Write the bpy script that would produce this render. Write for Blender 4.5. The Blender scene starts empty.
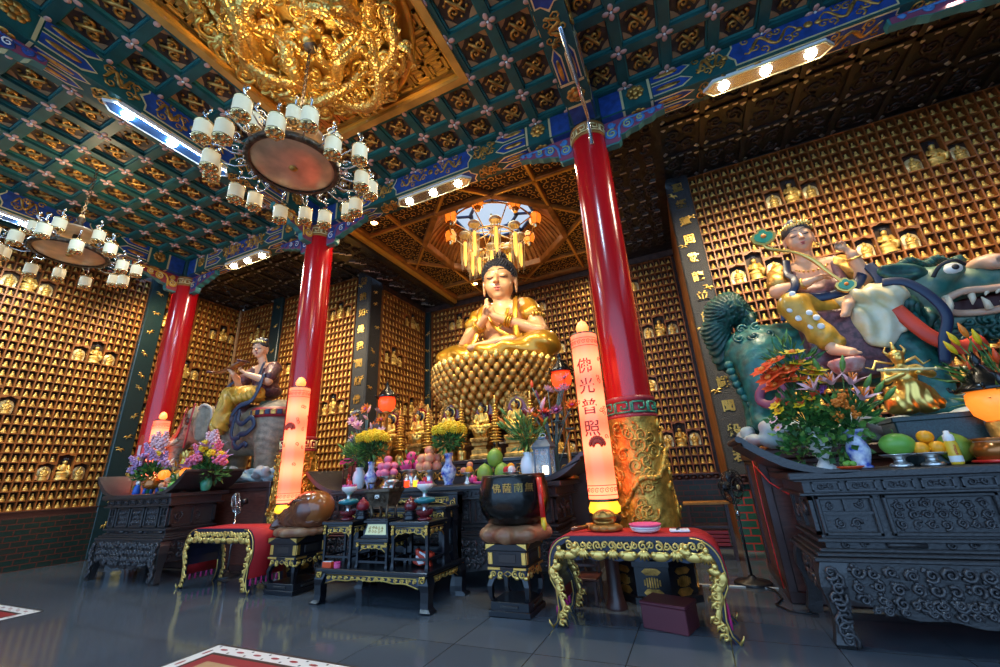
import bpy, math, random
import numpy as np
from mathutils import Matrix, Vector, Euler
PI = math.pi
C = bpy.context.scene.collection
rnd = random.Random(7)

# ------------------------------------------------------------------ geometry builder
class G:
    def __init__(s): s.v = []; s.f = []; s.m = []; s.s = []; s.n = 0; s.M = None; s.mat = 0
    def add(s, vs, fs, mat=None, smooth=True):
        vs = np.asarray(vs, float).reshape(-1, 3)
        if s.M is not None: vs = vs @ s.M[:3, :3].T + s.M[:3, 3]
        s.v.append(vs); n = s.n; mat = s.mat if mat is None else mat
        for f in fs: s.f.append(tuple(int(i) + n for i in f)); s.m.append(mat); s.s.append(smooth)
        s.n += len(vs); return s
    def at(s, loc=(0, 0, 0), rot=(0, 0, 0), sc=1):
        M = Matrix.LocRotScale(Vector(loc), Euler(rot), Vector((sc,) * 3 if not hasattr(sc, '__len__') else sc))
        s.M = np.array(M); return s
    def rst(s): s.M = None; return s
    def box(s, c, d, mat=None, bev=0.0, rot=None):
        hx, hy, hz = d[0] / 2, d[1] / 2, d[2] / 2
        if bev <= 0:
            vs = [(x, y, z) for x in (-hx, hx) for y in (-hy, hy) for z in (-hz, hz)]
            fs = [(0, 1, 3, 2), (4, 6, 7, 5), (0, 4, 5, 1), (2, 3, 7, 6), (0, 2, 6, 4), (1, 5, 7, 3)]
        else:
            b = min(bev, hx * .95, hy * .95, hz * .95); vs = []; idx = {}
            for sx in (-1, 1):
                for sy in (-1, 1):
                    for sz in (-1, 1):
                        for a in range(3):
                            p = [sx * (hx - b), sy * (hy - b), sz * (hz - b)]; p[a] = (sx * hx, sy * hy, sz * hz)[a]
                            idx[(sx, sy, sz, a)] = len(vs); vs.append(p)
            fs = []
            for a in range(3):
                o = [i for i in range(3) if i != a]
                for sg in (-1, 1):
                    q = []
                    for (u, w) in ((-1, -1), (1, -1), (1, 1), (-1, 1)):
                        k = [0, 0, 0]; k[a] = sg; k[o[0]] = u; k[o[1]] = w; q.append(idx[(*k, a)])
                    if (sg > 0) == (a == 1): q.reverse()
                    fs.append(q)
            for a in range(3):
                o = [i for i in range(3) if i != a]
                for u in (-1, 1):
                    for w in (-1, 1):
                        k1 = [0, 0, 0]; k1[o[0]] = u; k1[o[1]] = w; k2 = list(k1); k1[a] = -1; k2[a] = 1
                        q = [idx[(*k1, o[0])], idx[(*k2, o[0])], idx[(*k2, o[1])], idx[(*k1, o[1])]]
                        fs.append(q)
            for sx in (-1, 1):
                for sy in (-1, 1):
                    for sz in (-1, 1): fs.append([idx[(sx, sy, sz, a)] for a in range(3)])
        vs = np.array(vs, float)
        if rot is not None: vs = vs @ np.array(Euler(rot).to_matrix()).T
        return s.add(vs + np.array(c, float), fs, mat, False)
    def lathe(s, prof, n=24, c=(0, 0, 0), mat=None, smooth=True, sc=(1, 1), ph=0.0, cap=True):
        vs = []; fs = []; k = len(prof)
        for i in range(n):
            a = ph + 2 * PI * i / n; ca, sa = math.cos(a), math.sin(a)
            for r, z in prof: vs.append((c[0] + r * ca * sc[0], c[1] + r * sa * sc[1], c[2] + z))
        for i in range(n):
            j = (i + 1) % n
            for q in range(k - 1): fs.append((i * k + q, j * k + q, j * k + q + 1, i * k + q + 1))
        s.add(vs, fs, mat, smooth)
        if cap:
            for q, rev in ((0, True), (k - 1, False)):
                if prof[q][0] > 1e-4:
                    ring = [vs[i * k + q] for i in range(n)]; f = list(range(n))
                    if rev: f.reverse()
                    s.add(ring, [f], mat, False)
        return s
    def tube(s, pts, r, n=8, mat=None, cap=True, flat=1.0, up=None, closed=False):
        P = np.asarray(pts, float); k = len(P)
        R = np.full(k, r, float) if not hasattr(r, '__len__') else np.asarray(r, float)
        if closed: T = np.roll(P, -1, 0) - np.roll(P, 1, 0)
        else: T = np.gradient(P, axis=0)
        T /= np.linalg.norm(T, axis=1)[:, None] + 1e-12
        u = np.array(up if up is not None else ((0, 0, 1) if abs(T[0][2]) < .9 else (1, 0, 0)), float)
        vs = []; a = np.arange(n) * 2 * PI / n
        for i in range(k):
            if up is not None: u = np.array(up, float)
            w = np.cross(T[i], u)
            if np.linalg.norm(w) < 1e-6: w = np.cross(T[i], (0.3, 0.7, 0.2))
            w /= np.linalg.norm(w); u2 = np.cross(w, T[i]); u2 /= np.linalg.norm(u2)
            if up is None: u = u2
            vs.append(P[i] + R[i] * (np.cos(a)[:, None] * w + flat * np.sin(a)[:, None] * u2))
        vs = np.concatenate(vs); fs = []
        for i in range(k if closed else k - 1):
            i2 = (i + 1) % k
            for j in range(n): fs.append((i * n + j, i * n + (j + 1) % n, i2 * n + (j + 1) % n, i2 * n + j))
        if cap and not closed: fs.append(tuple(range(n))[::-1]); fs.append(tuple((k - 1) * n + j for j in range(n)))
        return s.add(vs, fs, mat, True)
    def ell(s, c, r, n=12, m=8, mat=None, rot=None, smooth=True):
        if not hasattr(r, '__len__'): r = (r, r, r)
        vs = [(0, 0, -1)]; fs = []
        for i in range(1, m):
            t = -PI / 2 + PI * i / m
            for j in range(n): a = 2 * PI * j / n; vs.append((math.cos(t) * math.cos(a), math.cos(t) * math.sin(a), math.sin(t)))
        vs.append((0, 0, 1)); L = len(vs) - 1
        for j in range(n):
            j2 = (j + 1) % n; fs.append((0, 1 + j2, 1 + j)); fs.append((L, 1 + (m - 2) * n + j, 1 + (m - 2) * n + j2))
            for i in range(m - 2): fs.append((1 + i * n + j, 1 + i * n + j2, 1 + (i + 1) * n + j2, 1 + (i + 1) * n + j))
        vs = np.array(vs) * np.array(r)
        if rot is not None: vs = vs @ np.array(Euler(rot).to_matrix()).T
        return s.add(vs + np.array(c, float), fs, mat, smooth)
    def prism(s, poly, d, mat=None, plane='xz', o=(0, 0, 0), smooth=False):
        # poly in 2-D extruded by d along the plane's normal (xz: -y .. front first)
        n = len(poly); ar = sum(poly[i][0] * poly[(i + 1) % n][1] - poly[(i + 1) % n][0] * poly[i][1] for i in range(n))
        if ar < 0: poly = poly[::-1]
        def P(a, b, c):
            return {'xz': (o[0] + a, o[1] + c, o[2] + b), 'xy': (o[0] + a, o[1] + b, o[2] - c), 'yz': (o[0] - c, o[1] + a, o[2] + b)}[plane]
        vs = [P(a, b, 0) for a, b in poly] + [P(a, b, d) for a, b in poly]
        fs = [tuple(range(n)), tuple(range(2 * n - 1, n - 1, -1))] + [(i, n + i, n + (i + 1) % n, (i + 1) % n) for i in range(n)]
        return s.add(vs, fs, mat, smooth)
    def loft(s, rings, mat=None, smooth=True, cap=True, closed=True):
        n = len(rings[0]); vs = np.concatenate([np.asarray(r, float) for r in rings]); fs = []
        for i in range(len(rings) - 1):
            for j in range(n if closed else n - 1): fs.append((i * n + j, i * n + (j + 1) % n, (i + 1) * n + (j + 1) % n, (i + 1) * n + j))
        if cap and closed: fs.append(tuple(range(n))[::-1]); fs.append(tuple((len(rings) - 1) * n + j for j in range(n)))
        return s.add(vs, fs, mat, smooth)
    def grid(s, fn, nu, nv, mat=None, smooth=True, flip=False):
        vs = [fn(i / nu, j / nv) for i in range(nu + 1) for j in range(nv + 1)]; k = nv + 1
        fs = [(i * k + j, (i + 1) * k + j, (i + 1) * k + j + 1, i * k + j + 1) for i in range(nu) for j in range(nv)]
        if flip: fs = [f[::-1] for f in fs]
        return s.add(vs, fs, mat, smooth)
    def petal(s, base, out, up, L, W, T, mat=None, curl=.25):
        # a fleshy lotus petal: base point, outward and lengthwise unit vectors
        base = np.array(base, float); out = np.array(out, float); up = np.array(up, float); sd = np.cross(up, out)
        def fn(u, v):
            w = W * math.sin(PI * min(1, .18 + u * .82)) ** .6 * (1 - u ** 6); a = (v - .5) * 2
            return base + up * L * u + sd * w * a * .5 + out * (T * (1 - a * a) * math.sin(PI * min(1, u + .1)) + curl * L * u * u)
        return s.grid(fn, 6, 6, mat)
    def curl(s, c, ax, ay, R, w, turns=1.6, a0=0.0, hand=1, h=None, mat=None, n=20):
        # spiral scroll tube lying in the plane ax, ay
        c = np.array(c, float); ax = np.array(ax, float); ay = np.array(ay, float); nr = np.cross(ax, ay); P = []; rr = []
        for i in range(n + 1):
            t = i / n; a = a0 + hand * turns * 2 * PI * t; r = R * (1 - .85 * t)
            P.append(c + r * (math.cos(a) * ax + math.sin(a) * ay)); rr.append(w * (1 - .35 * t))
        return s.tube(P, rr, 6, mat, up=nr, flat=(h or w) / w)
    def scrolls(s, o, ax, ay, W, H, size, w, seed=0, dens=1.0, mat=None, h=None):
        # dense carved scrollwork filling a W x H field: spirals, leaves and beads
        R = random.Random(seed); o = np.array(o, float); ax = np.array(ax, float); ay = np.array(ay, float); nr = np.cross(ax, ay)
        nx = max(1, int(round(W / size))); ny = max(1, int(round(H / size)))
        for i in range(nx):
            for j in range(ny):
                if R.random() > dens: continue
                c = o + ax * ((i + .5 + R.uniform(-.12, .12)) * W / nx) + ay * ((j + .5 + R.uniform(-.12, .12)) * H / ny)
                rr = min(W / nx, H / ny) * .5 * R.uniform(.8, 1.05); a = R.uniform(0, 6.28); hd = R.choice((-1, 1))
                s.curl(c, ax, ay, rr, w, R.uniform(1.2, 1.8), a, hd, h, mat, 12)
                for q in range(2):
                    b = a + R.uniform(1.5, 5); p = c + rr * .95 * (math.cos(b) * ax + math.sin(b) * ay); e = b + 1.2
                    d = math.cos(e) * ax + math.sin(e) * ay
                    s.tube([p - d * rr * .3, p + d * rr * .05, p + d * rr * .45], [w * .4, w * 1.3, w * .2], 6, mat, up=nr, flat=.8)
        return s
    def mesh(s, name):
        me = bpy.data.meshes.new(name)
        me.from_pydata(np.concatenate(s.v) if s.v else [], [], s.f)
        me.polygons.foreach_set('material_index', s.m); me.polygons.foreach_set('use_smooth', s.s); me.update()
        return me

def link(name, me, mats, parent=None):
    o = bpy.data.objects.new(name, me); C.objects.link(o)
    for m in (mats if isinstance(mats, (list, tuple)) else [mats]): me.materials.append(m)
    if parent is not None: o.parent = parent
    return o
def part(name, g, mats, parent=None, label=None, stuff=False, fix=True):
    me = g.mesh(name)
    if fix: fixn(me)
    o = link(name, me, mats, parent)
    if label: o['label'] = label
    if stuff: o['kind'] = 'stuff'
    return o
def fixn(me):
    import bmesh
    b = bmesh.new(); b.from_mesh(me); bmesh.ops.recalc_face_normals(b, faces=b.faces); b.to_mesh(me); b.free()
def thing(name, label, cat, loc=(0, 0, 0), rz=0, group=None):
    o = bpy.data.objects.new(name, None); C.objects.link(o); o.location = loc; o.rotation_euler = (0, 0, rz); o.empty_display_size = .1
    o['label'] = label; o['category'] = cat
    if group: o['group'] = group
    return o
def tag(o, label, cat, group=None, loc=None, rz=0):
    o['label'] = label; o['category'] = cat
    if group: o['group'] = group
    if loc is not None: o.location = loc; o.rotation_euler = (0, 0, rz)
    return o
def struct(name, g, mats, parent=None):
    o = part(name, g, mats, parent); o['kind'] = 'structure'; return o
def dup(root, loc, rz=0, label=None, group=None, sc=None):
    r = root.copy(); C.objects.link(r); r.location = loc; r.rotation_euler = (0, 0, rz)
    if sc: r.scale = (sc,) * 3
    if label: r['label'] = label
    if group: r['group'] = group
    for ch in list(root.children):
        c = ch.copy(); C.objects.link(c); c.parent = r
        for gch in ch.children:
            d = gch.copy(); C.objects.link(d); d.parent = c
    return r

# ------------------------------------------------------------------ sculpting: smooth unions of limbs, meshed by surface nets
def nets(F, org, h):
    sg = F < 0; nx, ny, nz = F.shape
    cx, cy, cz = nx - 1, ny - 1, nz - 1
    acc = np.zeros((cx, cy, cz, 3)); cnt = np.zeros((cx, cy, cz))
    for a in range(3):
        b, c = [i for i in range(3) if i != a]
        for ob in (0, 1):
            for oc in (0, 1):
                s0 = [None] * 3; s1 = [None] * 3
                s0[a] = slice(0, -1); s1[a] = slice(1, None)
                for ax, of in ((b, ob), (c, oc)): s0[ax] = s1[ax] = slice(of, F.shape[ax] - 1 + of)
                f0, f1 = F[tuple(s0)], F[tuple(s1)]; x = (f0 < 0) != (f1 < 0)
                t = np.where(x, f0 / np.where(x, f0 - f1, 1), 0); p = [0, 0, 0]
                acc[..., a] += np.where(x, t, 0); acc[..., b] += x * ob; acc[..., c] += x * oc; cnt += x
    act = cnt > 0; ids = -np.ones(act.shape, int); ids[act] = np.arange(act.sum())
    I = np.argwhere(act); V = (I + acc[act] / cnt[act][:, None]) * h + org; Fs = []
    for a in range(3):
        b, c = (a + 1) % 3, (a + 2) % 3
        s0 = [slice(1, -1)] * 3; s1 = [slice(1, -1)] * 3; s0[a] = slice(0, -1); s1[a] = slice(1, None)
        x0, x1 = sg[tuple(s0)], sg[tuple(s1)]
        q = np.argwhere(x0 != x1); fl = x0[x0 != x1]
        q[:, b] += 1; q[:, c] += 1
        def cell(db, dc): k = q.copy(); k[:, b] -= db; k[:, c] -= dc; return ids[k[:, 0], k[:, 1], k[:, 2]]
        f = np.stack((cell(1, 1), cell(0, 1), cell(0, 0), cell(1, 0)), 1); f[~fl] = f[~fl][:, ::-1]
        Fs.extend(map(tuple, f.tolist()))
    return V, Fs
def field(prims, P, k):
    D = None
    for pr in prims:
        t = pr[0]; kk = k
        if t in 'cC':
            a, b, ra, rb = (np.array(pr[1], float), np.array(pr[2], float), pr[3], pr[4]); kk = pr[5] if len(pr) > 5 else k
            ba = b - a; u = np.clip(((P - a) @ ba) / (ba @ ba + 1e-12), 0, 1)
            d = np.linalg.norm(P - a - u[..., None] * ba, axis=-1) - (ra + (rb - ra) * u)
        else:
            c, r = np.array(pr[1], float), pr[2]; rot = pr[3] if len(pr) > 3 else None; kk = pr[4] if len(pr) > 4 else k
            r = np.array(r if hasattr(r, '__len__') else (r,) * 3, float); Q = P - c
            if rot is not None: Q = Q @ np.array(Euler(rot).to_matrix())
            if t in 'bB':
                q = np.abs(Q) - r * .8; d = np.linalg.norm(np.maximum(q, 0), axis=-1) + np.minimum(q.max(-1), 0) - r.min() * .2
            else:
                k0 = np.linalg.norm(Q / r, axis=-1); k1 = np.linalg.norm(Q / (r * r), axis=-1); d = k0 * (k0 - 1) / (k1 + 1e-9)
        if D is None: D = d; continue
        if t.isupper():
            hh = np.clip(.5 - .5 * (D + d) / kk, 0, 1); D = D + (-d - D) * hh + kk * hh * (1 - hh)
        else:
            hh = np.clip(.5 + .5 * (D - d) / kk, 0, 1); D = D + (d - D) * hh - kk * hh * (1 - hh)
    return D
def sculpt(g, prims, h, k=.05, disp=None, mat=None, cut=None):
    lo = np.full(3, 1e9); hi = -lo
    for pr in prims:
        if pr[0].isupper(): continue
        if pr[0] == 'c':
            for p, r in ((pr[1], pr[3]), (pr[2], pr[4])): lo = np.minimum(lo, np.array(p) - r); hi = np.maximum(hi, np.array(p) + r)
        else:
            r = pr[2]; r = max(r) if hasattr(r, '__len__') else r; lo = np.minimum(lo, np.array(pr[1]) - r); hi = np.maximum(hi, np.array(pr[1]) + r)
    m = 3 * h + k * .3; lo -= m; hi += m; n = np.ceil((hi - lo) / h).astype(int) + 1
    X = np.stack(np.meshgrid(*[lo[i] + np.arange(n[i]) * h for i in range(3)], indexing='ij'), -1)
    D = field(prims, X, k)
    if disp is not None: D = D + disp(X)
    if cut is not None: D = np.maximum(D, cut(X))
    D[0] = D[-1] = 9; D[:, 0] = D[:, -1] = 9; D[:, :, 0] = D[:, :, -1] = 9
    V, F = nets(D, lo, h); return g.add(V, F, mat, True)

# ------------------------------------------------------------------ materials
def mat(name, col, rough=.5, metal=0.0, bump=0.0, bscale=30.0, var=0.0, vscale=6.0, col2=None, emit=None, es=0.0, coat=0.0, spec=.5, trans=0.0, stretch=None, kind='noise', alpha=None, sheen=0):
    m = bpy.data.materials.new(name); m.use_nodes = True; nt = m.node_tree; b = nt.nodes['Principled BSDF']
    b.inputs['Base Color'].default_value = (*col, 1); b.inputs['Roughness'].default_value = rough; b.inputs['Metallic'].default_value = metal
    b.inputs['Specular IOR Level'].default_value = spec
    if coat: b.inputs['Coat Weight'].default_value = coat; b.inputs['Coat Roughness'].default_value = .08
    if trans: b.inputs['Transmission Weight'].default_value = trans
    if sheen: b.inputs['Sheen Weight'].default_value = sheen
    if alpha is not None: b.inputs['Alpha'].default_value = alpha
    if emit: b.inputs['Emission Color'].default_value = (*emit, 1); b.inputs['Emission Strength'].default_value = es
    def tex(scale, k='noise'):
        tc = nt.nodes.new('ShaderNodeTexCoord'); mp = nt.nodes.new('ShaderNodeMapping'); nt.links.new(tc.outputs['Object'], mp.inputs['Vector'])
        if stretch: mp.inputs['Scale'].default_value = stretch
        if k == 'noise':
            t = nt.nodes.new('ShaderNodeTexNoise'); t.inputs['Detail'].default_value = 5; o = t.outputs['Fac']
        elif k == 'voronoi':
            t = nt.nodes.new('ShaderNodeTexVoronoi'); o = t.outputs['Distance']
        else:
            t = nt.nodes.new('ShaderNodeTexWave'); t.inputs['Distortion'].default_value = 6; o = t.outputs['Fac']
        t.inputs['Scale'].default_value = scale; nt.links.new(mp.outputs['Vector'], t.inputs['Vector']); return o
    if var or col2:
        r = nt.nodes.new('ShaderNodeValToRGB'); nt.links.new(tex(vscale), r.inputs['Fac'])
        c2 = col2 if col2 else tuple(min(1, c * (1 + var)) for c in col)
        c1 = col if col2 else tuple(c * (1 - var) for c in col)
        r.color_ramp.elements[0].position = .35; r.color_ramp.elements[1].position = .65
        r.color_ramp.elements[0].color = (*c1, 1); r.color_ramp.elements[1].color = (*c2, 1); nt.links.new(r.outputs['Color'], b.inputs['Base Color'])
    if bump:
        bp = nt.nodes.new('ShaderNodeBump'); bp.inputs['Strength'].default_value = bump; bp.inputs['Distance'].default_value = .02
        nt.links.new(tex(bscale, kind), bp.inputs['Height']); nt.links.new(bp.outputs['Normal'], b.inputs['Normal'])
    return m
M = {}
def dm(k, *a, **kw): M[k] = mat(k, *a, **kw); return M[k]
def txt(s, size, mats, parent=None, loc=(0, 0, 0), rot=(PI / 2, 0, 0), ext=.004, name='lettering', bend=None, wt=0):
    cu = bpy.data.curves.new(name, 'FONT'); cu.body = s; cu.size = size; cu.extrude = ext; cu.align_x = 'CENTER'; cu.align_y = 'CENTER'; cu.offset = wt
    t = bpy.data.objects.new('tmp', cu); C.objects.link(t); dg = bpy.context.evaluated_depsgraph_get()
    me = bpy.data.meshes.new_from_object(t.evaluated_get(dg)); bpy.data.objects.remove(t); me.materials.clear()
    M4 = Matrix.LocRotScale(Vector((0, 0, 0)), Euler(rot), None); me.transform(M4)
    if bend: # wrap round a vertical cylinder of this radius, facing -y
        for v in me.vertices:
            a = v.co.x / bend; rr = bend + ext - v.co.y * 0 + .002; dy = v.co.y
            v.co.x = (rr - dy) * math.sin(a); v.co.y = -(rr - dy) * math.cos(a)
    me.update(); o = link(name, me, mats, parent); o.location = loc; return o
dm('lattice', (.27, .085, .016), .42, var=.35, vscale=3, bump=.15, bscale=60)
dm('nicheback', (.035, .013, .004), .6)
dm('figure', (.80, .52, .13), .36, .5)
dm('gold', (.86, .55, .14), .30, .9)
dm('goldcarve', (.78, .48, .10), .34, .85, bump=.25, bscale=40)
dm('gilt', (.90, .58, .16), .30, .8)
dm('goldscale', (.86, .55, .14), .30, .9, bump=.7, bscale=26, kind='voronoi')
dm('goldframe', (.60, .34, .08), .36, .5, var=.2, vscale=3)
dm('redplain', (.62, .015, .012), .35, coat=.3)
dm('goldpale', (.86, .72, .36), .4, .5)
dm('goldold', (.52, .27, .06), .40, .75, var=.5, vscale=9, bump=.3, bscale=45)
dm('goldwrap', (.60, .34, .06), .40, .7, var=.4, vscale=9, bump=.7, bscale=22)
dm('goldwood', (.36, .15, .03), .42, .35, var=.3, vscale=4)
dm('bronze', (.10, .07, .045), .4, .6, var=.5, vscale=12)
dm('red', (.40, .004, .008), .20, 0, coat=.25)
dm('redcloth', (.50, .008, .012), .7, bump=.15, bscale=200)
dm('redtrim', (.30, .02, .03), .4)
dm('teal', (.006, .078, .074), .45, var=.2, vscale=5)
dm('tealdark', (.005, .045, .052), .5)
dm('tealline', (.03, .18, .17), .45)
dm('blue', (.012, .05, .22), .45, var=.3, vscale=8)
dm('bluelt', (.05, .18, .42), .45)
dm('white', (.78, .78, .74), .45)
dm('panelbrown', (.055, .032, .026), .5, var=.4, vscale=9)
dm('tan', (.46, .27, .13), .5)
dm('rose', (.60, .34, .27), .5)
dm('plum', (.22, .05, .10), .5)
dm('ochre', (.75, .42, .06), .45, .3)
dm('limegreen', (.42, .5, .14), .5)
dm('darkceil', (.017, .012, .010), .30, var=.5, vscale=6, bump=.6, bscale=7, kind='voronoi')
dm('darkrelief', (.040, .031, .025), .28, .2)
dm('stone', (.022, .024, .026), .55, var=.6, vscale=60, bump=.8, bscale=45)
dm('greenstone', (.012, .035, .038), .35, var=.5, vscale=80)
dm('dado', (.02, .045, .035), .3, col2=(.07, .03, .022), vscale=14)
dm('molding', (.075, .03, .022), .35)
dm('blackwood', (.020, .018, .018), .30, coat=.25)
dm('blackpaint', (.006, .007, .011), .28, coat=.12)
dm('slate', (.10, .15, .19), .4, .3)
dm('stem', (.07, .16, .15), .45)
dm('navy', (.008, .015, .040), .32, coat=.1)
dm('carved', (.036, .032, .032), .36, coat=.1, bump=.25, bscale=55)
dm('carvedlt', (.052, .046, .047), .36, coat=.1)
dm('mahog', (.12, .035, .022), .35, coat=.3, stretch=(1, 1, 6), var=.35, vscale=6)
dm('mahogdk', (.05, .018, .014), .38, coat=.2, var=.3, vscale=5)
dm('tilegreen', (.012, .05, .035), .2)
dm('mortar', (.30, .04, .03), .7)
dm('chrome', (.7, .72, .75), .12, 1)
dm('brass', (.8, .55, .25), .2, 1)
dm('copperpan', (.74, .50, .30), .32, .5, var=.25, vscale=3)
dm('steel', (.62, .62, .60), .25, .95)
dm('silver', (.72, .71, .68), .28, .9)
dm('blackplastic', (.012, .012, .014), .35)
dm('shade', (.84, .72, .46), .55, emit=(1, .80, .45), es=.16)  # chandelier shades are unlit: faint lit look put in as emission
dm('bulb', (1, 1, 1), .4, emit=(1, .93, .80), es=60)
dm('bulbcool', (1, 1, 1), .4, emit=(.55, .78, 1), es=55)
dm('bulbwarm', (1, 1, 1), .4, emit=(1, .72, .32), es=45)
dm('housing', (.75, .75, .72), .35)
dm('lampamber', (.9, .35, .05), .35, emit=(1, .23, .016), es=1.0)
dm('crystal', (.95, .85, .6), .12, 0, trans=.55)
dm('crystallit', (1, .7, .2), .2, emit=(1, .50, .06), es=1.5)
dm('sky', (.05, .07, .1), .3, emit=(.58, .76, 1), es=.8)
dm('lamppink', (.35, .09, .06), .3, emit=(1, .135, .055), es=2.6)
dm('lampcore', (1, .9, .8), .3, emit=(1, .74, .5), es=5)
dm('lampyellow', (1, .6, .05), .3, emit=(1, .45, .015), es=1.8)
dm('lampred', (.9, .08, .02), .25, emit=(1, .035, .006), es=2.6)
dm('lampflame', (1, .5, .2), .3, emit=(1, .20, .03), es=2.2)
dm('lampmotif', (.60, .05, .02), .5)
dm('skin', (.72, .38, .21), .42, coat=.15)
dm('skingold', (.70, .37, .17), .40, .12, coat=.2)
dm('robegold', (.55, .27, .02), .30, .6, coat=.3)
dm('hair', (.018, .020, .028), .4)
dm('hairblue', (.03, .05, .09), .4)
dm('lip', (.55, .12, .10), .4)
dm('ink', (.015, .012, .012), .5)
dm('eyewhite', (.8, .75, .65), .3)
dm('robeplum', (.10, .035, .04), .4, .1, var=.5, vscale=20)
dm('robeyellow', (.56, .30, .028), .42, .1, var=.2, vscale=8, coat=.1)
dm('robecream', (.70, .66, .48), .45, coat=.2, col2=(.66, .52, .24), vscale=5)
dm('ribbon', (.007, .018, .055), .42)
dm('elephant', (.25, .195, .13), .55, var=.28, vscale=7, bump=.35, bscale=26)
dm('elephear', (.40, .34, .28), .5)
dm('lion', (.012, .115, .10), .42, var=.5, vscale=7, bump=.3, bscale=22, coat=.05)
dm('liondk', (.007, .058, .045), .45, var=.5, vscale=14)
dm('lionface', (.16, .22, .15), .45, col2=(.015, .12, .09), vscale=5)
dm('lionlip', (.58, .34, .22), .4, coat=.2)
dm('mouthred', (.06, .01, .01), .5)
dm('tooth', (.72, .60, .42), .35)
dm('rockblue', (.30, .44, .46), .5, col2=(.50, .46, .44), vscale=4, bump=.3, bscale=12)
dm('lotuspink', (.55, .12, .10), .4, col2=(.60, .38, .34), vscale=9)
dm('jade', (.05, .32, .17), .3, coat=.3)
dm('woodfish', (.16, .045, .018), .22, coat=.5, var=.3, vscale=6)
dm('woodfishlt', (.30, .095, .022), .2, coat=.5)
dm('cushion', (.24, .065, .03), .42, col2=(.33, .17, .08), vscale=5, bump=.2, bscale=40)
dm('bell', (.018, .018, .017), .22, .6, var=.5, vscale=30, coat=.2)
dm('porcelain', (.80, .82, .84), .12, coat=.4)
dm('porcblue', (.80, .83, .86), .12, coat=.4, col2=(.015, .05, .40), vscale=11)
dm('teallotus', (.01, .19, .22), .25, coat=.4)
dm('darkredlac', (.16, .012, .018), .2, coat=.5)
dm('pinkwax', (.85, .12, .30), .4)
dm('whitewax', (.85, .80, .76), .4)
dm('leaf', (.035, .14, .028), .45, var=.5, vscale=20)
dm('leaflt', (.14, .30, .05), .45, var=.3, vscale=20)
dm('mum', (.85, .55, .01), .5)
dm('mumwhite', (.8, .74, .66), .5)
dm('pink', (.78, .18, .30), .5)
dm('pinklt', (.82, .50, .52), .5)
dm('violet', (.36, .10, .38), .5)
dm('lilac', (.55, .33, .58), .5)
dm('orange', (.85, .22, .02), .45)
dm('orangered', (.80, .08, .015), .45)
dm('dragonfruit', (.72, .05, .20), .4)
dm('peach', (.85, .42, .18), .4, col2=(.80, .20, .12), vscale=8)
dm('pomelo', (.20, .34, .04), .45, bump=.1, bscale=80)
dm('mango', (.16, .38, .05), .35)
dm('fruitorange', (.90, .36, .01), .4, bump=.1, bscale=90)
dm('paper', (.8, .78, .76), .6)
dm('maroonbox', (.115, .018, .028), .42)
dm('tassel', (.62, .02, .18), .6)
dm('glass', (.9, .95, .95), .04, trans=.9)
dm('glassblk', (.05, .06, .07), .1, .2)
dm('bottleyellow', (.85, .50, .03), .35)
dm('amberpot', (.42, .13, .02), .2, .6, coat=.4)
dm('bluepaint', (.02, .10, .45), .35)
def brick_mat(name, c1, c2, mort, w, h, ms, rough, off=.5, plane='xz', bump=.3):
    m = bpy.data.materials.new(name); m.use_nodes = True; nt = m.node_tree; b = nt.nodes['Principled BSDF']
    tc = nt.nodes.new('ShaderNodeTexCoord'); mp = nt.nodes.new('ShaderNodeMapping'); nt.links.new(tc.outputs['Object'], mp.inputs['Vector'])
    if plane == 'xz': mp.inputs['Rotation'].default_value = (-PI / 2, 0, 0)
    if plane == 'yz': mp.inputs['Rotation'].default_value = tuple(Matrix(((0, 1, 0), (0, 0, 1), (1, 0, 0))).to_euler())
    t = nt.nodes.new('ShaderNodeTexBrick'); nt.links.new(mp.outputs['Vector'], t.inputs['Vector'])
    t.inputs['Color1'].default_value = (*c1, 1); t.inputs['Color2'].default_value = (*c2, 1); t.inputs['Mortar'].default_value = (*mort, 1)
    t.inputs['Scale'].default_value = 1; t.inputs['Brick Width'].default_value = w; t.inputs['Row Height'].default_value = h; t.inputs['Mortar Size'].default_value = ms; t.offset = off
    nt.links.new(t.outputs['Color'], b.inputs['Base Color']); b.inputs['Roughness'].default_value = rough
    bp = nt.nodes.new('ShaderNodeBump'); bp.inputs['Strength'].default_value = bump; bp.inputs['Distance'].default_value = .01; bp.invert = True
    nt.links.new(t.outputs['Fac'], bp.inputs['Height']); nt.links.new(bp.outputs['Normal'], b.inputs['Normal'])
    M[name] = m; return m
brick_mat('greenbrick', (.012, .055, .042), (.018, .07, .05), (.26, .03, .025), .27, .125, .012, .2)
brick_mat('darkbrick', (.012, .035, .03), (.03, .025, .02), (.10, .025, .018), .27, .125, .012, .3)
brick_mat('darkbrickside', (.010, .034, .028), (.022, .028, .022), (.09, .028, .018), .27, .125, .012, .3, plane='yz')
fl = brick_mat('floortile', (.072, .088, .108), (.088, .104, .124), (.035, .037, .040), .8, .8, .006, .10, off=0, plane='xy', bump=.05)

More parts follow.
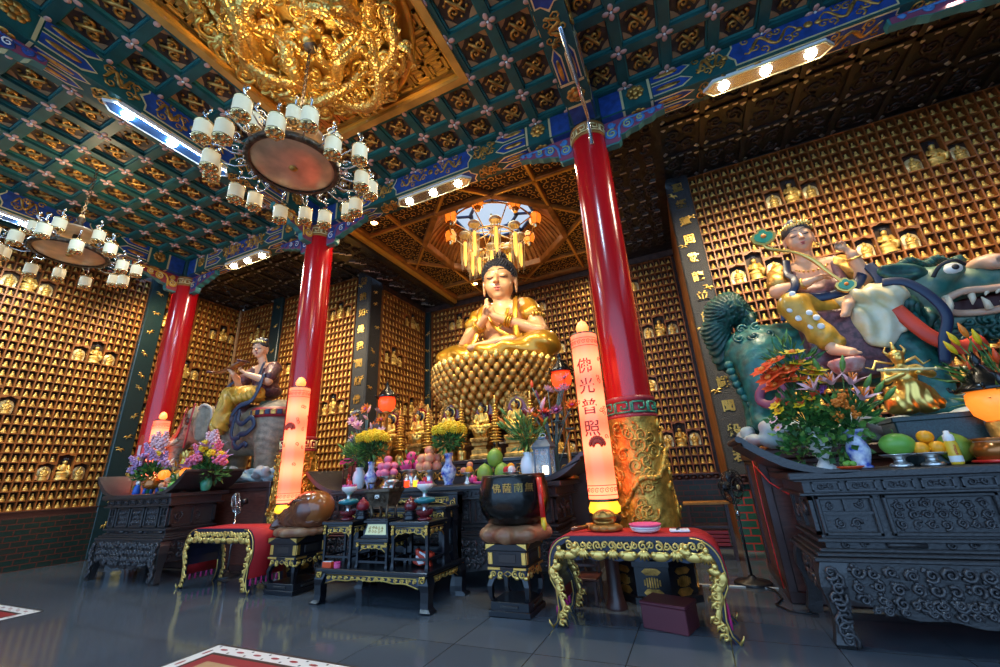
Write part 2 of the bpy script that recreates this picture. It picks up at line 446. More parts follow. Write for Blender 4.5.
# the candle pillars have a row of bulbs inside: brighter and dimmer bands along their height
nt = M['lamppink'].node_tree; b = nt.nodes['Principled BSDF']; tc = nt.nodes.new('ShaderNodeTexCoord'); sp = nt.nodes.new('ShaderNodeSeparateXYZ'); nt.links.new(tc.outputs['Object'], sp.inputs[0])
m1 = nt.nodes.new('ShaderNodeMath'); m1.operation = 'MULTIPLY'; m1.inputs[1].default_value = 11.5; nt.links.new(sp.outputs['Z'], m1.inputs[0]); m2 = nt.nodes.new('ShaderNodeMath'); m2.operation = 'SINE'; nt.links.new(m1.outputs[0], m2.inputs[0])
rp = nt.nodes.new('ShaderNodeMapRange'); rp.inputs[1].default_value = -1; rp.inputs[3].default_value = 1.9; rp.inputs[4].default_value = 4.6; nt.links.new(m2.outputs[0], rp.inputs[0]); nt.links.new(rp.outputs[0], b.inputs['Emission Strength'])
# ------------------------------------------------------------------ camera
YC = (23.55, 19.08, -3.15)
def camera():
    cd = bpy.data.cameras.new('camera'); co = bpy.data.objects.new('camera', cd); C.objects.link(co); bpy.context.scene.camera = co
    cd.sensor_width = 36; cd.lens = 407.5 * 36 / 1000; cd.clip_start = .05; cd.clip_end = 100
    y, p, r = [math.radians(a) for a in YC]; cy, sy, cp, sp, cr, sr = math.cos(y), math.sin(y), math.cos(p), math.sin(p), math.cos(r), math.sin(r)
    fw = Vector((-sy * cp, cy * cp, sp)); rt = Vector((cy, sy, 0)); up = rt.cross(fw)
    r2 = cr * rt + sr * up; u2 = -sr * rt + cr * up
    co.matrix_world = Matrix(((r2.x, u2.x, -fw.x, 0), (r2.y, u2.y, -fw.y, 0), (r2.z, u2.z, -fw.z, 1.5), (0, 0, 0, 1)))
camera()
XL, YB, YR, XRL, XRR, XR = -14.6, 9.1, 12.0, -8.2, .53, 8.6
# ------------------------------------------------------------------ floor with its inlaid panels
g = G(); g.box((-3, 2.5, -.05), (23.4, 19.4, .1)); struct('floor', g, M['floortile'])
def inlay(n, x0, x1, y0, y1):
    g = G()
    def ring(a, b, z, mt):
        for (xa, xb, ya, yb) in ((x0 + a, x1 - a, y1 - b, y1 - a), (x0 + a, x1 - a, y0 + a, y0 + b), (x0 + a, x0 + b, y0 + b, y1 - b), (x1 - b, x1 - a, y0 + b, y1 - b)):
            g.add([(xa, ya, z), (xb, ya, z), (xb, yb, z), (xa, yb, z)], [(0, 1, 2, 3)], mt, False)
    ring(0, .03, .003, 0); ring(.03, .17, .004, 1); ring(.17, .21, .004, 0); ring(.21, .33, .004, 2)
    a = .33; g.add([(x0 + a, y0 + a, .004), (x1 - a, y0 + a, .004), (x1 - a, y1 - a, .004), (x0 + a, y1 - a, .004)], [(0, 1, 2, 3)], 3, False)
    k = 0; x = x0 + .1
    while x < x1 - .05:
        for yy in (y1 - .1, y0 + .1):
            if k % 2: g.lathe([(.0, .0045), (.035, .0045)], 8, (x, yy, 0), 2, False, (1.5, .55), cap=False)
            else:
                for q in (-.045, .045): g.box((x, yy + q, .0042), (.022, .022, .001), 0)
        x += .12; k += 1
    y = y0 + .2
    while y < y1 - .15:
        for xx in (x0 + .1, x1 - .1): g.lathe([(.0, .0045), (.035, .0045)], 8, (xx, y, 0), 2, False, (.55, 1.5), cap=False)
        y += .24
    o = struct('trim_%d' % n, g, [M['ink'], M['white'], M['redtrim'], M['tan']])
inlay(1, -4.79, -1.4, .3, 3.33); inlay(2, -12.2, -8.82, .3, 3.44)
# ------------------------------------------------------------------ lattice walls of a thousand small niches
CW, CH, Z0 = .165, .218, 1.28
cells = []; niches = []
def lattice_wall(name, o, ud, nd, nu, nz, triads, skip=()):
    o = np.array(o, float); ud = np.array(ud, float); nd = np.array(nd, float); zd = np.array((0, 0, 1.0)); D = .12
    own = np.zeros((nu, nz), int); bid = 0
    for cu, rz in triads:
        for a, w, h in ((cu - 2, 2, 2), (cu, 2, 3), (cu + 2, 2, 2)):
            if a < 0 or a + w > nu or rz + h > nz: continue
            bid += 1; own[a:a + w, rz:rz + h] = bid
            niches.append((name, o + ud * (a + w / 2) * CW + zd * rz * CH, ud, nd, h == 3, w * CW, h * CH))
    g = G(); R = np.array([ud, nd, zd])
    def slab(u0, u1, z0, z1, d0, d1, mt):
        vs = [o + ud * u + zd * z + nd * d for u in (u0, u1) for d in (d0, d1) for z in (z0, z1)]
        g.add(vs, [(0, 1, 3, 2), (4, 6, 7, 5), (0, 4, 5, 1), (2, 3, 7, 6), (0, 2, 6, 4), (1, 5, 7, 3)], mt, False)
    bw = .013
    for i in range(nu + 1):
        j = 0
        while j < nz:
            j1 = j
            def bar(q): return i in (0, nu) or own[i - 1, q] != own[i, q] or own[i, q] == 0
            if not bar(j): j += 1; continue
            while j1 < nz and bar(j1): j1 += 1
            slab(i * CW - bw, i * CW + bw, j * CH, j1 * CH, -D, 0, 0); j = j1
    for j in range(nz + 1):
        i = 0
        while i < nu:
            i1 = i
            def bar(q): return j in (0, nz) or own[q, j - 1] != own[q, j] or own[q, j] == 0
            if not bar(i): i += 1; continue
            while i1 < nu and bar(i1): i1 += 1
            slab(i * CW, i1 * CW, j * CH - bw, j * CH + bw, -D, .006, 0); i = i1
    slab(0, nu * CW, 0, nz * CH, -D - .03, -D, 1)
    for i in range(nu):
        for j in range(nz):
            if own[i, j] == 0: cells.append((name, o + ud * (i + .5) * CW + zd * (j * CH + bw) - nd * .055, ud, nd))
    w = struct(name, g, [M['lattice'], M['nicheback']])
    # the carved arches over the larger niches
    g = G(); any_ = False
    for (nm, p, u, n, big, w_, h_) in niches:
        if nm != name: continue
        any_ = True
        for sgn in (-1, 1):
            pts = [(-w_ / 2 * sgn, h_), (-w_ / 2 * sgn, h_ - .08), (-w_ * .40 * sgn, h_ - .055), (-w_ * .25 * sgn, h_ - .05), (-w_ * .1 * sgn, h_ - .025), (0, h_ - .015), (0, h_)]
            vs = [p + u * a + zd * b + n * d for d in (.008, -.03) for a, b in pts]; k = len(pts)
            g.add(vs, [tuple(range(k)), tuple(range(2 * k - 1, k - 1, -1))] + [(q, k + q, k + (q + 1) % k, (q + 1) % k) for q in range(k)], 0, False)
    if any_: part('niche_arches', g, M['lattice'], w)
    return w
A, B2, C2, D2 = 24, 17, 10, 3
lattice_wall('wall_back_right', (1.04, YB, Z0), (1, 0, 0), (0, -1, 0), 45, 30, [(10, A), (24, A), (38, A), (4, B2), (17, B2), (31, B2), (10, C2), (24, C2), (38, C2), (4, D2), (17, D2), (31, D2)])
lattice_wall('wall_back_left', (-14.55, YB, Z0), (1, 0, 0), (0, -1, 0), 11, 30, [(5, A), (5, C2)])
lattice_wall('wall_back_middle', (-12.24, YB, Z0), (1, 0, 0), (0, -1, 0), 20, 30, [(4, B2), (15, A), (15, C2), (4, D2)])
lattice_wall('wall_far_left', (XRL, 9.55, Z0), (0, 1, 0), (1, 0, 0), 14, 28, [(9, A), (3, B2), (9, C2), (3, D2)])
lattice_wall('wall_far_back', (-7.98, YR, Z0), (1, 0, 0), (0, -1, 0), 51, 28, [(6, A), (23, A), (41, A), (14, B2), (26, B2), (46, B2), (6, C2), (23, C2), (41, C2), (14, D2), (26, D2), (46, D2)])
lattice_wall('wall_left', (XL, 6.15 - 42 * CW, Z0), (0, 1, 0), (1, 0, 0), 42, 30, [(26, A), (13, A), (36, B2), (18, B2), (7, B2), (26, C2), (13, C2), (36, D2), (18, D2)])
lattice_wall('wall_left_rear', (XL, 6.62, Z0), (0, 1, 0), (1, 0, 0), 15, 30, [(0, A), (11, A), (5, B2), (0, C2), (11, C2), (5, D2)])
g = G()   # the walls behind and round the lattices
g.box((XL - .3, 2.6, 4.1), (.28, 13.3, 8.2)); struct('wall_left_outer', g, M['panelbrown'])
g = G(); g.box((4.8, YB + .3, 4.1), (7.9, .28, 8.2)); g.box((-11.5, YB + .3, 4.1), (6.2, .28, 8.2)); struct('wall_back_outer', g, M['panelbrown'])
g = G(); g.box((-3.9, YR + .3, 4.1), (9, .28, 8.2)); struct('wall_far_back_outer', g, M['panelbrown'])
g = G(); g.box((XRL - .3, 10.8, 4.1), (.24, 3.2, 8.2)); g.box((XRL - .10, 10.8, 7.5), (.2, 2.6, .22)); g.box((-3.85, YR + .04, 7.5), (8.8, .2, .22)); struct('wall_far_left_outer', g, M['panelbrown'])
g = G(); g.box((XRR + .1, 10.7, 4.1), (.2, 2.8, 8.2)); struct('wall_far_right', g, M['lattice'])
g = G(); g.box((XR + .1, 2.5, 4.1), (.2, 13.4, 8.2)); struct('wall_right', g, M['mahogdk'])
# dados below the lattices, with a lotus moulding on top
def dado(n, o, ud, nd, L, m):
    o = np.array(o, float); ud = np.array(ud, float); nd = np.array(nd, float); ang = math.atan2(ud[1], ud[0])
    g = G(); g.at(o, (0, 0, ang))
    g.box((L / 2, .06, .56), (L, .14, 1.12), 0)
    g.box((L / 2, .02, 1.26), (L, .24, .03), 1); g.box((L / 2, .03, 1.12), (L, .2, .03), 1); g.box((L / 2, .05, 1.19), (L, .12, .13), 1)
    k = int(L / .17)
    for i in range(k):
        x = (i + .5) * L / k; g.ell((x, -.01, 1.185), (L / k * .5, .06, .062), 8, 6, 1)
    struct('baseboard_%s' % n, g, [m, M['molding']])
dado('right', (.5, YB, 0), (1, 0, 0), (0, -1, 0), 8, M['greenbrick'])
dado('rear', (-14.6, YB, 0), (1, 0, 0), (0, -1, 0), 6.3, M['darkbrick'])
dado('left', (XL, YB, 0), (0, -1, 0), (1, 0, 0), 13, M['darkbrickside'])
dado('far', (XRL, YR, 0), (1, 0, 0), (0, -1, 0), 8.7, M['darkbrick'])
# dark stone panels between the lattices, with raised gilt bats and characters
def bat(g, c, u, z, s, mt):
    c = np.array(c, float); u = np.array(u, float); z = np.array(z, float); n = np.cross(u, z)
    for sg in (-1, 1):
        g.tube([c, c + sg * u * s * .35 + z * s * .28, c + sg * u * s * .8 + z * s * .1], [s * .14, s * .16, s * .03], 6, mt, up=n, flat=.5)
        g.tube([c, c + sg * u * s * .3 - z * s * .12, c + sg * u * s * .5 - z * s * .3], [s * .12, s * .1, s * .02], 6, mt, up=n, flat=.5)
    g.ell(c, s * .15, 6, 5, mt)
def stone_panel(n, p0, ud, w, z0, z1, d, m, seed, batn=7, text=None, tsz=.3):
    # p0 front lower corner; extruded backwards along n = ud x z
    ud = np.array(ud, float); zd = np.array((0, 0, 1.0)); nd = np.cross(ud, zd); p0 = np.array(p0, float)
    g = G(); ang = math.atan2(ud[1], ud[0]); g.at(p0, (0, 0, ang)); g.box((w / 2, d / 2, (z0 + z1) / 2), (w, d, z1 - z0), 0, .02); g.rst()
    o = struct('trim_%d' % n, g, m); R = random.Random(seed); g = G()
    for i in range(batn):
        z = z0 + .5 + (z1 - z0 - .8) * (i + R.uniform(.2, .8)) / batn; u = w * (.22 if i % 2 else .78) if text else w * R.uniform(.3, .7)
        a = R.uniform(-.9, .9); c = p0 + ud * u + zd * z + nd * .012
        bat(g, c, ud * math.cos(a) + zd * math.sin(a), -ud * math.sin(a) + zd * math.cos(a), .15, 0)
    part('gilt_bats', g, M['gold'], o)
    if text:
        k = len(text)
        for i, ch in enumerate(text):
            z = z1 - .42 - i * (z1 - z0 - .75) / (k - 1); c = p0 + ud * w * .5 + zd * z + nd * .006
            txt(ch, tsz, M['gold'], o, c, (PI / 2, 0, ang), .012, 'gilt_character', wt=.006)
    return o
stone_panel(3, (.53, YB - .1, 0), (1, 0, 0), .50, 1.26, 8.0, .26, M['stone'], 3, 8, '聖經蓮回敬龍並誦今會識聞般若', .23)
stone_panel(4, (-8.80, YB - .1, 0), (1, 0, 0), .52, 1.26, 7.95, .26, M['stone'], 5, 6, '善哉如是我聞諸佛菩薩慈悲', .27)
stone_panel(5, (XRL - .05, YB - .09, 0), (0, 1, 0), .52, 1.26, 7.95, .3, M['stone'], 9, 9)
stone_panel(6, (XL + .14, 6.15, 0), (0, 1, 0), .47, 0, 8, .2, M['greenstone'], 11, 12)
stone_panel(7, (-12.73, YB - .1, 0), (1, 0, 0), .48, 1.26, 7.95, .2, M['greenstone'], 13, 9)
stone_panel(8, (XRL, YR - .1, 0), (1, 0, 0), .2, 1.26, 7.4, .2, M['greenstone'], 15, 6)
g = G(); g.box((XL + .05, YB - .05, 4.55), (.06, .06, 6.6)); struct('trim_9', g, M['tan'])
# ------------------------------------------------------------------ ceilings
ZC = 7.75
def coffers(name, xs, ys, hole=None, dim=False):
    F = G(); Rl = G(); B = G(); fw = .075
    x0, x1, y0, y1 = xs[0], xs[-1], ys[0], ys[-1]
    def solid(xa, xb, ya, yb): return hole and hole[0] - .01 <= xa and xb <= hole[1] + .01 and hole[2] - .01 <= ya and yb <= hole[3] + .01
    F.box(((x0 + x1) / 2, (y0 + y1) / 2, ZC + .30), (x1 - x0, y1 - y0, .06), 1)
    R = random.Random(len(xs) * 7 + len(ys))
    for i in range(len(xs) - 1):
        for j in range(len(ys) - 1):
            xa, xb, ya, yb = xs[i], xs[i + 1], ys[j], ys[j + 1]
            if solid(xa, xb, ya, yb): continue
            cx, cy = (xa + xb) / 2, (ya + yb) / 2; w, h = xb - xa, yb - ya
            # frame bars round the cell, stepped
            F.box((cx, ya + fw / 2, ZC + .07), (w, fw, .14), 0); F.box((cx, yb - fw / 2, ZC + .07), (w, fw, .14), 0)
            F.box((xa + fw / 2, cy, ZC + .07), (fw, h - 2 * fw, .14), 0); F.box((xb - fw / 2, cy, ZC + .07), (fw, h - 2 * fw, .14), 0)
            for q, m in ((fw + .012, 2),):
                for (bx, by, sx, sy) in ((cx, ya + q, w - 2 * fw, .02), (cx, yb - q, w - 2 * fw, .02), (xa + q, cy, .02, h - 2 * fw), (xb - q, cy, .02, h - 2 * fw)):
                    F.box((bx, by, ZC + .09), (sx, sy, .07), m)
            F.box((cx, cy, ZC + .115), (w - 2 * fw, h - 2 * fw, .03), 3)
            zz = ZC + .094; k = .5 * (w - 2 * fw) - .035; kh = .5 * (h - 2 * fw) - .035
            for sx in (-1, 1):
                for sy in (-1, 1):
                    p = [(cx + sx * k, cy + sy * kh), (cx + sx * (k - .13), cy + sy * kh), (cx + sx * (k - .10), cy + sy * (kh - .045)), (cx + sx * (k - .045), cy + sy * (kh - .10)), (cx + sx * k, cy + sy * (kh - .13))]
                    Rl.prism(p, .012, 1, 'xy', (0, 0, zz + .006))
            ax, ay = (1, 0, 0), (0, 1, 0); a = R.uniform(-.2, .2)
            r = .115
            Rl.curl((cx - .055, cy + .055, zz - .02), ax, ay, r * .75, .026, 1.25, 2.2 + a, 1, .03, 0, 10)
            Rl.curl((cx + .06, cy - .06, zz - .02), ax, ay, r * .75, .026, 1.25, 5.3 + a, 1, .03, 0, 10)
            Rl.tube([(cx - .15, cy - .06, zz), (cx - .08, cy - .13, zz - .02), (cx + .02, cy - .02, zz - .04), (cx + .09, cy + .11, zz - .02), (cx + .15, cy + .05, zz)], [.012, .026, .034, .026, .01], 6, 0)
            for q in range(6):
                b = q * 1.047 + .4; Rl.ell((cx + .165 * math.cos(b), cy + .165 * math.sin(b), zz - .004), (.028, .028, .016), 6, 4, 0)
    for x in xs:
        for y in ys:
            if hole and hole[0] + .1 < x < hole[1] - .1 and hole[2] + .1 < y < hole[3] - .1: continue
            for q in range(4):
                b = q * PI / 2 + PI / 4
                b = q * PI / 2
                B.ell((x + .075 * math.cos(b), y + .075 * math.sin(b), ZC - .004), (.058 if q % 2 == 0 else .042, .042 if q % 2 == 0 else .058, .014), 8, 4, 0)
            B.ell((x, y, ZC - .012), (.022, .022, .018), 8, 4, 1)
    o = struct(name, F, [M['teal'], M['tealdark'], M['tealline'], M['panelbrown']])
    part('coffer_reliefs', Rl, [M['goldold'], M['tan']], o); part('flower_bosses', B, [M['rose'], M['white']], o)
    return o
ys = [5.87 - .685 * k for k in range(9)][::-1]
xm = [-.9 - .686 * k for k in range(10)][::-1]; xl = [-7.4 - .7 * k for k in range(8)][::-1]
HX0, HX1, HY0, HY1 = xm[2], xm[7], ys[1], ys[6]
coffers('ceiling', xm, ys, (HX0, HX1, HY0, HY1))
coffers('ceiling_left', xl, ys)
coffers('ceiling_right', [-.62 + .69 * k for k in range(11)], ys)
coffers('ceiling_far_left', [-14.6, -13.95, -13.3, -12.65], ys)
g = G(); g.box((-3, -2.2, ZC + .3), (23.4, 4.9, .1)); struct('ceiling_front', g, M['tealdark'])
# dark carved ceilings over the aisles behind the columns
def dark_ceiling(name, x0, x1, y0, y1, z):
    g = G(); g.box(((x0 + x1) / 2, (y0 + y1) / 2, z + .1), (x1 - x0, y1 - y0, .2), 0)
    nx = int((x1 - x0) / .75); ny = max(1, int((y1 - y0) / .75)); px, py = (x1 - x0) / nx, (y1 - y0) / ny
    R = random.Random(int(x0 * 10))
    for i in range(nx + 1): g.box((x0 + i * px, (y0 + y1) / 2, z - .02), (.09, y1 - y0, .06), 1)
    for j in range(ny + 1): g.box(((x0 + x1) / 2, y0 + j * py, z - .02), (x1 - x0, .09, .06), 1)
    for i in range(nx):
        for j in range(ny):
            cx, cy = x0 + (i + .5) * px, y0 + (j + .5) * py
            g.scrolls((cx - px * .36, cy - py * .36, z - .01), (1, 0, 0), (0, 1, 0), px * .72, py * .72, .3, .03, R.randint(0, 9999), .9, 1)
            for sx in (-1, 1):
                for sy in (-1, 1): g.box((cx + sx * px * .39, cy + sy * py * .39, z - .01), (.10, .07, .025), 2, .008, (0, 0, sx * sy * .8))  # silver plates stand in for glints on the glossy ceiling
    for i in range(nx):
        for j in range(ny + 1):
            for q in (-.2, 0, .2): g.box((x0 + (i + .5) * px + q * px, y0 + j * py, z - .055), (.09, .03, .012), 2)  # more glints of the ceiling, shaped as thin silver bars
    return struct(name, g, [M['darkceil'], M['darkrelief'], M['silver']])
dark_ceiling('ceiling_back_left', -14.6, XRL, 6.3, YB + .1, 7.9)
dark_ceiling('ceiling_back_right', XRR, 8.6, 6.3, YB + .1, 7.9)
# ------------------------------------------------------------------ painted beams
def plate(g, pts, M4, d, mt):
    # flat painted field: outline pts in beam face coordinates (u along, v up)
    g.M = M4; g.prism(pts, d, mt, 'xz', (0, -d, 0)); g.rst()
def beam_face(g, gd, M4, L, H, seed):
    # M4 maps (u, -depth, v) to the world; pattern mirrored about the middle
    R = random.Random(seed)
    def gl(fn): gd.M = M4; fn(); gd.rst()
    def strip(u0, u1, mt, d=.006): plate(g, [(u0, .02), (u1, .02), (u1, H - .02), (u0, H - .02)], M4, d, mt)
    for sgn in (1, -1):
        f = (lambda u: u) if sgn == 1 else (lambda u: L - u)
        strip(f(0), f(.36), 2); strip(f(.36), f(.40), 3, .010)
        strip(f(.42), f(.80), 1)
        def ros():
            c = (f(.61), -.012, H * .5)
            for q in range(8): gd.ell((c[0] + .10 * math.cos(q * .785), -.012, c[2] + .10 * math.sin(q * .785)), (.055, .02, .055), 6, 4, 0)
            gd.ell(c, (.06, .03, .06), 8, 5, 0)
        gl(ros); strip(f(.82), f(.86), 3, .010)
        for q in (0, 1):
            v0, v1 = (.04 + q * H * .48, H * .46 + q * H * .48)
            P = lambda a: [(f(.88), v0 + a), (f(1.34 - a), v0 + a), (f(1.50 - 1.6 * a), (v0 + v1) / 2), (f(1.34 - a), v1 - a), (f(.88), v1 - a)]
            plate(g, P(0), M4, .007, 3); plate(g, P(.02), M4, .010, 2)
            gl(lambda: gd.ell((f(1.12), -.012, (v0 + v1) / 2), (.2, .012, (v1 - v0) * .22), 8, 5, 0))
        # teal field with a little dragon
        u0, u1 = f(1.50), f(2.02)
        def drag(ua, ub, mt):
            n = 14; s = 1 if ub > ua else -1
            pts = [(ua + (ub - ua) * i / n, -.014, H * (.5 + .20 * math.sin(i * .85 + seed))) for i in range(n + 1)]
            gd.tube(pts, [.012 + .018 * math.sin(PI * min(1, i / n + .08)) for i in range(n + 1)], 6, mt, up=(0, -1, 0), flat=.6)
            for i in (1, 3, 5, 7, 9, 11, 13):
                p = pts[i]; gd.curl((p[0], -.012, H * (.5 - .26 * math.sin(i * .85 + seed))), (1, 0, 0), (0, 0, 1), .075, .016, 1.2, i, 1 if i % 2 else -1, .012, mt, 8)
            gd.ell((pts[-1][0], -.018, pts[-1][2]), (.05, .02, .04), 8, 5, mt)
        gl(lambda: drag(min(u0, u1) + .06, max(u0, u1) - .04, 0))
    a = 2.0 if L > 5 else 1.62
    P = lambda q: [(a + q * 2, H * .5), (a + .10 + q, H * .72), (a + .10 + q, H - .03 - q), (L - a - .10 - q, H - .03 - q), (L - a - .10 - q, H * .72), (L - a - q * 2, H * .5), (L - a - .10 - q, H * .28), (L - a - .10 - q, .03 + q), (a + .10 + q, .03 + q), (a + .10 + q, H * .28)]
    if L > 2 * a + .6:
        plate(g, P(0), M4, .008, 3); plate(g, P(.022), M4, .011, 2)
        m = L / 2
        gl(lambda: drag(a + .25, m - .12, 0)); gl(lambda: drag(L - a - .25, m + .12, 0))
        gl(lambda: gd.ell((m, -.016, H * .5), (.06, .02, .06), 8, 6, 0))
def beam(n, p0, ud, L, W, z0, H, faces=('l', 'r', 'b'), seed=1):
    ud = np.array(ud, float); zd = np.array((0, 0, 1.)); sd = np.cross(zd, ud); p0 = np.array(p0, float)
    g = G(); gd = G(); ang = math.atan2(ud[1], ud[0]); g.at((p0[0], p0[1], z0), (0, 0, ang)); g.box((L / 2, 0, H / 2), (L, W, H), 0); g.rst()
    def mat4(o, u, out, v):
        A_ = np.eye(4); A_[:3, 0] = u; A_[:3, 1] = -out; A_[:3, 2] = v; A_[:3, 3] = o; return A_
    base = np.array((p0[0], p0[1], z0))
    if 'r' in faces: beam_face(g, gd, mat4(base - sd * W / 2, ud, -sd, zd), L, H, seed)
    if 'l' in faces: beam_face(g, gd, mat4(base + sd * W / 2, ud, sd, zd), L, H, seed)
    if 'b' in faces: beam_face(g, gd, mat4(base - sd * W / 2, ud, -zd, sd), L, W, seed + 1)
    o = struct('trim_%d' % n, g, [M['teal'], M['teal'], M['blue'], M['goldpale']]); part('gilt_dragons', gd, M['goldold'], o)
ZB, HB = 7.3, .55
beam(20, (-6.95, 6.1, 0), (1, 0, 0), 6.0, .42, ZB, HB, seed=2)
beam(21, (-12.2, 6.1, 0), (1, 0, 0), 4.7, .42, ZB, HB, seed=3)
beam(22, (-.4, 6.1, 0), (1, 0, 0), 6.2, .42, ZB, HB, seed=4)
beam(23, (-7.25, .2, 0), (0, 1, 0), 5.6, .42, ZB, HB, seed=5)
beam(24, (-12.45, .2, 0), (0, 1, 0), 5.6, .42, ZB, HB, seed=6)
beam(25, (-.68, .2, 0), (0, 1, 0), 5.6, .42, ZB, HB, seed=7)
g = G()
for x in (-7.25, -12.45, -.68, 6.05):
    for y in (6.1, 0.0): g.box((x, y, ZB + HB / 2 + .02), (.56, .56, HB + .04), 0, .02)
struct('trim_26', g, M['tealdark'])
# ------------------------------------------------------------------ columns
def fret_band(g, r, z0, z1, n, mt, w=.014):
    # square meander wrapped round a column
    h = z1 - z0
    for i in range(n):
        a0 = 2 * PI * i / n; da = 2 * PI / n
        P = [(0.05, 0), (.05, .95), (.75, .95), (.75, .35), (.40, .35), (.40, .62)]
        Q = [(.05, .05), (.95, .05), (.95, .95)]
        for path in (P, Q):
            pts = []
            for (u, v), (u2, v2) in zip(path[:-1], path[1:]):
                for t in (0, .5, 1): a = a0 + da * (u + (u2 - u) * t); pts.append((r * math.cos(a), r * math.sin(a), z0 + h * (v + (v2 - v) * t)))
            g.tube(pts, w, 4, mt)
def column(x, y, label, fretmat):
    t = thing('temple_column', label, 'column', (x, y, 0), 0, 'red columns of the hall')
    g = G(); g.lathe([(.31, 2.1), (.315, 3), (.312, 5), (.30, 7.0), (.30, 7.3)], 48); part('shaft', g, M['red'], t)
    g = G(); g.lathe([(.305, 7.02), (.322, 7.03), (.322, 7.05), (.314, 7.055), (.314, 7.24), (.322, 7.245), (.322, 7.28), (.305, 7.3)], 48); part('capital_band', g, M['goldwood'], t)
    g = G(); fret_band(g, .318, 7.08, 7.22, 9, 0, .012); part('capital_fret', g, M['goldpale'], t)
    g = G(); g.lathe([(.315, 2.13), (.345, 2.14), (.345, 2.17), (.33, 2.18), (.33, 2.36), (.345, 2.37), (.345, 2.41), (.315, 2.43)], 48, mat=0); part('lower_band', g, M['redtrim'], t)
    g = G(); fret_band(g, .334, 2.2, 2.35, 9, 0, .014); part('key_fret', g, fretmat, t)
    g = G(); R = random.Random(5)
    g.lathe([(.38, .62), (.39, .8), (.385, 1.1), (.365, 1.6), (.335, 2.08), (.345, 2.14)], 48)
    for i in range(120):   # coiling dragon and clouds in low relief
        a = R.uniform(0, 6.28); z = R.uniform(.85, 2.05); rr = .392 - max(0, z - 1.0) * .048
        ax = np.array((-math.sin(a), math.cos(a), 0)); c = np.array((rr * math.cos(a), rr * math.sin(a), z))
        g.curl(c, ax, (0, 0, 1), R.uniform(.06, .11), .020, R.uniform(1, 1.7), R.uniform(0, 6), R.choice((-1, 1)), .022, n=14)
    for ph in (0, PI):
        pts = []; rad = []
        for i in range(41):
            q = i / 40; a = ph + q * 4.6; z = .85 + 1.2 * q + .07 * math.sin(q * 22); r_ = .398 - max(0, z - 1.0) * .046; pts.append((r_ * math.cos(a), r_ * math.sin(a), z)); rad.append(.032 * math.sin(PI * min(1, q * .9 + .12)) + .008)
        g.tube(pts, rad, 8)
        for i in range(2, 40, 2): p = np.array(pts[i]); g.ell(p * np.array((1.09, 1.09, 1)), (.02, .02, .035), 6, 4)
    part('gilt_dragon_wrap', g, M['goldwrap'], t)
    g = G()   # octagonal pedestal with lotus petals
    g.lathe([(.55, 0), (.55, .07), (.50, .08), (.50, .38), (.54, .39), (.54, .45), (.44, .47)], 8, ph=PI / 8, smooth=False, mat=0)
    for i in range(8):
        a = i * PI / 4 + PI / 8; g.ell((.46 * math.cos(a), .46 * math.sin(a), .53), (.15, .15, .10), 10, 6, 0)
        a = i * PI / 4; g.ell((.43 * math.cos(a), .43 * math.sin(a), .56), (.13, .13, .08), 10, 6, 0)
    g.lathe([(.36, .5), (.40, .62), (.37, .66)], 32)
    for i in range(8):
        a = i * PI / 4; ax = (-math.sin(a), math.cos(a), 0); o = np.array((.47 * math.cos(a), .47 * math.sin(a), 0))
        g.at((o[0], o[1], 0), (0, 0, a + PI / 2))
        for z, w_, h_ in ((.335, .22, .035), (.12, .22, .04)): g.prism([(-w_ / 2, z), (-w_ * .3, z + h_), (w_ * .3, z + h_), (w_ / 2, z), (w_ * .3, z - h_), (-w_ * .3, z - h_)], .012, 1, 'xz', (0, -.006, 0))
        for k in range(7): u = (k - 3) * .028; hh = .055 * math.sqrt(max(.05, 1 - (u / .1) ** 2)); g.box((u, -.006, .225), (.016, .012, hh * 2), 1)
        g.box((0, 0, .045), (.43, .03, .03), 1); g.rst()
    part('lotus_pedestal', g, [M['blackpaint'], M['goldold']], t)
    return t
column(-.70, 6.1, 'red lacquered column behind the red-topped incense table, its base wrapped in gilt dragons', M['jade'])
column(-7.25, 6.1, 'red lacquered column between the elephant statue and the middle altar', M['goldpale'])
column(-12.45, 6.1, 'red lacquered column beside the elephant\'s head at the dark green wall panel', M['goldpale'])
column(6.05, 6.1, 'red lacquered column at the end of the beam over the lion', M['jade'])
